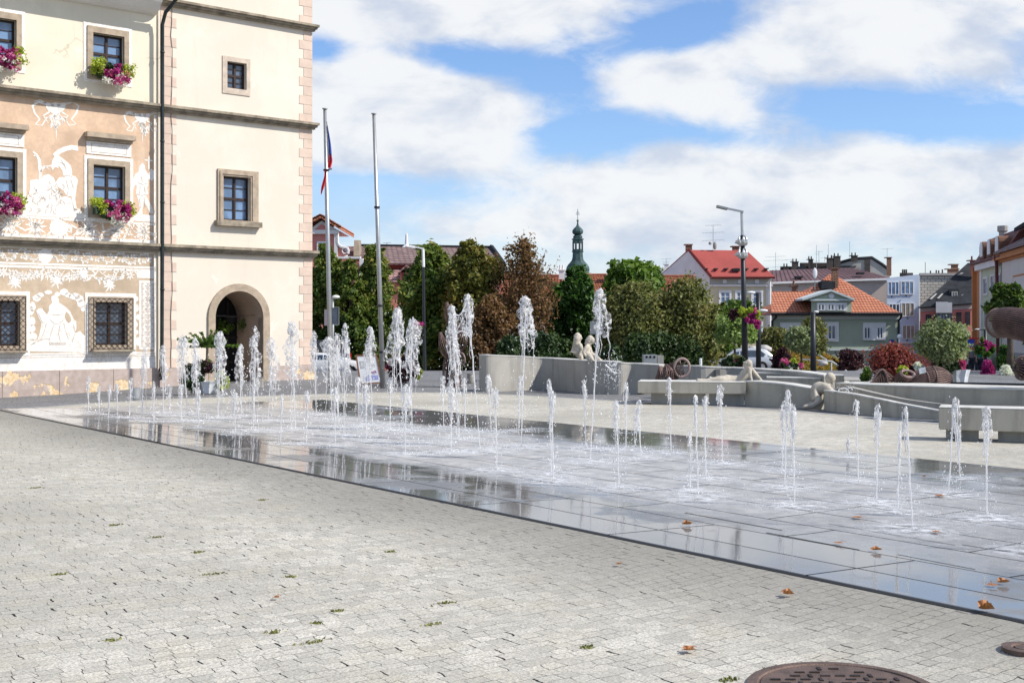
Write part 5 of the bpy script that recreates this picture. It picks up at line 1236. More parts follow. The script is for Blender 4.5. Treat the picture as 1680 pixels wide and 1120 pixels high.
# wall lamps sticking out on the beige house side are street lamps (below)
# ---- long brown roofed building
Y = 135; bb = house('brown_roofed_building', 'long pale building with purplish brown sheet roof behind the orange tiled green house', 1370, Y)
m = MB(); f = Fac(1262, Y); wallto(m, 1262, 461, 1455, Y, 12); m.build('wall', mk('pinkish_render', (.50, .42, .37), .9, .08, .5, stain=.1), bb)
slab_([W(1262, 462.5, Y-.6), W(1459, 456, Y-.6), W(1396, 439.6, Y+6), W(1262, 443.5, Y+6)]).build('roof', M_brn, bb)
slab_([W(1262, 443.5, Y+6), W(1396, 439.6, Y+6), W(1459, 455, Y+12), W(1262, 461, Y+12)]).build('back_roof', M_brn, bb)
m = MB(); m.hexa([W(1262, 462.5, Y-.62), W(1459, 456, Y-.62), W(1459, 459, Y-.62), W(1262, 466, Y-.62)], [W(1262, 462.5, Y), W(1459, 456, Y), W(1459, 459, Y), W(1262, 466, Y)]); m.build('cornice', M_whw, bb)
for x in (1305, 1406): m = MB(); c = W(x, 456 if x < 1350 else 450, Y+.4); m.box(c.x, c.x+.75, c.y-.3, c.y+.5, c.z, c.z+.2); m.build('skylight', M_slate, bb)
m = MB()
for i in range(24): a = W(1268+i*8, 461.8-i*.27, Y-.55); b = W(1268+i*6.0, 443.2-i*.16, Y+5.9); m.tube([a+Vector((0, 0, .05)), b+Vector((0, 0, .05))], .03, 4, False)
m.build('roof_seam', M_brn, bb)
chim(bb, 1454.5, 423, 1462.5, 452, Y+7, M_brick)
# ---- old roofs at the very back
Y = 170; ob_ = house('grey_tenement', 'old grey tenement roof and bare firewall with a row of dark chimneys on the skyline', 1380, Y)
m = MB(); pts_ = [(1372, 460), (1374, 432), (1400, 425), (1430, 423), (1447, 434), (1460, 444), (1460, 460)]
m.hexa([W(x, y, Y) for x, y in pts_], [W(x, y, Y+9) for x, y in pts_]); wallto(m, 1372, 458, 1460, Y+.1, 8); m.build('firewall', M_gry, ob_)
slab_([W(1372, 441, Y-1), W(1398, 441, Y-1), W(1420, 426, Y+2), W(1380, 430, Y+2)]).build('roof', M_slate, ob_)
m = MB(); wbox(m, 1419, 424, 1427.5, 450, Y-.15, .3); m.build('flue', M_drkbr, ob_)
m = MB(); m.tube([W(1374, 431.5, Y), W(1400, 424.5, Y), W(1430, 422.5, Y), W(1447, 433.5, Y), W(1461, 444, Y)], .22, 5); m.build('verge', M_slate, ob_)
m = MB(); wbox(m, 1280, 437, 1373, 462, Y, 8); m.build('low_wall', M_drkbr, ob_)
for a in ((1285, 438, 1294, 444), (1299, 430, 1310, 443), (1326, 426, 1334, 440), (1356, 424, 1368, 442), (1367, 421, 1379, 440), (1396, 420, 1407, 427)): chim(ob_, *a, Y-.8, M_drkbr, pots=2)
m = MB(); m.hexa([W(1308, 443, Y-1), W(1316, 432, Y-1), (W(1326, 442, Y-1))], [W(1308, 443, Y+1), W(1316, 432, Y+1), W(1326, 442, Y+1)]); m.build('dormer', M_slate, ob_)
m = MB(); wbox(m, 1312, 431, 1356, 440, Y+1, 4); m.build('attic_wall', M_drkbr, ob_)
for a in ((1272.5, 445, 414, ((.25, 1.4), (.45, 1.6), (.8, 1.3))), (1298, 432, 426, ((.1, .8),)), (1339.5, 440, 402, ((.4, .3), (.7, .5))), (1343.5, 432, 411, ((.1, .5),)), (1359, 424, 400, ()), (1394, 425, 396, ()), (1353, 430, 421, ((.2, .5),)), (1455.5, 424, 407, ((.1, .8),))): antenna(a[0], a[1], a[2], Y-1, '', a[3], ob_)
# ---- green house
Y = 95; gh = house('green_house', 'sage green house with orange tiled hipped roof, pedimented dormer and brick chimney', 1370, Y)
f = Fac(1266, Y)
m = MB(); wallto(m, 1267, 514, 1476, Y, 9); m.build('wall', mk('sage_plaster', (.37, .42, .335), .9, .08, .6, .05), gh)
slab_([W(1265, 514.5, Y-.6), W(1480, 514.5, Y-.6), W(1376, 455, Y+5), W(1360, 450, Y+5), W(1325, 478, Y+2.6), W(1266, 478, Y+2.6)]).build('roof', M_otile, gh)
m = MB(); bk = W(1370, 452, Y+5); e1, e2 = W(1480, 514.5, Y-.6), W(1265, 514.5, Y-.6); q1, q2 = Vector((e1.x, Y+10, e1.z)), Vector((e2.x, Y+10, e2.z))
m.add([e1+Vector((0, 0, -.1)), q1, bk+Vector((0, 0, -.1)), q2, e2+Vector((0, 0, -.1))], [(0, 1, 2), (1, 3, 2), (3, 4, 2)]); m.build('back_roof', M_otile, gh)
m = MB(); f.pbox(m, 1266, 514.5, 1477, 523.5, 0, .16); f.pbox(m, 1266, 571.5, 1477, 575, 0, .10); m.build('band', mk('pale_green_trim', (.52, .58, .58), .9, .05, 1), gh)
m = MB(); m.tube([W(1265, 515, Y-.7), W(1480, 515, Y-.7)], .12, 6); m.tube([W(1273, 516, Y-.6), W(1273, 521, Y-.5), W(1267, 526, Y-.15), W(1267, 600, Y-.15)], .09, 6); m.tube([W(1479, 516, Y-.6), W(1478, 521, Y-.4), W(1474.5, 526, Y-.15), W(1474.5, 600, Y-.15)], .09, 6); m.build('gutter', M_lamp, gh)
Yd = Y-.8
d_ = MB(); wbox(d_, 1331, 493, 1397, 512, Yd, 5); dor = d_.build('dormer', MATS['sage_plaster'], gh)
m = MB(); m.hexa([W(1319, 493, Yd-.1), W(1400, 493, Yd-.1), W(1364, 479, Yd-.1)], [W(1319, 493, Yd+4), W(1400, 493, Yd+4), W(1364, 479, Yd+4)]); m.build('pediment', MATS['sage_plaster'], dor)
m = MB()
for (a, b) in (((1317, 493), (1364, 478)), ((1364, 478), (1402, 493))):
    p, q_ = W(*a, Yd-.4), W(*b, Yd-.4); u_ = Vector((0, 0, .16)); k = Vector((0, 5, 0)); m.hexa([p, q_, q_+k, p+k], [p+u_, q_+u_, q_+k+u_, p+k+u_])
fd = Fac(1319, Yd); fd.pbox(m, 1328, 490.5, 1399, 493.5, 0, .3); m.build('pediment_trim', MATS['pale_green_trim'], dor)
m = MB(); c = W(1364, 485, Yd-.12); m.tube([c, c+Vector((0, -.08, 0))], .16, 12); m.tube([c+Vector((.2*math.cos(t), -.03, .2*math.sin(t))) for t in [i*.42 for i in range(16)]], .04, 5); m.build('round_boss', M_white, dor)
m = MB(); fd.pbox(m, 1339.5, 496.5, 1389, 510, -.05, .12); m.build('window_bank', M_white, dor)
for x in (1341.5, 1357.5, 1374): win(dor, x, 499, x+11, 509, Yd-.13, M_white, M_glass, .05, 1, bars=0)
m = MB(); m.hexa([W(1310, 509, Y-.7), W(1331, 509, Y-.7), W(1324, 494, Y-.2)], [W(1310, 509, Y-.6), W(1331, 509, Y-.6), W(1324, 494, Y-.1)]); 
for a in ((1357.5, 533, 1371, 557), (1417, 536, 1428, 556), (1438, 536, 1449, 556), (1281.5, 536, 1290, 556), (1298, 536, 1306, 556)): win(gh, *a, Y-.12, M_white, M_glass, .08, 1, bars=0)
m = MB(); f.ringo(m, f.rect(1352.5, 528, 1375.5, 560), f.rect(1357.5, 533, 1371, 557), 0, .14); 
for x0, x1, a1, a2, b1, b2 in ((1415, 1452.5, 1417, 1428, 1438, 1449), (1279, 1313, 1281.5, 1290, 1298, 1306)):
    r = f.rect(x0, 529, x1, 558); ua, ub, uc_, ud_ = f.u(a1), f.u(a2), f.u(b1), f.u(b2); v0_, v1_ = f.rect(a1, 536, a2, 556)[2:]
    f.ubox(m, r[0], r[1], v1_, r[3], 0, .14); f.ubox(m, r[0], r[1], r[2], v0_, 0, .16); f.ubox(m, r[0], ua, v0_, v1_, 0, .14); f.ubox(m, ub, uc_, v0_, v1_, 0, .14); f.ubox(m, ud_, r[1], v0_, v1_, 0, .14)
m.build('window_surround', M_white, gh)
chim(gh, 1363.5, 441, 1375.5, 479, Y+3, M_brick, .9); chim(gh, 1299, 470, 1309, 482, Y+3, M_brick, .8, pots=1)
m = MB(); c = W(1337, 448, Y+2.5); m.ball(c, .42, 8, 14, (.45, .2, 1)); m.build('satellite_dish', M_white, gh); m = MB(); m.tube([c, W(1337, 475, Y+2.5)], .03, 5); m.tube([W(1336, 438, Y+2.5), c], .03, 5); m.build('dish_mast', M_steel, gh)
m = MB(); c = W(1354, 470, Y+3.2); m.box(c.x-.5, c.x+.6, c.y-.8, c.y+.3, c.z-.2, c.z+.4); m.build('roof_window', M_slate, gh)
m = MB(); f.pbox(m, 1459, 557, 1467, 561.5, 0, .03); m.build('street_plate', mk('blue_enamel', (.03, .08, .32), .4, .1, 2), gh)
# ---- pale blue building
Y = 122; bl2 = house('pale_blue_building', 'pale blue-white three storey building with wide grouped windows', 1482, Y)
m = MB(); f = Fac(1453, Y); p_ = [(1453, 456), (1462, 452.5), (1508, 449.5)]
m.hexa([W(1455, 456, Y), W(1508, 450, Y), W(1508, 640, Y), W(1455, 640, Y)], [W(1455, 456, Y+10), W(1508, 450, Y+10), W(1508, 640, Y+10), W(1455, 640, Y+10)]); m.build('wall', mk('pale_blue_plaster', (.50, .57, .68), .9, .06, .6), bl2)
M_cur = mk('curtain_glass', (.34, .31, .25), .3, .3, 1.2, spec=.6)
for a, g_ in (((1456, 462, 1475, 484), M_glassb), ((1477.5, 461, 1499, 483), M_glassb), ((1458, 498, 1476, 520), M_glass), ((1478, 496.5, 1500, 519), M_cur), ((1480, 533, 1501, 556), M_cur)): win(bl2, *a, Y-.04, M_white, g_, .08, 2, bars=0)
m = MB(); 
for x, y in ((1463, 486.5), (1486.5, 485), (1489, 522), (1488.5, 558)): m.ball(W(x, y, Y-.2), .08, 5, 8)
m.build('wall_lamp', M_dark, bl2)
m = MB(); f.pbox(m, 1478, 561, 1508, 563, 0, .3); m.build('ledge', M_white, bl2)
m = MB(); 
for x in (1481, 1484, 1487): m.tube([W(x, 451, Y+1), W(x, 442, Y+1)], .08, 6)
wbox(m, 1476, 447.5, 1498, 452, Y+1, 2); m.build('roof_pipes', M_drkbr, bl2)
# ---- grey block wall building
Y = 128; bw = house('grey_block_building', 'windowless grey-beige block wall building with pipes and a brick chimney on its flat roof', 1540, Y)
m = MB(); wallto(m, 1508.5, 449, 1575, Y, 9); m.build('wall', tilemat('pale_blocks', (.44, .43, .38), (.50, .48, .42), .6, .3, bump=.2), bw)
m = MB(); f = Fac(1508, Y); f.pbox(m, 1508, 448, 1577, 452, 0, .2); m.build('parapet', M_gry, bw)
chim(bw, 1554, 442, 1573, 449, Y+1, M_brick); chim(bw, 1560, 434.5, 1572, 442, Y+1, M_brick)
m = MB()
for x, y in ((1526.5, 444), (1536, 443), (1540, 443.5), (1546, 442)): m.tube([W(x, 449, Y+1), W(x, y, Y+1)], .08, 5)
m.tube([W(1518, 449, Y+1), W(1518, 430, Y+1)], .03, 4); m.build('roof_pipes', M_drkbr, bw)
# ---- rose building with steep slate roof
Y = 118; rb = house('rose_building', 'rose-red building with steep dark slate roof, grey oriel and roof windows', 1555, Y)
M_rose = mk('rose_plaster', (.56, .20, .18), .9, .08, .6)
m = MB(); f = Fac(1509, Y); wallto(m, 1510, 506, 1598, Y, 9); m.build('wall', M_rose, rb)
slab_([W(1507, 504, Y-.5), W(1600, 497, Y-.5), W(1600, 433, Y+6), W(1588, 431, Y+6)]).build('roof', M_slate, rb)
m = MB(); m.add([W(1507, 504, Y-.4), W(1588, 431, Y+6), W(1575, 504, Y+12)], [(0, 1, 2)]); m.add([W(1588, 431, Y+6), W(1600, 433, Y+6), W(1600, 504, Y+12), W(1575, 504, Y+12)], [(0, 1, 2, 3)]); m.build('back_roof', M_slate, rb)
m = MB(); m.hexa([W(1510, 505, Y-.1), W(1598, 499, Y-.1), W(1598, 506, Y-.1), W(1510, 511, Y-.1)], [W(1510, 505, Y+.1), W(1598, 499, Y+.1), W(1598, 506, Y+.1), W(1510, 511, Y+.1)]); m.build('frieze', mk('grey_pink_trim', (.44, .36, .34), .9, .05, 1), rb)
for a in ((1519, 516, 1527, 537), (1532, 516, 1536, 537), (1569, 512, 1577, 534), (1583.5, 511, 1591.5, 533), (1569, 546, 1578, 558), (1584, 545, 1592, 557), (1519, 552, 1527, 570)): win(rb, *a, Y-.04, mk('dark_brown_frame', (.05, .03, .025), .7, .1, 1) if 'dark_brown_frame' not in MATS else MATS['dark_brown_frame'], M_glass, .09, 1, bars=0)
orl = MB(); wbox(orl, 1535.5, 495, 1555, 513, Y-1.2, 2); wbox(orl, 1535.5, 524.5, 1562, 534, Y-1.2, 2); wbox(orl, 1555, 496, 1562, 513, Y-1.0, 2); ori = orl.build('oriel', mk('oriel_grey', (.42, .43, .45), .8, .05, 1), rb)
win(ori, 1536, 513, 1562, 525, Y-1.22, M_drkbr, M_glass, .07, 4, bars=0)
dd1 = MB(); wbox(dd1, 1557, 474, 1573, 489, Y+1.0, 3); slab_d = dd1.build('dormer', M_slate, rb); win(slab_d, 1561, 478, 1571, 488, Y+.95, M_gry, M_glass, .1, 1, bars=0)
m = MB()
for a, b, c_, d__ in (((1524, 493), (1534, 484), (1537, 484), (1528, 493)), ((1536, 492), (1544, 484), (1547, 484), (1540, 492)), ((1576, 487), (1588, 480), (1592, 480), (1581, 487)), ((1570, 454), (1576, 450), (1580, 450), (1574, 454))):
    def rp(p): 
        t = (504-p[1])/(504-432); return W(p[0], p[1], Y-.5+6.5*t)+Vector((0, -.15, .15))
    m.add([rp(a), rp(b), rp(c_), rp(d__)], [(0, 1, 2, 3)])
m.build('roof_window', M_gry, rb)
chim(rb, 1591, 428, 1602, 450, Y+3, mk('red_chimney', (.16, .07, .06), .9, .2, 2), pots=1)
# ---- right-hand street row (facades run away from us)
RW = Fac(1606, 100, d=(-.1955, -1)); 
def vz(px, py): return RW.uv(px, py)[1]
U = RW.u; zg0 = -3
M_sage2 = mk('olive_plaster', (.50, .54, .40), .9, .06, .6); M_orw = mk('orange_plaster', (.52, .22, .09), .9, .08, .6)
s1 = house('olive_townhouse', 'olive green townhouse with red mansard roof and three arched dormers on the right hand street', 1625, 96)
m = MB(); vE = vz(1608, 433); RW.ubox(m, U(1611), U(1642.5), zg0, vE, -8, 0); m.build('wall', M_sage2, s1)
m = MB(); RW.ubox(m, U(1600.5), U(1611), zg0, vE-.2, -8, -.02); RW.ubox(m, U(1600.5), U(1601.5), zg0, vE-.2, -8, .3); m.build('side_wall', M_orw, s1)
m = MB(); RW.ubox(m, U(1606), U(1643), vE-.55, vE, -.2, .35); RW.ubox(m, U(1608.5), U(1611.5), zg0, vE-.5, 0, .08); m.build('cornice', M_whw, s1)
m = MB(); vT = vz(1608, 391); P = RW.P
m.hexa([P(U(1602), vE, .3), P(U(1652), vE, .3), P(U(1652), vE, -8), P(U(1602), vE, -8)], [P(U(1602), vT, -1.0), P(U(1652), vT, -1.0), P(U(1652), vT, -7), P(U(1602), vT, -7)]); m.build('mansard_roof', mk('oxblood_roof', (.15, .05, .04), .7, .25, 1.2, .3), s1)
for px_ in (1617, 1629.5, 1643):
    u0 = U(px_); vv = vE+.25; m = MB()
    pts_ = [(-.9, 0), (-.9, .95)]+[(-.9*math.cos(math.pi*i/6), .95+.45*math.sin(math.pi*i/6)) for i in range(1, 6)]+[(.9, .95), (.9, 0)]
    m.hexa([P(u0+a, vv+b, .32) for a, b in pts_], [P(u0+a, vv+b, -1.5) for a, b in pts_]); d0_ = m.build('dormer', mk('dormer_wood', (.16, .08, .05), .8, .2, 2) if 'dormer_wood' not in MATS else MATS['dormer_wood'], s1)
    m = MB(); pts2 = [(a*.62, .2+b*.86) for a, b in pts_]; m.hexa([P(u0+a, vv+b, .36) for a, b in pts2], [P(u0+a, vv+b, .3) for a, b in pts2]); m.build('window', M_white, d0_)
def rwin(parent, x0, x1, yt, yb, g=M_glass, fr=M_whw):
    r = RW.rect(x0, yt, x1, yb); m = MB(); RW.ring(m, r, .14, -.02, .10); w_ = m.build('window', fr, parent); m = MB(); RW.ubox(m, r[0]+.05, r[1]-.05, r[2]+.05, r[3]-.05, -.02, .04); m.build('pane', g, w_)
M_gl2 = glassmat('window_glass_violet', (.22, .20, .27), .15)
for a in ((1614.5, 1621.5, 455.5, 485), (1626.5, 1633.5, 451, 482), (1616, 1622, 510, 539), (1628, 1634, 508, 537.5), (1639, 1643, 449, 475)): rwin(s1, *a, g=M_gl2)
m = MB(); q_ = [P(U(1644), vE+.3, .5), P(U(1644.5), vE-.6, .4), P(U(1644.5), zg0+2, .3)]; m.tube(q_, .12, 6); m.tube([P(U(1602), vE+.05, .42), P(U(1652), vE+.05, .42)], .12, 6); m.build('downpipe', mk('maroon_pipe', (.12, .03, .03), .6, .2, 2), s1)
s2 = house('peach_townhouse', 'pale peach townhouse with orange cornice and yellow ground floor at the right edge', 1668, 84)
m = MB(); vE2 = vz(1646, 420); RW.ubox(m, U(1646), U(1740), vz(1646, 582), vE2, -8, .1); m.build('wall', mk('peach_plaster', (.66, .60, .54), .9, .06, .6), s2)
m = MB(); RW.ubox(m, U(1646), U(1740), zg0, vz(1646, 582), -8, .14); m.build('yellow_base', mk('yellow_plaster', (.48, .32, .08), .9, .12, .8), s2)
m = MB(); RW.ubox(m, U(1640), U(1740), vE2-.30, vE2+.1, 0, .5); RW.ubox(m, U(1640), U(1740), vE2-.48, vE2-.30, 0, .25); m.build('cornice', M_orw, s2)
m = MB(); RW.ubox(m, U(1646), U(1740), vz(1646, 582)-.05, vz(1646, 576), .1, .22); m.build('band', M_gry, s2)
m = MB(); m.hexa([P(U(1646), vE2+.1, .7), P(U(1740), vE2+.1, .7), P(U(1740), vE2+1.6, -2), P(U(1646), vE2+1.6, -2)], [P(U(1646), vE2+.25, .7), P(U(1740), vE2+.25, .7), P(U(1740), vE2+1.75, -2), P(U(1646), vE2+1.75, -2)]); m.build('roof', M_ptile, s2)
rwin(s2, 1664, 1690, 452, 490, M_gl2, M_orw); rwin(s2, 1662, 1676, 512, 545, M_gl2)
m = MB(); v6 = vz(1650, 376); RW.ubox(m, U(1648), U(1700), vE2+.5, v6, -5, -1.2); at = m.build('attic', mk('teal_attic', (.22, .33, .30), .8, .15, 1), s2)
m = MB(); m.hexa([P(U(1654), v6-.3, -.4), P(U(1760), v6+.6, -.4), P(U(1760), v6+1.2, -3), P(U(1654), v6+.9, -3)], [P(U(1654), v6, -.4), P(U(1760), v6+.9, -.4), P(U(1760), v6+1.6, -3), P(U(1654), v6+1.2, -3)]); m.build('attic_roof', M_slate, at)
m = MB(); 
for px_ in (1668, 1678): RW.ubox(m, U(px_), U(px_+2.5), vE2+.3, v6, -1.25, -1.0)
m.build('attic_post', M_whw, at); m = MB(); RW.ubox(m, U(1671), U(1677), vE2+.8, v6-.6, -1.22, -1.1); m.build('attic_window', M_glass, at)
m = MB(); c = W(1645, 379, 95); m.lathe((c.x, 95, c.z-.6), [(.28, 0), (.28, .5), (.4, .6), (.4, 1.0)], 12); m.build('roof_vent', M_gry, s1)
s3 = house('grey_street_house', 'narrow grey house front at the far end of the shopping street', 1603, 112)
m = MB(); wallto(m, 1596, 500, 1606, 112, 5); m.build('wall', M_gry, s3); win(s3, 1598, 520, 1602, 540, 111.95, M_whw, M_glass, .08, 0)
s4 = house('dark_shop_front', 'dark shaded shop front with blue and yellow signs at the end of the street', 1595, 92)
m = MB(); wallto(m, 1584, 575, 1618, 92, 3); m.build('wall', mk('shop_dark', (.07, .07, .075), .9, .2, 1), s4)
m = MB(); wbox(m, 1584, 571, 1593, 574.5, 91.8, .2); wbox(m, 1583, 579, 1594, 583, 91.8, .2); m.build('yellow_sign', mk('yellow_sign_paint', (.5, .5, .05), .6, .1, 1), s4)
m = MB(); wbox(m, 1586, 585, 1593, 597, 91.75, .1); m.build('poster', M_white, s4)
for px_ in (1598, 1604, 1612): m = MB(); wbox(m, px_, 578, px_+1.6, 608, 91.8, .2); m.build('door_post', M_whw, s4)
# ================================================================ CONCRETE FOUNTAIN WALLS
def concmat(name, col):
    m, t, b = newmat(name); co = t.n('ShaderNodeTexCoord').outputs['Object']
    mp = t.n('ShaderNodeMapping', i={0: co}); mp.inputs['Scale'].default_value = (2.5, 2.5, .35)
    n_ = t.noise(co, 1.3, 6, .6); st = t.noise(mp.outputs[0], 1.6, 6, .65); fi = t.noise(co, 40, 3, .6)
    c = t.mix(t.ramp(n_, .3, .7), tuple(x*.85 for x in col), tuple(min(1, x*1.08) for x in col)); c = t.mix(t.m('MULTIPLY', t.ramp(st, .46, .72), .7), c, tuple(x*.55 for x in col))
    c = t.mix(t.m('MULTIPLY', t.ramp(fi, .45, .7), .18), c, tuple(x*.6 for x in col))
    t.link(c, b.inputs['Base Color']); b.inputs['Roughness'].default_value = .75; b.inputs['Specular IOR Level'].default_value = .35
    bn = t.n('ShaderNodeBump', i={'Height': fi, 'Strength': .25}); bn.inputs['Distance'].default_value = .01; t.link(bn.outputs[0], b.inputs['Normal'])
    return m
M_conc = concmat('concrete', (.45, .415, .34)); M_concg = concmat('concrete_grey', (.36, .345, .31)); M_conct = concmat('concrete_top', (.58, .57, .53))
def smooth(pts, k=4):
    P = [Vector(p) for p in pts]; out = []
    for i in range(len(P)-1):
        p0, p1, p2, p3 = P[max(0, i-1)], P[i], P[i+1], P[min(len(P)-1, i+2)]
        for j in range(k):
            t = j/k; out.append(.5*((2*p1)+(-p0+p2)*t+(2*p0-5*p1+4*p2-p3)*t*t+(-p0+3*p1-3*p2+p3)*t**3))
    out.append(P[-1]); return out
def wallstrip(pts, thick, z0=-.05, name='wall', mat=None, parent=None, cap=None, capz=.0, k=5):
    """pts: (px, Y, ztop[, zbot]) -> wall following a curve; thickness goes away from the camera"""
    P = smooth([((p[0]-CX)/F*p[1], p[1], p[2]) for p in pts], k); zb = smooth([(p[3] if len(p) > 3 else z0, 0, 0) for p in pts], k)
    m = MB(); cp = MB(); n = len(P)
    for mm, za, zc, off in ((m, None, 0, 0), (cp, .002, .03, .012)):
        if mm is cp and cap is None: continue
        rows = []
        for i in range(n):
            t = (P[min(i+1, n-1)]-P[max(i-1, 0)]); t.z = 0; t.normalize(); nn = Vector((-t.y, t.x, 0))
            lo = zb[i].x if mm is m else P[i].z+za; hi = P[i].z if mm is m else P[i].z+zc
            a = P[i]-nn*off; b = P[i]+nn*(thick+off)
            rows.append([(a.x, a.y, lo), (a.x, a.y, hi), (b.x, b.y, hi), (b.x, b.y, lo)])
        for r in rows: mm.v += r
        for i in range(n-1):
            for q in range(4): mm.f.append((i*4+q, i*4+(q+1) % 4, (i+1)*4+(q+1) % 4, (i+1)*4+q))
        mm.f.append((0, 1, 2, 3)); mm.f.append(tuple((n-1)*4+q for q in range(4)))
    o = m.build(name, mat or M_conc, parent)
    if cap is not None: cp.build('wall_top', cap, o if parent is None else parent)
    return o
def zt(py, Y): return EYE-(py-HY)/F*Y
cw = wallstrip([(786, 31.7, zt(583, 31.7)), (805, 31.6, zt(583.5, 31.6)), (850, 32.2, zt(585, 32.2)), (890, 32.7, zt(588, 32.7)), (925, 32.2, zt(590.5, 32.2)), (960, 31.0, zt(592.5, 31.0)), (1010, 30.2, zt(595, 30.2)), (1040, 30.3, zt(597.5, 30.3)), (1082, 29.9, zt(600, 29.9), zt(613.5, 29.9))], .40, mat=M_concg, cap=M_conct, k=8)
cw.name = 'curved_wall'; tag(cw, 'long curved grey concrete wall behind the paving that the two seated statues sit on', 'wall')
m = MB(); a, b = W(1017, 614, 30.6), W(1076, 614, 30.3); m.obox((a.x, 30.7, -.05), (b.x-a.x, -.1, 0), (0, .7, 0), (0, 0, zt(615, 30.6)+.05)); m.build('wall_base', M_conc, cw)
w2 = wallstrip([(1110, 28.6, zt(601.5, 28.6)), (1150, 28.2, zt(602, 28.2)), (1200, 28.3, zt(604.5, 28.3)), (1250, 27.8, zt(607, 27.8)), (1310, 26.9, zt(611, 26.9)), (1352, 26.3, zt(617, 26.3))], .35, mat=M_concg, cap=M_conct, k=6)
w2.name = 'curved_wall'; tag(w2, 'curved grey concrete wall behind the reclining statue, with a small square plate on it', 'wall')
m = MB(); c = W(1177.5, 612, 28.15); m.box(c.x-.05, c.x+.05, 28.12, 28.24, c.z-.05, c.z+.09); m.build('wall_plate', mk('plate_brass', (.16, .155, .15), .6, .2, 8), w2)
# low slabs between wall and basin
for x0, x1, yt, Y, h_, lb_ in ((1258, 1346, 620.5, 26.6, .30, 'long low concrete slab behind the block the reclining statue leans on'), (1330, 1385, 616, 27.2, .6, 'pale square concrete block behind the head of the kneeling boy'), (1240, 1330, 613, 27.5, .45, 'second low concrete slab stepping up behind the reclining statue')):
    a, b = W(x0, yt, Y), W(x1, yt+1.5, Y-.3); m = MB(); m.hexa([(a.x, a.y, -.05), (b.x, b.y, -.05), (b.x+.1, b.y+.5, -.05), (a.x+.1, a.y+.5, -.05)], [(a.x, a.y, a.z), (b.x, b.y, b.z), (b.x+.1, b.y+.5, b.z), (a.x+.1, a.y+.5, a.z)])
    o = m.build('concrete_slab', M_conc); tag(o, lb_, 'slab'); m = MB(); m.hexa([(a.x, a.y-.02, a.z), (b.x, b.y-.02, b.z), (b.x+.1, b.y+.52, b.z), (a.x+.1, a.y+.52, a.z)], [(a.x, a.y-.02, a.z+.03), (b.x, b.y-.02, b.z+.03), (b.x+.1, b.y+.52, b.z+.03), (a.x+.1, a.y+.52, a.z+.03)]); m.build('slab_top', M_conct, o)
# bench with reclining statue
def bench(name, label, x0, x1, Yl, Yr, zt_, zb_, dep, feet):
    a = Vector(((x0-CX)/F*Yl, Yl, 0)); b = Vector(((x1-CX)/F*Yr, Yr, 0)); d = (b-a); n_ = Vector((-d.y, d.x, 0)).normalized()
    root = empty(name, a, label, 'bench'); m = MB(); m.obox(a+Vector((0, 0, zb_)), d, n_*dep, (0, 0, zt_-zb_)); o = m.build('seat', M_conc, root)
    bm = bmesh.new(); bm.from_mesh(o.data); bmesh.ops.bevel(bm, geom=bm.edges[:], offset=.012, segments=2, affect='EDGES'); bm.to_mesh(o.data); bm.free()
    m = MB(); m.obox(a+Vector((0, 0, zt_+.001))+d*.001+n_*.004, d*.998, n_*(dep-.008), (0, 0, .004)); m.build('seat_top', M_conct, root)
    for f0, f1 in feet: m = MB(); m.obox(a+d*f0+n_*.22+Vector((0, 0, -.05)), d*(f1-f0), n_*(dep-.3), (0, 0, zb_+.05)); m.build('foot', M_concg, root)
    return root
bench('concrete_bench', 'long concrete bench slab that carries the reclining statue', 1046, 1224, 26.0, 25.6, .49, .245, 1.0, ((.12, .62), (.66, .98)))
bench('concrete_bench', 'thick pale concrete bench standing alone at the right edge of the paving', 1540, 1760, 17.57, 16.9, .48, .16, .62, ((.05, .30), (.45, .9)))
# solid block and channel
blk_ = wallstrip([(1222, 25.8, .49), (1250, 25.45, .485), (1290, 25.1, .45), (1330, 24.8, .385), (1348, 24.6, .36)], .5, mat=M_conc, cap=M_conct, k=5); blk_.name = 'concrete_block'
tag(blk_, 'solid concrete block wall between the reclining statue and the kneeling boy', 'wall')
ch_ = wallstrip([(1352, 24.35, .365), (1375, 23.8, .36), (1400, 23.3, .345), (1430, 22.9, .30), (1470, 22.4, .235), (1505, 22.1, .18), (1545, 21.8, .12), (1580, 21.6, .08)], .12, mat=M_conc, cap=M_conct, k=5); ch_.name = 'channel_wall'
tag(ch_, 'low curved channel wall sloping down to the right from the kneeling boy', 'wall')
bs = wallstrip([(1372, 24.9, .49), (1440, 24.0, .49), (1520, 23.3, .49), (1600, 22.7, .49), (1690, 22.2, .49), (1780, 21.9, .49)], 1.3, mat=M_conc, cap=M_conct, k=4); bs.name = 'basin_wall'
tag(bs, 'broad bright-topped concrete basin wall running to the right edge below the rusty horns', 'wall')
inn = wallstrip([(1388, 24.4, .44), (1430, 23.6, .36), (1480, 23.0, .27), (1540, 22.6, .20), (1600, 22.3, .15), (1690, 21.9, .12)], .1, mat=M_concg, cap=M_concg, k=4, parent=bs, name='inner_step')
m = MB(); a, b = W(1544, 628, 25.0), W(1700, 631, 24); m.obox((a.x, a.y, a.z-.06), (b.x-a.x, b.y-a.y, b.z-a.z), (0, .12, 0), (0, 0, .08)); tag(m.build('metal_rail', M_lamp), 'dark metal rail lying along the back of the basin wall at the right', 'rail')
bb_ = W(1376, 626, 27.5); m = MB(); m.lathe((bb_.x, 27.5, 0), [(.24, -.05), (.24, bb_.z), (.22, bb_.z+.02)], 20); tag(m.build('concrete_cylinder', M_concg, smooth=False), 'round grey concrete cylinder behind the kneeling boy', 'bollard')
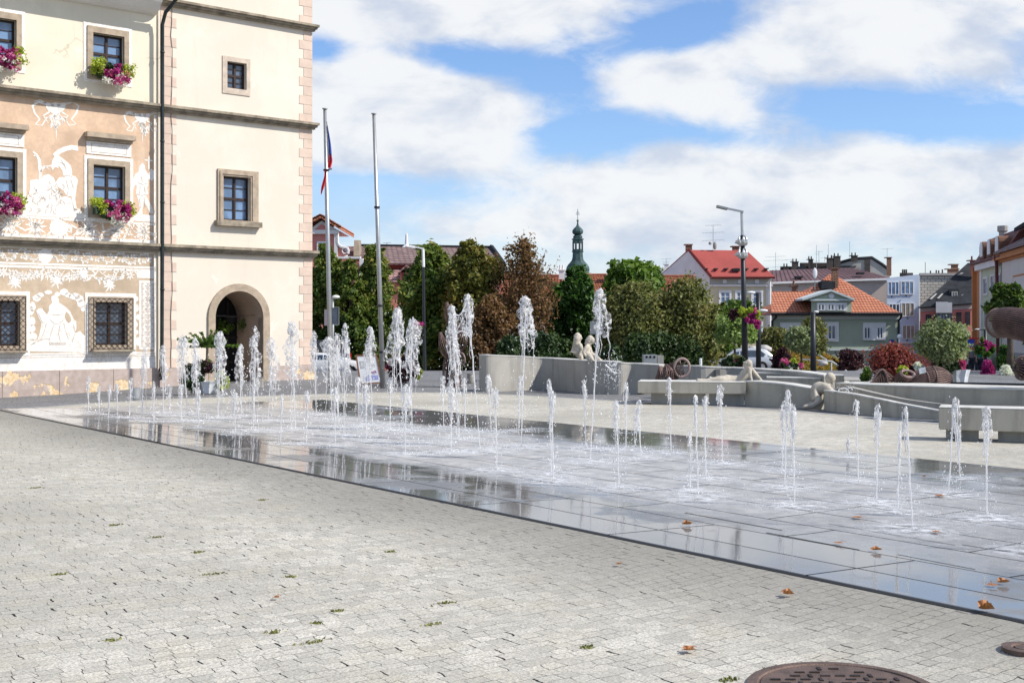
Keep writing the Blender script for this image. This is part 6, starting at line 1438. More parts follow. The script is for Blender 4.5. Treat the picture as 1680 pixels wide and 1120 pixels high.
m = MB(); a, b = W(1386, 623, 29), W(1440, 622, 29); m.box(a.x, b.x, 29, 31, -.1, a.z); tag(m.build('planter_wall', M_concg), 'grey concrete planter wall between the cylinder and the barberry', 'wall')
# ================================================================ FIGURES
def skin(name, nodes, edges, mat, parent=None, root=0, sub=2, origin=None):
    me = bpy.data.meshes.new('tmp'); names = list(nodes); idx = {k: i for i, k in enumerate(names)}
    me.from_pydata([tuple(nodes[k][0]) for k in names], [(idx[a], idx[b]) for a, b in edges], []); me.update()
    o = bpy.data.objects.new('tmp', me); sc.collection.objects.link(o)
    md = o.modifiers.new('s', 'SKIN'); md.branch_smoothing = .6
    for i, k in enumerate(names):
        r = nodes[k][1]; sv = me.skin_vertices[0].data[i]; sv.radius = (r*1.22, r*1.22) if not hasattr(r, '__len__') else (r[0]*1.22, r[1]*1.22); sv.use_root = (i == root)
    o.modifiers.new('b', 'SUBSURF').levels = sub
    bpy.context.view_layer.update(); dg = bpy.context.evaluated_depsgraph_get(); ev = bpy.data.meshes.new_from_object(o.evaluated_get(dg))
    bpy.data.objects.remove(o); bpy.data.meshes.remove(me)
    m = MB(); m.v = [tuple(v.co) for v in ev.vertices]; m.f = [tuple(p.vertices) for p in ev.polygons]; bpy.data.meshes.remove(ev)
    return m.build(name, mat, parent, smooth=True)
M_sand = mk('statue_sandstone', (.52, .47, .39), .85, .25, 7, .5, bscale=60, stain=.3, tint=(.30, .26, .2))
def J(px, py, Y, r): return (W(px, py, Y), r)
def fingers(nodes, edges, hand, dirv, side, s=1.0):
    p = nodes[hand][0]; d = Vector(dirv).normalized(); sd = Vector(side).normalized()
    for i, (o_, L) in enumerate(((-.030, .065), (-.010, .078), (.010, .074), (.030, .058))):
        a = p+sd*o_*s+d*.035*s; k = f'{hand}f{i}'; nodes[k+'a'] = (a, .0105*s); nodes[k+'b'] = (a+d*L*.55*s+Vector((0, 0, -.006)), .0095*s); nodes[k+'c'] = (a+d*L*s+Vector((0, 0, -.018)), .008*s)
        edges += [(hand, k+'a'), (k+'a', k+'b'), (k+'b', k+'c')]
    nodes[hand+'t'] = (p+sd*-.045*s+d*.02*s, .011*s); nodes[hand+'u'] = (p+sd*-.062*s+d*.048*s, .009*s); edges += [(hand, hand+'t'), (hand+'t', hand+'u')]
def headface(m, c, r, face, up=(0, 0, 1)):
    """head with brow, nose, mouth, chin and ears"""
    f = Vector(face).normalized(); u = Vector(up); u = (u-f*u.dot(f)).normalized(); s = f.cross(u)
    def ell(o, a, b, c_, n=10):
        base = len(m.v)
        for i in range(n+1):
            th = math.pi*i/n
            for k in range(14):
                ph = 2*math.pi*k/14; q = c+o+u*math.cos(th)*c_+f*math.sin(th)*math.cos(ph)*a+s*math.sin(th)*math.sin(ph)*b; m.v.append(tuple(q))
        for i in range(n):
            for k in range(14): m.f.append((base+i*14+k, base+(i+1)*14+k, base+(i+1)*14+(k+1) % 14, base+i*14+(k+1) % 14))
    ell(Vector((0, 0, 0)), r*1.0, r*.82, r*1.12); ell(f*r*.35-u*r*.72, r*.55, r*.5, r*.42, 6)
    ell(f*r*1.02-u*r*.12, r*.20, r*.13, r*.26, 5); ell(f*r*.88-u*r*.55, r*.14, r*.28, r*.07, 4)
    for q in (-1, 1): ell(s*q*r*.82-u*r*.05, r*.2, r*.08, r*.25, 5); ell(f*r*.9+s*q*r*.32+u*r*.10, r*.07, r*.14, r*.07, 4)
def statue(label, nodes, edges, headc, headr, face, hair=None, root='pelvis', name='statue', mat=None, cat='statue', up=(0, 0, 1)):
    c = nodes[root][0]; rt = empty(name, (c.x, c.y, c.z-.12), label, cat)
    body = skin('body', nodes, edges, mat or M_sand, rt, root=list(nodes).index(root))
    m = MB(); headface(m, headc, headr, face, up); m.build('head', mat or M_sand, rt, smooth=True)
    if hair:
        m = MB()
        for hp, hr in hair: m.ball(hp, hr, 7, 10, (1, 1, 1), .10)
        if len(hair) > 1: m.tube([h[0] for h in hair], [h[1]*.96 for h in hair], 12)
        m.build('hair', mat or M_sand, rt, smooth=True)
    return rt
Y = 31.45
N_ = {'pelvis': J(942, 587, Y, .17), 'waist': J(941.5, 578, Y, .135), 'chest': J(944, 569, Y, (.17, .12)), 'neck': J(948.5, 560.5, Y, .055), 'crown': J(949.5, 556, Y, .05),
      'shr': J(951, 566, Y-.08, .06), 'elr': J(955, 575, Y-.10, .045), 'har': J(950, 582, Y-.16, .035), 'shl': J(943, 566, Y+.14, .06), 'ell': J(946, 577, Y+.2, .045), 'hal': J(951, 581, Y+.1, .035),
      'knr': J(954, 585.5, Y-.05, .085), 'ftr': J(955.5, 590.5, Y-.02, .045), 'knl': J(953, 583, Y+.2, .085), 'ftl': J(956, 590, Y+.2, .045)}
E_ = [('pelvis', 'waist'), ('waist', 'chest'), ('chest', 'neck'), ('neck', 'crown'), ('chest', 'shr'), ('shr', 'elr'), ('elr', 'har'), ('chest', 'shl'), ('shl', 'ell'), ('ell', 'hal'), ('pelvis', 'knr'), ('knr', 'ftr'), ('pelvis', 'knl'), ('knl', 'ftl')]
fingers(N_, E_, 'har', (.6, -.3, -.4), (0, 1, 0), .8)
hc = W(949.3, 553.5, Y); statue('left of two seated sandstone children, upright with long hair down the back', N_, E_, hc, .085, (.85, .2, -.15),
    [(hc+Vector((-.03, -.01, .03)), .095), (hc+Vector((-.05, -.03, -.05)), .085), (hc+Vector((-.07, -.03, -.15)), .075), (hc+Vector((-.09, -.03, -.26)), .06)])
Y = 30.95
N_ = {'pelvis': J(957.5, 587, Y, .135), 'waist': J(960, 579, Y, .10), 'chest': J(963.5, 571.5, Y, (.13, .10)), 'neck': J(967, 565, Y, .045), 'crown': J(969, 562, Y, .05),
      'shr': J(962.5, 568, Y-.12, .05), 'elr': J(956.5, 579, Y-.18, .038), 'har': J(967, 590, Y-.2, .032), 'shl': J(967, 569, Y+.1, .05), 'ell': J(970, 579, Y+.05, .038), 'hal': J(975.5, 582, Y-.02, .03),
      'knr': J(974.5, 583, Y-.02, .065), 'shinr': J(981, 588, Y-.10, .045), 'ftr': J(988, 593.5, Y-.14, .03), 'knl': J(968, 584.5, Y-.22, .07), 'ftl': J(972, 591, Y-.26, .04), 'toe': J(975, 592, Y-.3, .025)}
E_ = [('pelvis', 'waist'), ('waist', 'chest'), ('chest', 'neck'), ('neck', 'crown'), ('chest', 'shr'), ('shr', 'elr'), ('elr', 'har'), ('chest', 'shl'), ('shl', 'ell'), ('ell', 'hal'), ('pelvis', 'knr'), ('knr', 'shinr'), ('shinr', 'ftr'), ('pelvis', 'knl'), ('knl', 'ftl'), ('ftl', 'toe')]
fingers(N_, E_, 'har', (.8, -.1, -.3), (0, 1, 0), .8)
hc = W(970, 558, Y); statue('right of two seated sandstone children, leaning forward with one leg stretched out', N_, E_, hc, .085, (.8, -.15, -.45),
    [(hc+Vector((-.03, 0, .035)), .092), (hc+Vector((-.075, -.01, -.01)), .08), (hc+Vector((-.11, -.02, -.08)), .06)])
Y = 26.35
N_ = {'pelvis': J(1204, 621, Y, (.10, .12)), 'waist': J(1214, 622, Y, .085), 'belly': J(1219, 618, Y, .09), 'chest': J(1223.5, 611, Y, (.09, .13)), 'upper': J(1226.5, 605.5, Y, .07), 'neck': J(1227, 602, Y, .04), 'crown': J(1226, 600, Y, .04),
      'shr': J(1230, 604.5, Y-.15, .042), 'elr': J(1230.5, 615, Y-.2, .034), 'har': J(1233, 626, Y-.22, .03), 'shl': J(1231, 603.5, Y+.1, .045), 'ell': J(1240, 614, Y+.05, .038), 'hal': J(1250.5, 626.5, Y, .032),
      'knr': J(1185, 622, Y-.12, .062), 'anr': J(1157, 624.5, Y-.12, .036), 'ftr': J(1145, 624, Y-.12, .04), 'ter': J(1142.5, 621.8, Y-.12, .026), 'knl': J(1190, 619.5, Y+.1, .062), 'anl': J(1170, 622, Y+.1, .036), 'ftl': J(1165, 620.5, Y+.1, .036), 'tel': J(1163.5, 617.5, Y+.1, .022)}
E_ = [('pelvis', 'waist'), ('waist', 'belly'), ('belly', 'chest'), ('chest', 'upper'), ('upper', 'neck'), ('neck', 'crown'), ('upper', 'shr'), ('shr', 'elr'), ('elr', 'har'), ('upper', 'shl'), ('shl', 'ell'), ('ell', 'hal'), ('pelvis', 'knr'), ('knr', 'anr'), ('anr', 'ftr'), ('ftr', 'ter'), ('pelvis', 'knl'), ('knl', 'anl'), ('anl', 'ftl'), ('ftl', 'tel')]
fingers(N_, E_, 'har', (.9, -.1, -.1), (0, 1, 0), .8); fingers(N_, E_, 'hal', (.9, -.1, -.1), (0, 1, 0), .8)
hc = W(1226, 597.5, Y)
st3 = statue('sandstone figure reclining on the bench slab, propped on straight arms', N_, E_, hc, .085, (-.75, -.2, .55), [(hc+Vector((.03, 0, .02)), .085), (hc+Vector((.045, 0, -.05)), .07)], up=(.5, 0, .8))
N_ = {'a': J(1195, 620.5, Y, (.115, .13)), 'b': J(1204, 620.5, Y, (.125, .14)), 'c': J(1213, 621, Y, (.10, .115))}

Y = 24.55
N_ = {'pelvis': J(1331, 647, Y, (.15, .13)), 'waist': J(1337, 640, Y, (.13, .12)), 'chest': J(1347, 635.5, Y, (.10, .12)), 'upper': J(1355, 634, Y, .085), 'neck': J(1359.5, 629.5, Y, .05), 'crown': J(1361, 625, Y, .05),
      'shr': J(1358, 635.5, Y-.14, .052), 'elr': J(1364.5, 643, Y-.22, .040), 'har': J(1372, 645.5, Y-.42, .032), 'shl': J(1359, 635, Y+.12, .052), 'ell': J(1366, 642, Y+.08, .04), 'hal': J(1376, 645.5, Y-.1, .032),
      'thr': J(1339, 652, Y-.09, .11), 'knr': J(1345, 659, Y-.13, .075), 'anr': J(1329, 666, Y-.16, .042), 'ftr': J(1321, 667, Y-.16, .032), 'tr': J(1316.5, 667.5, Y-.16, .024), 'thl': J(1337, 651, Y+.09, .11), 'knl': J(1342, 657.5, Y+.14, .075), 'anl': J(1327, 664, Y+.15, .04), 'ftl': J(1319, 665, Y+.15, .03)}
E_ = [('pelvis', 'waist'), ('waist', 'chest'), ('chest', 'upper'), ('upper', 'neck'), ('neck', 'crown'), ('upper', 'shr'), ('shr', 'elr'), ('elr', 'har'), ('upper', 'shl'), ('shl', 'ell'), ('ell', 'hal'), ('pelvis', 'thr'), ('thr', 'knr'), ('knr', 'anr'), ('anr', 'ftr'), ('ftr', 'tr'), ('pelvis', 'thl'), ('thl', 'knl'), ('knl', 'anl'), ('anl', 'ftl')]
fingers(N_, E_, 'har', (.8, .1, -.5), (0, 1, 0), .8); fingers(N_, E_, 'hal', (.8, .1, -.5), (0, 1, 0), .8)
hc = W(1362.5, 621, Y); st4 = statue('sandstone boy kneeling on the paving and leaning over the low channel wall', N_, E_, hc, .095, (.45, -.2, -.85), [(hc+Vector((-.01, 0, .03)), .100)], up=(.9, 0, .3))
N_ = {'p': J(1330, 647, Y, .142), 'w': J(1336, 639, Y, .120), 'c': J(1347, 635.5, Y, (.118, .14)), 'kr': J(1341, 655.5, Y-.12, .11), 'kl': J(1338, 654, Y+.12, .11), 'sr': J(1359, 636.5, Y-.14, .064), 'er': J(1361.5, 639.5, Y-.18, .055)}
skin('clothes', N_, [('p', 'w'), ('w', 'c'), ('p', 'kr'), ('p', 'kl'), ('c', 'sr'), ('sr', 'er')], M_sand, st4, 0)
# ---- people
M_skinp = mk('skin', (.50, .30, .21), .6, .06, 4)
def person(px, Y, h, label, shirt, trousers, hairc, face=(0, -1, 0), stride=.12, zg=None):
    x = (px-CX)/F*Y; g = hgt(x, Y) if zg is None else zg; rt = empty('person', (x, Y, g), label, 'person'); s = h/1.75
    def q(a, b, c_): return Vector((x+a*s, Y+b*s, g+c_*s))
    N_ = {'pelvis': (q(0, 0, .95), .13*s), 'waist': (q(0, 0, 1.12), .115*s), 'chest': (q(0, .01, 1.32), (.16*s, .11*s)), 'up': (q(0, .01, 1.43), .08*s), 'neck': (q(0, 0, 1.50), .052*s), 'crown': (q(0, -.01, 1.58), .05*s)}
    E_ = [('pelvis', 'waist'), ('waist', 'chest'), ('chest', 'up'), ('up', 'neck'), ('neck', 'crown')]
    for sd, k in ((-1, 'l'), (1, 'r')):
        N_.update({'s'+k: (q(sd*.18, 0, 1.41), .055*s), 'e'+k: (q(sd*.23, .03, 1.12), .042*s), 'w'+k: (q(sd*.22, -.06, .88), .03*s), 'h'+k: (q(sd*.22, -.08, .80), .032*s), 't'+k: (q(sd*.10, 0, .88), .10*s), 'k'+k: (q(sd*.11, -sd*stride*.6, .50), .065*s), 'a'+k: (q(sd*.11, sd*stride, .09), .042*s), 'f'+k: (q(sd*.12, sd*stride-.15, .04), .035*s)})
        E_ += [('up', 's'+k), ('s'+k, 'e'+k), ('e'+k, 'w'+k), ('w'+k, 'h'+k), ('pelvis', 't'+k), ('t'+k, 'k'+k), ('k'+k, 'a'+k), ('a'+k, 'f'+k)]; fingers(N_, E_, 'h'+k, (0, -.2, -1), (0, sd, 0), s)
    skin('body', N_, E_, M_skinp, rt, 0)
    m = MB(); headface(m, q(0, -.01, 1.63), .10*s, face); m.build('head', M_skinp, rt, smooth=True); m = MB(); m.ball(q(0, .02, 1.66), .108*s, 7, 10, (1, 1, 1), .1); m.build('hair', hairc, rt, smooth=True)
    T = {'p': (N_['pelvis'][0], .14*s), 'w': (N_['waist'][0], .13*s), 'c': (N_['chest'][0], (.18*s, .125*s)), 'u': (N_['up'][0], .09*s)}; TE = [('p', 'w'), ('w', 'c'), ('c', 'u')]
    L = {'p': (N_['pelvis'][0], .15*s)}; LE = []
    for k in 'lr': T['s'+k] = (N_['s'+k][0], .07*s); T['m'+k] = (N_['s'+k][0].lerp(N_['e'+k][0], .7), .06*s); TE += [('u', 's'+k), ('s'+k, 'm'+k)]; L['t'+k] = (N_['t'+k][0], .115*s); L['k'+k] = (N_['k'+k][0], .08*s); L['a'+k] = (N_['a'+k][0], .06*s); LE += [('p', 't'+k), ('t'+k, 'k'+k), ('k'+k, 'a'+k)]
    skin('shirt', T, TE, shirt, rt, 0); skin('trousers', L, LE, trousers, rt, 0)
M_shb = mk('blue_white_shirt', (.16, .24, .50), .8, .5, 9, col2=(.7, .7, .75)); M_trd = mk('dark_trousers', (.03, .035, .05), .85, .2, 5); M_hr = mk('brown_hair', (.07, .04, .025), .7, .3, 9)
M_shg = mk('grey_shirt', (.18, .18, .19), .85, .2, 5); M_shr = mk('green_shirt', (.02, .22, .14), .8, .2, 5); M_shw = mk('white_shirt', (.6, .6, .62), .8, .1, 5)
person(517, 70, 1.66, 'person in blue and white walking just right of the tower corner', M_shb, M_shb, M_hr)
person(1594, 84, 1.72, 'person in grey clothes in the shaded street below the blue shop sign', M_shg, M_trd, M_hr)
person(1607, 86, 1.70, 'person in a green top in the shaded street right of the person in grey', M_shr, M_trd, M_hr)
person(1389, 78, 1.70, 'person in a light shirt on the stairs below the green house', M_shw, M_trd, mk('blue_cap', (.30, .42, .62), .7, .1, 4), zg=-1.75)
# ================================================================ RIBBED HORN SCULPTURES
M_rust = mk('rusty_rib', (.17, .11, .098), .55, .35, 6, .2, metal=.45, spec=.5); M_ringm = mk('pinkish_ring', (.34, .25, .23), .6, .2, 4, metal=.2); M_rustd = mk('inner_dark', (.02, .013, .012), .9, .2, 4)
def horn(m, path, rad, ns, w_=.010, k=5, a0=0, arc=2*math.pi, flat=.45):
    P = smooth(path, k); Rr = [v.x for v in smooth([(r, 0, 0) for r in rad], k)]; n = len(P); fr = []; prev = None
    for i in range(n):
        t = (P[min(i+1, n-1)]-P[max(0, i-1)]).normalized(); u = t.orthogonal().normalized() if prev is None else (prev-t*prev.dot(t)).normalized(); prev = u; fr.append((u, t.cross(u)))
    for s_ in range(ns):
        a = a0+arc*s_/ns; m.tube([P[i]+(fr[i][0]*math.cos(a)+fr[i][1]*math.sin(a))*Rr[i] for i in range(n)], w_, 5)
    return P, Rr, fr
def ringat(m, c, u, v, r, w_, n=28, rv=None):
    rv = rv or r; pts = [c+u*r*math.cos(2*math.pi*i/n)+v*rv*math.sin(2*math.pi*i/n) for i in range(n+1)]; m.tube(pts, w_, 8, False)
# A tall
Y = 34.2; rt = empty('ribbed_sculpture', W(742, 634, Y), 'tall rusty ribbed horn sculpture standing behind the two tallest middle jets', 'sculpture')
m = MB(); P, Rr, fr = horn(m, [W(742, 634, Y), W(740, 600, Y), W(742, 565, Y), W(746, 530, Y)], [.27, .22, .15, .20], 22, .013); 
for i in range(0, len(P), 5): ringat(m, P[i], fr[i][0], fr[i][1], Rr[i], .016)
m.build('trunk', M_rust, rt)
m = MB(); horn(m, [W(746, 545, Y), W(738, 520, Y-.1), W(733, 496, Y-.2)], [.10, .14, .03], 14, .011); m.build('petal', M_rust, rt)
m = MB(); horn(m, [W(744, 590, Y), W(730, 572, Y-.2), W(722, 545, Y-.3)], [.10, .15, .03], 14, .011); m.build('petal', M_rust, rt)
m = MB(); horn(m, [W(748, 580, Y), W(756, 560, Y-.1), W(760, 542, Y-.1)], [.10, .18, .06], 16, .011); m.build('petal', M_rust, rt)
m = MB(); c = W(757.5, 588, Y-.25); ringat(m, c, Vector((.5, -.6, .1)).normalized(), Vector((-.2, 0, 1)).normalized(), .14, .022, rv=.165); m.build('ring', M_ringm, rt)
m = MB(); horn(m, [W(746, 588, Y), c+Vector((0, 0, .0))], [.10, .13], 14, .010, 3); m.build('tube', M_rust, rt)
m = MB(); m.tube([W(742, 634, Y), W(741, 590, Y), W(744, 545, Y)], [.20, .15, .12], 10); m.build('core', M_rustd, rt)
# B
Y = 27.4; rt = empty('ribbed_sculpture', W(1096, 632, Y), 'rusty ribbed horn with a large pinkish ring facing us, left of the reclining statue', 'sculpture')
m = MB(); P, Rr, fr = horn(m, [W(1085, 632, Y), W(1092, 620, Y), W(1103, 610, Y), W(1117, 604, Y-.1)], [.17, .21, .19, .17], 26, .011); m.build('tube', M_rust, rt)
m = MB(); horn(m, [W(1090, 628, Y-.15), W(1086, 612, Y-.2), W(1083, 600, Y-.2)], [.14, .11, .02], 16, .01); horn(m, [W(1096, 622, Y-.2), W(1096, 608, Y-.25), W(1092, 598, Y-.2)], [.12, .10, .02], 14, .01); m.build('petals', M_rust, rt)
c = W(1118.5, 603, Y-.18); m = MB(); ringat(m, c, Vector((1, .12, -.1)).normalized(), Vector((.1, -.1, 1)).normalized(), .175, .030, rv=.205); m.build('ring', M_ringm, rt)
m = MB(); ringat(m, c+Vector((0, .06, 0)), Vector((1, 0, 0)), Vector((0, 0, 1)), .05, .012); 
for i in range(7): a = i*.9; m.tube([c+Vector((.05*math.cos(a), .05, .05*math.sin(a))), c+Vector((.15*math.cos(a), .05, .17*math.sin(a)))], .010, 5)
m.build('spokes', M_ringm, rt); m = MB(); m.ball(W(1106, 612, Y+.1), .15, 6, 10); m.build('core', M_rustd, rt)
# C three pieces on the basin wall
Y = 24.9; zb = .52
rt = empty('ribbed_sculpture', W(1446, 634, Y), 'small rusty ribbed cone with a dark mouth, leftmost of the basin wall horns', 'sculpture')
m = MB(); P, Rr, fr = horn(m, [W(1442, 622, Y-.2), W(1452, 622, Y), W(1468, 628, Y+.1)], [.20, .15, .06], 20, .010); m.build('cone', M_rust, rt)
m = MB(); pts = [W(x, y, Y-.22) for x, y in ((1429, 634), (1434, 621), (1440, 611), (1447, 606), (1452, 609), (1456, 622), (1457, 634))]; m.tube(smooth(pts, 4), .022, 6); m.build('rim', M_rust, rt)
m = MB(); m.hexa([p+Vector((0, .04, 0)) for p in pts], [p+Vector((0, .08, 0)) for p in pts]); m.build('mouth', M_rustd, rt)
m = MB()
for i in range(7): m.tube([W(1432+i*3.2, 634, Y-.24), W(1438+i*2.3, 612+abs(i-3)*2.2, Y-.24)], .008, 4)
m.build('inner_ribs', M_rust, rt)
rt = empty('ribbed_sculpture', W(1482, 634, Y), 'short rusty ribbed tube ending in a pale oval ring turned upwards', 'sculpture')
c = W(1489, 613, Y-.15); m = MB(); ringat(m, c, Vector((1, 0, -.06)).normalized(), Vector((0, .75, .62)).normalized(), .135, .026, rv=.10); m.build('ring', M_ringm, rt)
m = MB(); horn(m, [W(1470, 634, Y+.05), W(1478, 625, Y), c], [.14, .15, .13], 22, .011); m.build('tube', M_rust, rt); m = MB(); m.tube([W(1474, 634, Y+.05), W(1484, 622, Y)], .10, 10); m.build('core', M_rustd, rt)
rt = empty('ribbed_sculpture', W(1530, 634, Y), 'fat rusty ribbed barrel horn lying on the basin wall below the silver willow', 'sculpture')
m = MB(); P, Rr, fr = horn(m, [W(1496, 632, Y-.1), W(1512, 622, Y-.05), W(1532, 619, Y), W(1550, 622, Y+.05), W(1558, 628, Y+.1)], [.10, .19, .225, .17, .05], 34, .011); m.build('barrel', M_rust, rt)
m = MB(); ringat(m, P[6], fr[6][0], fr[6][1], Rr[6]+.01, .014); ringat(m, P[9], fr[9][0], fr[9][1], Rr[9]+.01, .014); m.build('band', M_rust, rt)
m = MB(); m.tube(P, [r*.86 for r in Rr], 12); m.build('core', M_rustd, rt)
m = MB(); c = W(1514.5, 608.5, Y-.28); m.obox(c+Vector((-.07, 0, -.06)), (.14, .02, .03), (0, .02, .0), (-.02, 0, .11)); m.build('plate', mk('enamel_plate', (.38, .42, .47), .5, .3, 14), rt)
# D right edge
Y = 21; rt = empty('ribbed_sculpture', W(1730, 640, Y), 'huge dark ribbed horn sculpture reaching in from the right edge at head height', 'sculpture')
m = MB(); P, Rr, fr = horn(m, [W(1637, 530, Y+.55), W(1662, 530, Y+.2), W(1700, 541, Y-.1), W(1735, 580, Y), W(1742, 640, Y+.2), W(1742, 696, Y+.2)], [.25, .265, .27, .21, .17, .20], 46, .012, 5); m.build('tube', M_rust, rt)
m = MB(); ringat(m, P[0], fr[0][0], fr[0][1], .25, .02); m.build('rim', M_rust, rt)
m = MB(); m.tube([P[i] for i in range(2, len(P))], [Rr[i]*.9 for i in range(2, len(P))], 14); m.build('core', M_rustd, rt)
Y = 22.5; rt = empty('ribbed_sculpture', W(1672, 625, Y), 'small dark ribbed ball-like horn below the huge one at the right edge', 'sculpture')
m = MB(); P, Rr, fr = horn(m, [W(1664, 600, Y), W(1676, 602, Y), W(1692, 612, Y), W(1698, 632, Y)], [.10, .22, .20, .1], 24, .012); m.build('tube', M_rust, rt)
m = MB(); m.ball(W(1680, 605, Y), .17, 7, 12); m.build('core', M_rustd, rt)
# ================================================================ POLES, LAMPS, SIGNS
def at(px, Y, zg=None):
    x = (px-CX)/F*Y; return Vector((x, Y, hgt(x, Y) if zg is None else zg))
b0, t0 = W(543.5, 646, 30.4), W(533, 180, 30.4); b0.z = 0
fp = empty('flagpole', b0, 'left steel flagpole with the limp flag, beside the tower corner', 'flagpole')
m = MB(); m.tube([b0-Vector((0, 0, .1)), b0.lerp(t0, .5), t0], [.062, .055, .042], 12); m.build('pole', M_steel, fp, smooth=True); m = MB(); m.lathe(t0, [(.02, 0), (.07, .01), (.07, .03), (.01, .04)], 12); m.build('cap', M_steel, fp); m = MB(); m.lathe(b0, [(.11, 0), (.11, .05), (.07, .12)], 12); m.build('foot', M_steel, fp)
m = MB(); c = b0.lerp(t0, .787); m.lathe(c, [(.075, -.02), (.075, .02)], 10); m.tube([c, c+Vector((.14, 0, .03))], .015, 5); m.tube([t0+Vector((.05, -.02, -.3)), c+Vector((.12, 0, 0))], .006, 4); m.build('halyard_clamp', M_lamp, fp)
def cloth(name, cols, parent):
    pass
M_fb = mk('flag_blue', (.05, .09, .34), .8, .1, 4); M_fr = mk('flag_red', (.55, .03, .04), .8, .1, 4); M_fw = mk('flag_white', (.72, .72, .75), .8, .05, 4)
fl_ = empty('flag', W(536, 240, 30.4), 'limp white, red and blue flag wrapped round the left flagpole', 'flag')
def ribbon(name, pts, mat, amp=.03, n=16):
    P = smooth([W(a, b, 30.3+d) for a, b, w_, d in pts], n//len(pts)+2); Wd = smooth([(w_/F*30.4, 0, 0) for a, b, w_, d in pts], n//len(pts)+2); m = MB(); cols = 7
    for i, p in enumerate(P):
        for j in range(cols): s_ = j/(cols-1)-.5; m.v.append((p.x+s_*Wd[i].x, p.y+amp*math.sin(j*1.9+i*.25), p.z+.02*math.sin(j*1.3)))
    for i in range(len(P)-1):
        for j in range(cols-1): m.f.append((i*cols+j, i*cols+j+1, (i+1)*cols+j+1, (i+1)*cols+j))
    m.build(name, mat, fl_, smooth=True)
ribbon('white_stripe', [(535.5, 207, 1.5, 0), (537, 222, 3, 0), (538.5, 245, 4, 0), (539.5, 268, 4, 0)], M_fw)
ribbon('blue_wedge', [(536.8, 205, 1, -.03), (539.5, 225, 2.5, -.03), (541.5, 245, 4, -.03), (542.5, 264, 4, -.03)], M_fb)
ribbon('red_stripe', [(541.5, 254, 4, -.05), (541.8, 264, 7, -.05), (540, 276, 5.5, -.05)], M_fr)
ribbon('red_tail', [(534.5, 278, 2.5, 0), (533, 292, 4, 0), (529.8, 306, 5, 0), (527, 319, 1, 0)], M_fr)
b0, t0 = W(628.5, 634, 33.5), W(613.3, 188, 33.5); b0.z = 0
fp = empty('flagpole', b0, 'right bare steel flagpole leaning slightly, behind the sandwich board', 'flagpole')
m = MB(); m.tube([b0-Vector((0, 0, .1)), b0.lerp(t0, .5), t0], [.070, .06, .045], 12); m.build('pole', M_steel, fp, smooth=True); m = MB(); m.lathe(t0, [(.02, 0), (.075, .01), (.075, .03), (.01, .04)], 12); m.build('cap', M_steel, fp)
m = MB()
for t_ in (.30, .66, .13): c = b0.lerp(t0, t_); m.lathe(c, [(.078, -.03), (.078, .03)], 10)
m.build('clamp', M_lamp, fp)
# horned lamp
Yh = 40; b0 = at(1223, Yh, 0); hl = empty('street_lamp', b0, 'tall dark street lamp with silver horn ornaments and a long flat head pointing left', 'street lamp')
m = MB(); m.tube([b0, W(1220.5, 500, Yh), W(1218, 386, Yh)], [.11, .085, .07], 12); m.build('pole', M_lamp, hl, smooth=True)
m = MB(); m.tube([W(1217, 388, Yh), W(1216.2, 348, Yh)], .032, 8); m.tube([W(1219, 388, Yh), W(1217.8, 348, Yh)], .022, 8); m.build('upper_pole', M_steel, hl)
m = MB(); a, b = W(1219.5, 347.5, Yh), W(1190, 341.5, Yh); m.obox(a+Vector((0, -.04, -.03)), b-a, (0, .08, 0), (0, 0, .06)); m.build('arm', M_steel, hl)
m = MB(); a, b = W(1193, 343.5, Yh), W(1176, 339.5, Yh); m.obox(a+Vector((0, -.14, -.02)), b-a, (0, .28, 0), (0, 0, .07)); m.build('lamp_head', mk('lamp_head_grey', (.30, .31, .31), .5, .1, 3, metal=.4), hl)
M_silv = mk('polished_silver', (.62, .62, .60), .28, .12, 4, metal=.7, spec=.6)
for yc in (393, 414):
    for i in range(5):
        a = -1.9+i*.75; o_ = W(1218, yc+8, Yh); d_ = Vector((math.cos(a)*.7-.3, math.sin(a)*.5-.3, 0)); m = MB()
        m.tube(smooth([o_, o_+d_*.10+Vector((0, 0, .02)), o_+d_*.24+Vector((0, 0, .05)), o_+d_*.30+Vector((0, 0, .14)), o_+d_*.24+Vector((0, 0, .27))], 4), [.045+.045*math.sin(math.pi*min(1, t/11)) if t < 12 else .06*(1-(t-11)/6) for t in range(17)], 8); m.build('horn', M_silv, hl, smooth=True)
    m = MB(); m.ball(W(1214, yc+4, Yh-.1), .13, 6, 10, (1.5, .8, .6), .4); m.build('horn_base', M_silv, hl, smooth=True)
def basket(px, py, Y, label, plants, zg=None):
    rt = empty('flower_basket', W(px, py, Y), label, 'flower basket'); m = MB(); m.lathe(W(px, py+4, Y), [(.10, -.10), (.26, 0), (.30, .12)], 12); m.build('basket', M_lamp, rt)
    for nm, mat, x0, y0, x1, y1, n_, sz in plants:
        rr = random.Random(int(x0*3+y0)); m = MB(); bl = []; hw = (x1-x0)/2; hh_ = (y1-y0)/2
        for k in range(14):
            a = rr.uniform(0, 6.3); q = math.sqrt(rr.random())*.8; p = W((x0+x1)/2+hw*q*math.cos(a), (y0+y1)/2+hh_*q*math.sin(a), Y-.25+rr.uniform(-.2, .2)); cr = min(hw, hh_)/F*Y*.42; bl.append((p, (cr, cr, cr), 1))
        leafcloud(m, bl, n_, sz, np.random.default_rng(int(x0+y1)), shell=.3, aspect=1.2); m.build(nm, mat, rt)
    return rt
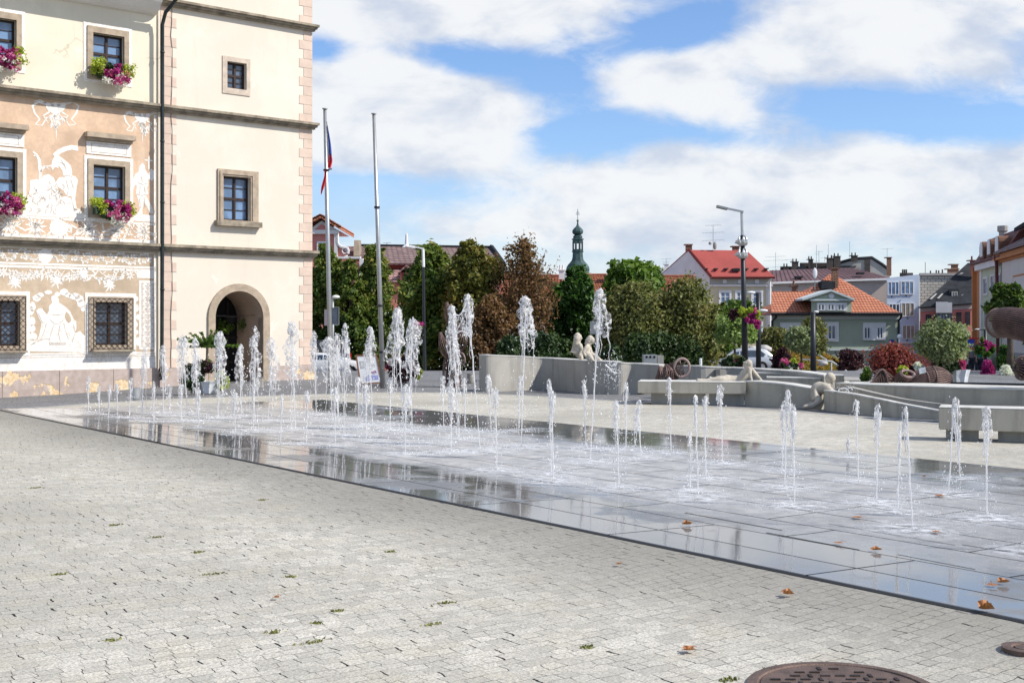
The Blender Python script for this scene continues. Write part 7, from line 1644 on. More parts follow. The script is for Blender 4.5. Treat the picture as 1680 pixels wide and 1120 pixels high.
basket(1222, 514, 40, 'flower basket of lime leaves and bright pink flowers ringed round the horned street lamp', [('lime_foliage', M_lime, 1208, 504, 1246, 522, 1900, .06), ('dark_foliage', M_purple, 1196, 508, 1214, 525, 700, .07), ('pink_flowers', M_mag, 1223, 511, 1241, 531, 1500, .06), ('pink_tail_flowers', M_mag, 1236, 523, 1248, 539, 800, .06), ('coral_flowers', M_pink, 1234, 504, 1243, 516, 200, .05), ('lime_tail', M_lime, 1240, 508, 1248, 526, 400, .05)])
def post_lamp(px, Y, ytop, label, heads, zg=None, r=.06, mat=M_lamp, ups=None):
    b0 = at(px, Y, zg); rt = empty('street_lamp', b0, label, 'street lamp'); m = MB(); m.tube([b0-Vector((0, 0, .1)), W(px-.6, ytop, Y)], [r*1.25, r], 10); m.build('pole', mat, rt, smooth=True)
    for hx, hy, w_, h_ in heads:
        m = MB(); c = W(hx, hy, Y); m.ball(c, 1, 8, 14, (w_/2/F*Y, w_/2.6/F*Y, h_/2/F*Y)); m.build('lamp_head', M_white, rt, smooth=True); m = MB(); m.tube([W(px-.6, hy+1, Y), c], .022, 6); m.build('arm', mat, rt)
    return rt
post_lamp(1244.5, 55, 480, 'slim dark street lamp with two flat white heads in front of the beige house', [(1232, 480, 15, 5), (1252, 509.5, 16, 5)], r=.10)
post_lamp(1334.5, 36, 512, 'slim dark street lamp with a small white head in front of the green house', [(1339, 511.5, 9, 4)], zg=0, r=.075)
post_lamp(546.5, 46, 488, 'small street lamp with a round white head behind the left flagpole', [(551, 487, 13, 6)], r=.045, mat=M_steel)
post_lamp(1476, 80, 552, 'lamp with a white globe between the green house and the pale blue building', [(1475.5, 552, 8, 8)], r=.05, mat=M_white)
post_lamp(1617, 48, 541, 'dark street lamp with a flat arm and magenta flower basket in the shaded street', [(1603, 540, 8, 2.2)], r=.06)
basket(1618, 566, 48, 'basket of dark magenta flowers on the lamp in the shaded street', [('magenta_flowers', M_mag, 1603, 556, 1632, 576, 1300, .08), ('green_foliage', M_green, 1600, 562, 1634, 584, 1300, .08), ('lime_foliage', M_fresh, 1608, 553, 1616, 561, 200, .06)])
b0 = at(697, 50); rt = empty('street_lamp', b0, 'tall slim street lamp with white upper part and short angled arm before the tiled roof', 'street lamp')
m = MB(); m.tube([b0, W(695.5, 500, 50), W(694.8, 438, 50)], [.075, .06, .055], 8); m.build('pole', M_lamp, rt); m = MB(); m.tube([W(694.8, 438, 50), W(694, 408.5, 50)], .06, 8); m.build('upper_pole', M_white, rt)
m = MB(); a, b = W(695.5, 408.5, 50), W(672, 403.5, 50); m.obox(a+Vector((0, -.06, -.02)), b-a, (0, .12, 0), (0, 0, .06)); a, b = W(681, 405.5, 50), W(665, 402.5, 50); m.obox(a+Vector((0, -.14, -.06)), b-a, (0, .28, 0), (0, 0, .05)); m.build('lamp_head', M_white, rt)
basket(688, 535, 49.6, 'small basket of red flowers hanging on the tall slim street lamp', [('red_flowers', M_mag, 678, 527, 694, 543, 300, .08), ('green_foliage', M_fresh, 676, 534, 696, 541, 220, .08)])
# info panels
b0 = at(541, 44); rt = empty('information_sign', b0, 'pair of grey information panels on a post behind the left flagpole', 'sign')
m = MB(); m.tube([b0, W(540.5, 505, 44)], .04, 8); m.build('post', M_steel, rt)
m = MB(); a = W(532, 534, 44); m.obox(a, (.24, -.12, .0), (.03, .04, 0), (0, 0, .58)); m.build('panel', mk('panel_print', (.20, .24, .36), .4, .5, 7, col2=(.45, .35, .36)), rt)
m = MB(); a = W(543.5, 532, 44); m.obox(a, (.25, .05, .0), (.0, .04, 0), (0, 0, .60)); m.build('panel', mk('panel_dark', (.06, .08, .11), .3, .3, 4), rt)
m = MB(); a = W(543.2, 533, 44); 
for o_, w__ in (((0, -.02, 0), (.27, .05, 0)),): m.obox(a+Vector(o_), w__, (0, .03, 0), (0, 0, .015)); m.obox(a+Vector((0, -.02, .63)), w__, (0, .03, 0), (0, 0, .015)); m.obox(a+Vector((0, -.02, 0)), (.015, 0, 0), (0, .03, 0), (0, 0, .64)); m.obox(a+Vector((.27, .03, 0)), (.015, 0, 0), (0, .03, 0), (0, 0, .64))
m.build('panel_frame', M_steel, rt)
b0 = at(978.5, 40, 0); rt = empty('information_sign', b0, 'grey sign panel on a thin post behind the seated statues', 'sign'); m = MB(); m.tube([b0, W(978, 530, 40)], .03, 8); m.build('post', M_steel, rt)
m = MB(); a = W(968, 548, 39.95); m.obox(a, (.44, .02, 0), (0, .04, 0), (0, 0, .42)); m.build('panel', mk('panel_back', (.24, .25, .26), .5, .15, 3, metal=.4), rt)
# sandwich board
rt = empty('sandwich_board', at(604, 34.6, 0), 'brown framed sandwich board with white notices standing left of the right flagpole', 'sign')
M_wood = mk('board_wood', (.22, .10, .055), .6, .25, 6)
A = [W(585, 583, 34.75), W(617, 583.5, 34.6), W(625.5, 627, 34.15), W(592, 629.5, 34.3)]; nb = Vector((0, .03, 0))
def quadbox(m, q, th): m.hexa(q, [p+th for p in q]); return m
def bil(u, v): return (A[0]*(1-u)+A[1]*u)*(1-v)+(A[3]*(1-u)+A[2]*u)*v
m = MB(); quadbox(m, [bil(.02, .02), bil(.98, .02), bil(.98, .98), bil(.02, .98)], nb); m.build('board', M_white, rt)
m = MB()
for a, b, c_, d__ in (((-.02, -.03), (1.02, -.03), (1.02, .02), (-.02, .02)), ((-.02, .98), (1.02, .98), (1.02, 1.03), (-.02, 1.03)), ((-.06, .02), (.02, .02), (.02, .98), (-.06, .98)), ((.98, .02), (1.04, .02), (1.04, .98), (.98, .98))): quadbox(m, [bil(*a)+Vector((0, -.012, 0)), bil(*b)+Vector((0, -.012, 0)), bil(*c_)+Vector((0, -.012, 0)), bil(*d__)+Vector((0, -.012, 0))], Vector((0, .05, 0)))
m.build('frame', M_wood, rt)
def patch(mat, rects, nm):
    m = MB()
    for u0, v0, u1, v1 in rects: quadbox(m, [bil(u0, v0)+Vector((0, -.006, 0)), bil(u1, v0)+Vector((0, -.006, 0)), bil(u1, v1)+Vector((0, -.006, 0)), bil(u0, v1)+Vector((0, -.006, 0))], Vector((0, .004, 0)))
    m.build(nm, mat, rt)
rr = random.Random(2)
patch(mk('print_grey', (.25, .26, .27), .7, .5, 40, col2=(.6, .6, .6)), [(.10, .20, .38, .36), (.60, .33, .85, .40)]+[(.10+.0, .40+.018*i, .38-.05*(i % 3), .408+.018*i) for i in range(4)]+[(.52, .10+.022*i, .84-.06*(i % 3), .108+.022*i) for i in range(8)], 'print')
patch(mk('print_blue', (.16, .20, .48), .7, .4, 30, col2=(.5, .5, .7)), [(.60, .72, .90, .88), (.30, .78, .46, .92), (.38, .70, .46, .78)], 'picture')
patch(mk('print_purple', (.30, .12, .30), .7, .4, 30), [(.62, .56, .86, .66)], 'picture')
m = MB(); Bk = [p+Vector((-.02, .55*(1 if i > 1 else .03)+.04, 0)) for i, p in enumerate(A)]; quadbox(m, Bk, Vector((0, .03, 0))); m.build('back_board', M_wood, rt)
m = MB()
for u_ in (.05, .95):
    p = bil(u_, 1); m.tube([bil(u_, .95)+Vector((0, .02, 0)), Vector((p.x, p.y, 0))], .022, 6); m.tube([bil(u_, .9)+Vector((-.02, .55, 0)), Vector((p.x-.02, p.y+.62, 0))], .022, 6)
m.build('leg', M_wood, rt)
# bins, boxes, bollards
def bin_(px0, px1, yt, yb, Y, label, mat=M_concg, name='litter_bin', cat='bin'):
    a, b = W(px0, yb, Y), W(px1, yt, Y); c = (a.x+b.x)/2; r = (b.x-a.x)/2; g = min(a.z, hgt(c, Y)) ; m = MB(); m.lathe((c, Y, g), [(r*.95, 0), (r, .04), (r, b.z-g-.05), (r*1.02, b.z-g-.04), (r*1.02, b.z-g), (r*.8, b.z-g), (r*.78, b.z-g-.2)], 24); o = m.build(name, mat); tag(o, label, cat); return o
bin_(766, 779, 612, 627, 36.5, 'small grey cylinder bin between the tall ribbed sculpture and the curved wall'); bin_(213, 231, 636, 656, 27.8, 'small grey cylinder bin before the town hall plinth', M_steel)
a = W(418, 641, 33.5); m = MB(); m.obox((a.x, 33.5, 0), (.2, .05, 0), (0, .12, 0), (0, 0, .26)); tag(m.build('service_box', M_concg), 'small light grey box on the ground in front of the arched doorway', 'box')
rt = empty('speaker_box', W(1071, 600, 33), 'grey steel box with a row of three round dark holes on top of the wall', 'box'); m = MB(); a, b = W(1056, 598, 33), W(1078, 582, 33); m.box(a.x, b.x, 33, 33.4, a.z-.3, b.z); m.build('box', M_steel, rt)
m = MB()
for x in (1061, 1067, 1073.5): c = W(x, 585.5, 32.99); m.tube([c, c+Vector((0, .02, 0))], .035, 12)
m.build('hole', M_dark, rt); m = MB(); a, b = W(1079, 598, 33), W(1089, 583, 33); m.box(a.x, b.x, 33.02, 33.3, a.z-.3, b.z); m.build('side_panel', M_concg, rt)
m = MB(); c = W(1149.5, 603, 31); m.lathe((c.x, 31, 0), [(.035, 0), (.035, zt(588, 31)), (.02, zt(587.5, 31))], 10); tag(m.build('bollard', M_white), 'thin white post in front of the dark hedge right of the pinkish ring', 'post')
def rail(pts, label, r=.03, posts=()):
    rt = empty('handrail', W(*pts[0]), label, 'railing'); m = MB(); m.tube([W(*p) for p in pts], r, 6); m.build('rail', M_white, rt)
    m = MB(); 
    for p in posts: q_ = W(*p); m.tube([q_, Vector((q_.x, q_.y, q_.z-1.0))], r*.8, 6)
    if posts: m.build('post', M_white, rt)
rail([(1316, 589, 70), (1364, 592.5, 70), (1384, 605, 66), (1402, 619, 62)], 'white handrail that bends down the stairs in front of the orange slope', .045, ((1364, 592.5, 70), (1390, 610, 65)))
rail([(1336, 578, 80), (1356, 590, 76)], 'short white handrail at the top of the orange slope', .04)
rail([(1380, 596.5, 72), (1417, 598, 72)], 'level white handrail before the green house basement', .05, ((1382, 597, 72),))
rail([(1392, 597, 70), (1408, 607, 66)], 'short sloping white handrail beside the person on the stairs', .045)
m = MB(); a = W(1380, 600, 74); m.box(a.x, a.x+2.2, 74, 74.3, -2.6, a.z); tag(m.build('stair_wall', M_concg), 'grey stair wall under the level handrail', 'wall')
# projecting blue sign in the street
rt = empty('shop_sign', W(1592, 560, 80), 'blue projecting shop sign with a red top edge above the shaded street', 'sign'); m = MB(); a, b = W(1588.5, 568, 80), W(1599, 556.5, 80); m.box(a.x, b.x, 80, 80.15, a.z, b.z); m.build('panel', mk('sign_blue', (.02, .06, .42), .4, .15, 2), rt)
m = MB(); a, b = W(1588.5, 556.3, 80), W(1605, 554, 80); m.box(a.x, b.x, 79.95, 80.2, a.z, b.z); m.build('top_bar', M_fr, rt); m = MB(); m.tube([W(1600, 555, 80.1), W(1608, 555, 84)], .04, 5); m.build('bracket', M_lamp, rt)
# ================================================================ CARS
M_tyre = mk('tyre', (.015, .015, .016), .8, .2, 8); M_rim = mk('alloy', (.45, .46, .47), .35, .1, 4, metal=.8); M_cgl = glassmat('car_glass', (.05, .08, .12), .05)
M_lampr = mk('tail_lamp', (.35, .01, .01), .3, .1, 3)
def car(px, Y, L, wdt, hgt_, rot, label, paint, van=False):
    x = (px-CX)/F*Y; g = hgt(x, Y); rt = empty('parked_car', (0, 0, 0), label, 'car')
    if van: st = [(-.5, .45, .9, 1.0, .86), (-.49, .22, 1.05, 1.05, .95), (-.47, .20, 1.05, .97*hgt_, .97), (-.30, .2, 1.05, hgt_, 1), (.20, .2, 1.05, hgt_, 1), (.33, .2, 1.03, hgt_*.93, 1), (.42, .2, 1.0, 1.12, .97), (.485, .22, .85, .86, .92), (.5, .35, .6, .62, .85)]
    else: st = [(-.5, .45, .70, .72, .86), (-.485, .28, .92, .98, .94), (-.46, .22, .95, 1.20, .97), (-.38, .2, .96, hgt_*.955, 1), (-.20, .2, .96, hgt_, 1), (.0, .2, .95, hgt_*.985, 1), (.10, .2, .94, hgt_*.90, 1), (.24, .2, .92, .97, .99), (.40, .2, .84, .86, .96), (.475, .24, .72, .74, .90), (.5, .38, .55, .56, .80)]
    body = MB(); hw = wdt/2; ring = []
    for t, zb_, zbelt, ztop, wf in st:
        w0 = hw*wf; tw = w0*(.80 if ztop > zbelt+.15 else .93); ztop = max(ztop, zbelt+.01)
        pts = [(w0*.86, zb_), (w0*.97, zb_+.08), (w0, zb_+.30*(zbelt-zb_)+.1), (w0*.985, zbelt-.05), (w0*.95, zbelt), (tw+(w0*.95-tw)*.08, zbelt+(ztop-zbelt)*.86), (tw*.93, ztop-.015), (tw*.55, ztop+.012), (0, ztop+.02)]
        ring.append([(t*L, y, z) for y, z in pts]+[(t*L, -y, z) for y, z in pts[:-1][::-1]])
    n = len(ring[0])
    for r in ring: body.v += r
    for i in range(len(ring)-1):
        for k in range(n-1): body.f.append((i*n+k, (i+1)*n+k, (i+1)*n+k+1, i*n+k+1))
        body.f.append((i*n+n-1, (i+1)*n+n-1, (i+1)*n, i*n))
    body.f.append(tuple(range(n))); body.f.append(tuple((len(ring)-1)*n+k for k in range(n))[::-1])
    bo = body.build('body', paint, rt, smooth=True)
    # side windows, screens
    g_ = MB()
    def sec(t):
        ts = [s_[0] for s_ in st]; return [float(np.interp(t, ts, [s_[j] for s_ in st])) for j in (1, 2, 3, 4)]
    segs = [(-.43, -.27), (-.255, -.075), (-.06, .12)] if not van else [(.12, .30)]
    for a, b in segs:
        for sd in (-1, 1):
            q = []
            for t, top in ((a, 0), (b, 0), (b, 1), (a, 1)):
                zb_, zbelt, ztop, wf = sec(t); w0 = hw*wf; tw = w0*.80; z = zbelt+.04 if not top else zbelt+(ztop-zbelt)*.80
                f_ = (z-zbelt)/max(.01, (ztop-zbelt)*.86); y = w0*.95+(tw+(w0*.95-tw)*.08-w0*.95)*min(1, f_); q.append(Vector((t*L, sd*(y+.012), z)))
            g_.add(q, [(0, 1, 2, 3)])
    for a, b in (((.085, .225),) if not van else ((.335, .41),)):
        for (t0_, t1_) in ((a, b),):
            q = []
            for t, w__ in ((t0_+.01, .66), (t1_-.005, .80)):
                zb_, zbelt, ztop, wf = sec(t)
                for sd in (-1, 1): q.append(Vector((t*L, sd*hw*w__, max(ztop, zbelt)+.03)))
            g_.add([q[0], q[1], q[3], q[2]], [(0, 1, 2, 3)])
    z1, z2 = (1.15, hgt_*.86) if not van else (1.15, hgt_*.88)
    x1, x2 = (-.463, -.40) if not van else (-.492, -.475)
    g_.add([(x1*L-.02, -hw*.72, z1), (x1*L-.02, hw*.72, z1), (x2*L-.02, hw*.68, z2), (x2*L-.02, -hw*.68, z2)], [(0, 1, 2, 3)])
    g_.build('windows', M_cgl, rt)
    for wx in (-.31, .32):
        for sd in (-1, 1):
            c = Vector((wx*L, sd*(hw-.10), .32)); m = MB(); m.tube([c+Vector((0, -.11, 0)), c+Vector((0, .11, 0))], .32, 20); wl = m.build('wheel', M_tyre, rt)
            m = MB(); m.tube([c+Vector((0, sd*.112, 0)), c+Vector((0, sd*.118, 0))], .21, 16); m.build('rim', M_rim, wl)
            m = MB(); cc = c+Vector((0, sd*.095, .0)); m.tube([cc, cc+Vector((0, sd*.012, 0))], .38, 18); m.build('wheel_arch', M_tyre, rt)
    for sd in (-1, 1):
        m = MB(); m.obox((-.495*L-.01, sd*hw*.80-.09, .78 if not van else .9), (.12, 0, 0), (0, .18, 0), (0, 0, .22 if not van else .5)); m.build('tail_light', M_lampr, rt)
        m = MB(); m.ball((.475*L, sd*hw*.68, .66), .12, 6, 8, (1, 1.2, .6)); m.build('headlight', M_glass, rt)
        m = MB(); m.ball((.13*L, sd*(hw+.08), 1.0), .09, 6, 8, (.7, 1, .8)); m.build('mirror', paint, rt)
    rt.location = (x, Y, g); rt.rotation_euler = (0, 0, R(rot)); return rt
M_sil = mk('silver_paint', (.50, .52, .54), .3, .04, 1, metal=.3, spec=.6); M_wpaint = mk('white_paint_car', (.68, .69, .70), .3, .04, 1, spec=.6); M_blk = mk('black_paint', (.02, .02, .022), .25, .1, 1, spec=.6)
car(543, 69, 3.95, 1.7, 1.36, -4, 'silver estate car parked between the tower corner and the sandwich board', M_wpaint)
car(510, 71, 4.6, 1.9, 2.15, 192, 'black van whose rear end shows right of the tower corner', M_blk, True)
car(1212, 84, 4.7, 1.85, 1.58, 176, 'silver hatchback parked behind the fountain wall and the reclining statue', M_sil)
car(1330, 88, 4.4, 1.8, 1.45, 20, 'dark car parked mostly hidden left of the orange slope', M_blk) if False else None
# ================================================================ WATER JETS
def watermat(name, white, alpha, scale, lo=.40, hi=.58):
    m, t, b = newmat(name); co = t.n('ShaderNodeTexCoord').outputs['Object']
    b.inputs['Base Color'].default_value = (.97, .97, .97, 1); b.inputs['Roughness'].default_value = .12; b.inputs['IOR'].default_value = 1.33; b.inputs['Specular IOR Level'].default_value = .8
    b.inputs['Transmission Weight'].default_value = 1-white
    n_ = t.noise(co, scale, 4, .65, .4); tr = t.n('ShaderNodeBsdfTransparent')
    tl = t.n('ShaderNodeBsdfTranslucent', i={0: (.97, .96, .95, 1)}); mx0 = t.n('ShaderNodeMixShader', i={0: .35, 1: b.outputs[0], 2: tl.outputs[0]})
    f = t.m('MULTIPLY_ADD', t.ramp(n_, lo, hi), -alpha, alpha) if alpha > 0 else None
    mx = t.n('ShaderNodeMixShader', i={0: f if f is not None else 0.0, 1: mx0.outputs[0], 2: tr.outputs[0]})
    bn = t.n('ShaderNodeBump', i={'Height': n_, 'Strength': .6}); bn.inputs['Distance'].default_value = .03; t.link(bn.outputs[0], b.inputs['Normal'])
    out = [n for n in t.t.nodes if n.type == 'OUTPUT_MATERIAL'][0]; t.link(mx.outputs[0], out.inputs[0]); return m
M_wst = watermat('water_stream', .45, .0, 9); M_wpl = watermat('water_plume', .50, .90, 19, .47, .62); M_wdr = watermat('water_drops', .65, .0, 9)
M_wfm = watermat('water_foam', .9, .95, 11)
_fm = {}
def foam_mat(r):
    q = round(r*8)/8
    if q in _fm: return _fm[q]
    m, t, b = newmat('foam_%d' % int(q*100)); co = t.n('ShaderNodeTexCoord').outputs['Object']; oi = t.n('ShaderNodeObjectInfo')
    ln = t.n('ShaderNodeVectorMath', operation='LENGTH', i={0: co}); rad = t.m('DIVIDE', ln.outputs['Value'], max(.12, q)*1.2)
    of = t.n('ShaderNodeVectorMath', operation='ADD', i={0: co, 1: oi.outputs['Location']})
    nz = t.noise(of.outputs[0], 9, 6, .7); fal = t.m('SUBTRACT', 1.0, rad, clamp=True)
    a = t.m('MULTIPLY', t.m('POWER', fal, 1.3), t.ramp(nz, .36, .68), clamp=True); a = t.m('MULTIPLY', a, .95, clamp=True)
    b.inputs['Base Color'].default_value = (.82, .84, .86, 1); b.inputs['Roughness'].default_value = .5
    tr = t.n('ShaderNodeBsdfTransparent'); mx = t.n('ShaderNodeMixShader', i={0: a, 1: tr.outputs[0], 2: b.outputs[0]})
    out = [n for n in t.t.nodes if n.type == 'OUTPUT_MATERIAL'][0]; t.link(mx.outputs[0], out.inputs[0]); _fm[q] = m; return m
OCT = [(1, 0, 0), (-1, 0, 0), (0, 1, 0), (0, -1, 0), (0, 0, 1), (0, 0, -1)]; OF = [(0, 2, 4), (2, 1, 4), (1, 3, 4), (3, 0, 4), (2, 0, 5), (1, 2, 5), (3, 1, 5), (0, 3, 5)]
def drop(m, p, r, st=1.0): m.add([(p[0]+a*r, p[1]+b*r, p[2]+c*r*st) for a, b, c in OCT], OF)
JGRP = 'water jets of the paving fountain'
def jet(bx, by, tx, ty, w_, hp, label, dens=1.0, side=0.0, fork=None, seed=None):
    """bx,by base px; tx,ty top px; w_ plume width px; hp plume height px; side: second falling rope offset px"""
    rg = random.Random(seed or int(bx*7+by)); b = G(bx, by, .01); Y = b.y; s = Y/F
    T = W(tx, ty, Y); H_ = T.z; root = empty('water_jet', b, label, 'water jet', JGRP)
    hpm = hp*s; wm = w_*s/2; sd = Vector((rg.random()*50, rg.random()*50, rg.random()*50))
    # stream
    n = max(8, int(H_/.045)); pts = []; rad = []
    for i in range(n+1):
        t = i/n; p = b.lerp(Vector((T.x, Y, T.z-hpm*.25)), t); k = .004+.022*t*t
        p += Vector((mnoise.noise(sd+Vector((0, 0, t*H_*5))), mnoise.noise(sd+Vector((7, 0, t*H_*5))), 0))*k
        pts.append(p); rad.append(.0052*(1+.9*t)*(1+.55*abs(mnoise.noise(sd+Vector((3, 3, t*H_*22)))))*(Y/16)**.45)
    m = MB(); m.tube(pts, rad, 6); m.build('stream', M_wst, root, smooth=True)
    # plume : ragged lumpy bell of water hanging from the crest, falling in ropes
    m = MB(); nr, nc = max(12, int(hpm/.022)), 20; lean = side*s
    ctr = []; blunt = rg.uniform(.45, .85) if w_ > 11 else rg.uniform(.75, .95); rag = rg.uniform(.6, 1.35); wander = rg.uniform(.25, .8)
    for i in range(nr+1):
        t = i/nr; prof = (blunt*math.sqrt(min(1, t*9)) + (1.04-blunt)*min(1, t*1.7)**1.3*(1-.42*t))*wm*(1-.25*max(0, t-.7))
        z = T.z-hpm*t; cx_ = T.x+lean*t*t+wander*wm*mnoise.noise(sd+Vector((0, 9, z*4))); cy_ = Y+.35*wm*mnoise.noise(sd+Vector((9, 0, z*4)))
        cr = rg.random()
        for k in range(nc):
            a = 2*math.pi*k/nc; d = Vector((math.cos(a), math.sin(a), 0)); nz = mnoise.noise(sd+d*1.3+Vector((0, 0, z*7)))+.6*mnoise.noise(sd+d*3.4+Vector((0, 0, z*17)))
            r_ = prof*(1+.75*rag*nz); m.v.append((cx_+math.cos(a)*r_, cy_+math.sin(a)*r_, z+.30*wm*mnoise.noise(sd+d*4+Vector((5, 0, z*15)))))
    for i in range(nr):
        t = i/nr
        for k in range(nc):
            v0 = Vector(m.v[i*nc+k]); q = mnoise.noise(sd+v0*11)+.55*mnoise.noise(sd+v0*27)
            if q > .62-.80*max(0, t-.12): continue
            m.f.append((i*nc+k, (i+1)*nc+k, (i+1)*nc+(k+1) % nc, i*nc+(k+1) % nc))
    m.f.append(tuple(range(nc)))
    m.build('plume', M_wpl, root, smooth=True)
    # bright crest and falling ropes
    m = MB()
    for q in range(max(4, int(6*w_/12))):
        c = Vector((T.x+rg.uniform(-.35, .35)*wm, Y+rg.uniform(-.35, .35)*wm, T.z-rg.uniform(.03, .30)*hpm)); m.ball(c, wm*rg.uniform(.12, .30), 6, 8, (1, 1, rg.uniform(1, 2.2)), .9)
    ropes = max(3, int(dens*5)); fall = []
    for q in range(ropes):
        a = rg.uniform(0, 6.28); ln = rg.uniform(.6, 1.5)*hpm; k = max(5, int(ln/.05)); z0 = T.z-hpm*rg.uniform(.1, .5); ro = wm*rg.uniform(.3, .95); P_ = []; R_ = []
        for i in range(k+1):
            t = i/k; z = z0-ln*t
            if z < .05: break
            P_.append(Vector((T.x+lean*min(1, ((T.z-z)/hpm))**2+math.cos(a)*ro*(.7+.5*t)+.03*mnoise.noise(sd+Vector((q, 0, z*8))), Y+math.sin(a)*ro*(.7+.5*t)+.03*mnoise.noise(sd+Vector((0, q, z*8))), z)))
            R_.append(max(.002, (.0045*(1-.5*t)+.009*max(0, mnoise.noise(sd+Vector((q, q, z*30)))))*(Y/16)**.4))
        if len(P_) > 3: m.tube(P_, R_, 5); fall.append(P_[-1])
    m.build('crest', M_wst, root, smooth=True)
    # droplets
    m = MB(); nd = int((40+80*min(1.2, H_))*dens*rg.uniform(.6, 1.3)); dr = .0042*(Y/16)**.75
    for q in range(nd):
        t = rg.random()**.8; z = T.z-(T.z-.02)*t; spread = wm*(.7+1.5*t) + .02; a = rg.uniform(0, 6.28); rr_ = spread*math.sqrt(rg.random())*(1.0 if rg.random() < .8 else 1.8)
        drop(m, (T.x+(b.x-T.x)*t*.8+lean*t+math.cos(a)*rr_, Y+math.sin(a)*rr_, z), dr*rg.choice((.6, .8, 1, 1.3, 1.9)), rg.uniform(1, 2.0))
    m.build('droplets', M_wdr, root)
    # splash on the slabs
    m = MB(); sr = .16+.20*min(1.4, H_)
    for q in range(int((70+70*min(1.4, H_))*dens)):
        a = rg.uniform(0, 6.28); rr_ = sr*rg.random()**.7; h = rg.random()**3*.10*(1-rr_/sr*.5)
        drop(m, (b.x+math.cos(a)*rr_*1.3, b.y+math.sin(a)*rr_*1.3, .014+h), dr*rg.choice((.6, .8, 1, 1.4)), 1)
    fm = MB(); k = 20; fr_ = sr*1.3; fm.v.append((b.x, b.y, .0165))
    for i in range(k): an = 2*math.pi*i/k; fm.v.append((b.x+math.cos(an)*fr_*1.25, b.y+math.sin(an)*fr_*1.25, .0105))
    for i in range(k): fm.f.append((0, 1+i, 1+(i+1) % k))
    fo = fm.build('foam', foam_mat(fr_), root)
    m.build('splash', M_wdr, root)
    return root
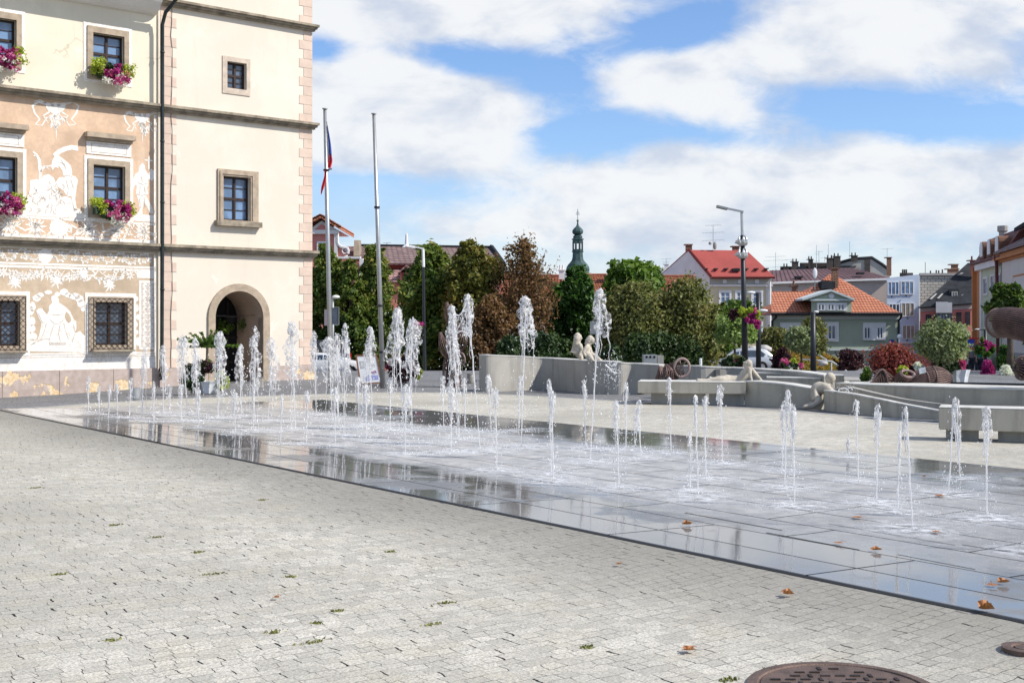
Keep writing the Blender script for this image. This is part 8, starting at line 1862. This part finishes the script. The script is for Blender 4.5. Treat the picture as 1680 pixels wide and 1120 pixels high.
JETS = [  # base x,y  top x,y  width, plume height, side, density, label
 (788, 740, 768, 481, 17, 70, 0, 1.3, 'tallest jet right of the ribbed sculpture, with its crest bent to the left'),
 (855, 733, 862, 486, 25, 85, 6, 1.4, 'tall jet with a big round bubble crest in front of the reddish feathery tree'),
 (968, 757, 984, 473, 24, 80, 6, 1.4, 'tallest jet of all, white curling crest below the church spire'),
 (754, 721, 742, 499, 22, 130, 3, 1.8, 'tall jet with a wide lacy veil in front of the ribbed sculpture'),
 (664, 728, 652, 504, 26, 95, -6, 1.8, 'tall jet with a lumpy veil right of the right flagpole, left of its twin'),
 (676, 706, 674, 524, 24, 90, 5, 1.7, 'tall jet with a lumpy veil above the dark flower tub, right of its twin'),
 (611, 697, 606, 536, 18, 80, -3, 1.4, 'chest-high jet directly in front of the sandwich board'),
 (564, 714, 566, 529, 15, 85, 3, 1.4, 'jet with a smooth oval crest between the two flagpoles'),
 (556, 700, 552, 547, 16, 80, 3, 1.3, 'jet half covered by the oval-crested jet, just right of the left flagpole'),
 (545, 688, 540, 552, 20, 75, 0, 1.4, 'wide soft jet standing in line with the left flagpole'),
 (519, 680, 515, 542, 13, 70, 0, 1.1, 'narrow jet in line with the right corner of the tower'),
 (485, 704, 478, 526, 22, 110, 0, 1.8, 'widest jet of the left part, in front of the tower right of the doorway'),
 (440, 690, 446, 553, 18, 90, 4, 1.2, 'thin veiled jet at the right jamb of the arched doorway'),
 (416, 706, 418, 535, 18, 120, 0, 1.7, 'tall jet before the right half of the dark arched doorway'),
 (396, 682, 394, 564, 17, 70, 0, 1.3, 'shorter bell-shaped jet in the middle of the dark arched doorway'),
 (358, 686, 361, 543, 21, 110, 2, 1.7, 'tall jet in front of the feathery tub tree, at the left door jamb'),
 (326, 690, 320, 552, 15, 95, 0, 1.1, 'pale jet against the cream wall just left of the feathery tree'),
 (308, 680, 300, 549, 18, 85, -3, 1.0, 'pale jet against the cream wall, second left of the feathery tree'),
 (268, 677, 267, 565, 12, 60, 2, .8, 'pale thin jet in front of the downpipe foot'),
 (232, 688, 237, 569, 10, 60, -2, .8, 'pale thin jet in front of the ornamented pilaster'),
 (145, 676, 145, 616, 6, 24, 0, .7, 'leftmost small jet of the whole fountain, before the peeling plinth'),
 (163, 680, 162, 633, 6, 22, 0, .7, 'second small jet from the left before the peeling plinth'),
 (178, 684, 180, 630, 6, 24, 0, .7, 'third small jet from the left before the peeling plinth'),
 (193, 686, 192, 628, 6, 22, 0, .7, 'fourth small jet from the left before the peeling plinth'),
 (212, 684, 215, 619, 7, 26, 0, .7, 'small jet right before the grey cylinder bin'),
 (252, 692, 252, 625, 6, 24, 0, .8, 'small jet right of the grey cylinder bin'),
 (279, 680, 278, 630, 7, 24, 0, .8, 'small jet below the lightning wire of the tower'),
 (297, 690, 297, 629, 7, 24, 0, .8, 'small jet at the left side of the dark shrub in the doorway tub'),
 (326, 701, 325, 636, 9, 30, 0, .9, 'small jet in front of the dark shrub of the doorway tub'),
 (386, 712, 384, 638, 10, 34, 0, .9, 'small broad jet below the bell-shaped jet in the doorway'),
 (503, 728, 504, 640, 8, 26, 0, .8, 'small thin jet in the foreground between the widest left jet and the tower corner'),
 (460, 728, 462, 646, 6, 24, 0, .8, 'small thin jet in front of the widest jet of the left part'),
 (550, 732, 550, 634, 12, 34, 0, 1.1, 'small jet with a broad foot in line with the left flagpole'),
 (589, 705, 588, 618, 9, 30, 0, .8, 'small pointed jet at the left leg of the sandwich board'),
 (601, 722, 600, 629, 10, 34, 0, .9, 'small pointed jet below the middle of the sandwich board'),
 (640, 706, 640, 621, 9, 30, 0, .8, 'small pointed jet between the right flagpole and the dark flower tub'),
 (665, 745, 666, 630, 12, 50, 0, 1.1, 'small jet in front of the dark flower tub'),
 (728, 700, 727, 616, 9, 32, 0, .9, 'small jet at the left foot of the ribbed sculpture'),
 (740, 742, 741, 624, 11, 50, 0, 1.1, 'small jet at the middle foot of the ribbed sculpture'),
 (763, 706, 762, 620, 8, 26, 0, .8, 'small jet in front of the small grey cylinder bin'),
 (806, 708, 801, 613, 9, 36, 4, 1.0, 'small jet curling over at the left end of the curved wall'),
 (815, 772, 813, 636, 8, 26, 0, 1.0, 'thin foreground jet just right of the curling small jet'),
 (851, 706, 853, 615, 9, 34, 0, .9, 'small jet beside the foot of the bubble-crested tall jet'),
 (905, 778, 901, 621, 8, 34, 3, 1.1, 'thin jet in front of the shadow on the curved wall'),
 (908, 790, 906, 640, 8, 46, 0, 1.1, 'thin jet touching the one in front of the wall shadow on its right'),
 (961, 736, 958, 622, 7, 30, 2, .9, 'small jet just left of the foot of the tallest jet'),
 (1016, 800, 1011, 655, 11, 60, 0, 1.2, 'ragged foreground jet right of the tallest jet'),
 (1027, 738, 1028, 627, 8, 26, 0, .9, 'small jet in front of the right end of the curved wall'),
 (1052, 752, 1047, 655, 9, 55, -3, 1.0, 'ragged small jet left of the bench with the reclining statue'),
 (1101, 743, 1098, 618, 8, 34, 0, .9, 'small smooth jet in front of the pinkish ring'),
 (1133, 805, 1132, 705, 6, 40, 0, 1.0, 'low ragged jet below the left end of the reclining statue'),
 (1146, 817, 1140, 647, 8, 28, 0, 1.0, 'thin jet with a round head below the legs of the reclining statue, left of two'),
 (1158, 785, 1157, 649, 8, 26, 0, .9, 'thin jet with a round head below the legs of the reclining statue, right of two'),
 (1186, 760, 1181, 631, 10, 32, 0, 1.0, 'white-headed jet under the waist of the reclining statue'),
 (1287, 800, 1292, 638, 9, 45, 0, 1.1, 'jet with a bent head, tallest of the tight group of three by the kneeling boy'),
 (1284, 772, 1284, 657, 8, 55, 0, 1.0, 'left and shortest jet of the tight group of three by the kneeling boy'),
 (1304, 830, 1300, 661, 10, 60, 0, 1.2, 'right jet of the tight group of three by the kneeling boy'),
 (1409, 790, 1404, 656, 10, 24, 0, 1.0, 'jet with a star-shaped head in front of the channel wall'),
 (1394, 750, 1392, 712, 4, 24, 0, .7, 'very low sputtering jet left of the star-headed jet'),
 (1438, 824, 1440, 662, 12, 48, -3, 1.2, 'broad-headed jet right of the star-headed jet'),
 (1498, 868, 1486, 665, 12, 44, -3, 1.2, 'jet with a smooth dome head left of the lone concrete bench'),
 (1473, 840, 1476, 690, 6, 60, 0, .9, 'faint dripping jet just left of the dome-headed jet'),
 (1556, 810, 1566, 650, 14, 60, 5, 1.3, 'forked jet in front of the left end of the lone concrete bench'),
 (1575, 785, 1573, 698, 5, 30, 0, .7, 'faint short jet right of the forked jet'),
 (1619, 851, 1619, 666, 14, 62, 0, 1.4, 'rightmost jet, in front of the lone concrete bench'),
 (1690, 905, 1692, 760, 8, 30, 0, 1.0, 'jet mostly outside the right edge whose splash reaches in'),
]
for bx, by, tx, ty, w_, hp, sd_, dn, lb in JETS:
    jet(bx, by, tx, ty, w_*(.9 if bx < 500 else 1), hp, lb, dn*(.6 if bx < 570 else .85), sd_)
# water arcs
def arc(pts, Y0, label, n=150, seed=1):
    rg = random.Random(seed); P = smooth([W(a, b, Y0+d) for a, b, d in pts], 6); root = empty('water_arc', P[0], label, 'water arc'); m = MB()
    m.tube(P, [.010*(1+.9*abs(mnoise.noise(Vector((i*.7, seed, 0))))) for i in range(len(P))], 6); m.build('stream', M_wst, root, smooth=True); m = MB()
    for i in range(n): p = P[rg.randrange(len(P))]; drop(m, (p.x+rg.gauss(0, .07), p.y+rg.gauss(0, .07), p.z+rg.gauss(-.05, .10)), rg.choice((.003, .0045, .007)), 1.4)
    m.build('droplets', M_wdr, root)
arc([(1372, 650, 0), (1376, 640, 0), (1382, 636.5, 0), (1390, 638, 0), (1394, 648, 0)], 23.9, 'water splashing over the hands of the kneeling boy', 120, 3)
arc([(1384, 648, 0), (1390, 638, 0), (1396, 636.5, 0), (1399, 640, 0)], 23.8, 'second curl of water right of the hands of the kneeling boy', 90, 4)
arc([(993, 598, 0), (1000, 604, 0), (1006, 610, 0), (1012, 612, 0)], 17, 'shower of drops thrown to the right from the tallest jet', 130, 5)
arc([(1003, 600, 0), (1010, 596, 0), (1013, 592, 0), (1009, 601, 0)], 17, 'curl of drops hanging in the air above the other thrown drops', 60, 6)
# wide veil joining the two tall middle jets
rg = random.Random(9); rt = empty('water_veil', W(757, 570, 17), 'glassy veil of water stretched between the bent tall jet and the lacy jet', 'water veil'); m = MB(); nu, nv = 22, 16
q4 = [(744, 510), (768, 486), (772, 552), (748, 552)]
for j in range(nv+1):
    for i in range(nu+1):
        u, v = i/nu, j/nv; x = (q4[0][0]*(1-u)+q4[1][0]*u)*(1-v)+(q4[3][0]*(1-u)+q4[2][0]*u)*v; y = (q4[0][1]*(1-u)+q4[1][1]*u)*(1-v)+(q4[3][1]*(1-u)+q4[2][1]*u)*v+16*math.sin(math.pi*u)*(1-v)-10*math.sin(math.pi*u)*v
        m.v.append(tuple(W(x+1.5*mnoise.noise(Vector((u*6, v*6, 1))), y+2*mnoise.noise(Vector((u*5, v*5, 4))), 16.9+.12*mnoise.noise(Vector((u*4, v*4, 9))))))
for j in range(nv):
    for i in range(nu):
        if mnoise.noise(Vector((i*.45, j*.45, 2))) > .22: continue
        k = j*(nu+1)+i; m.f.append((k, k+1, k+nu+2, k+nu+1))
m.build('sheet', M_wpl, rt, smooth=True); m = MB()
for row in ([(744+i*1.6, 553-10*math.sin(math.pi*i/17)) for i in range(18)], [(744+i*1.5, 512-26*i/16+16*math.sin(math.pi*i/16)) for i in range(17)]): m.tube([W(x, y, 16.9) for x, y in row], .010, 6)
m.build('edge', M_wst, rt)
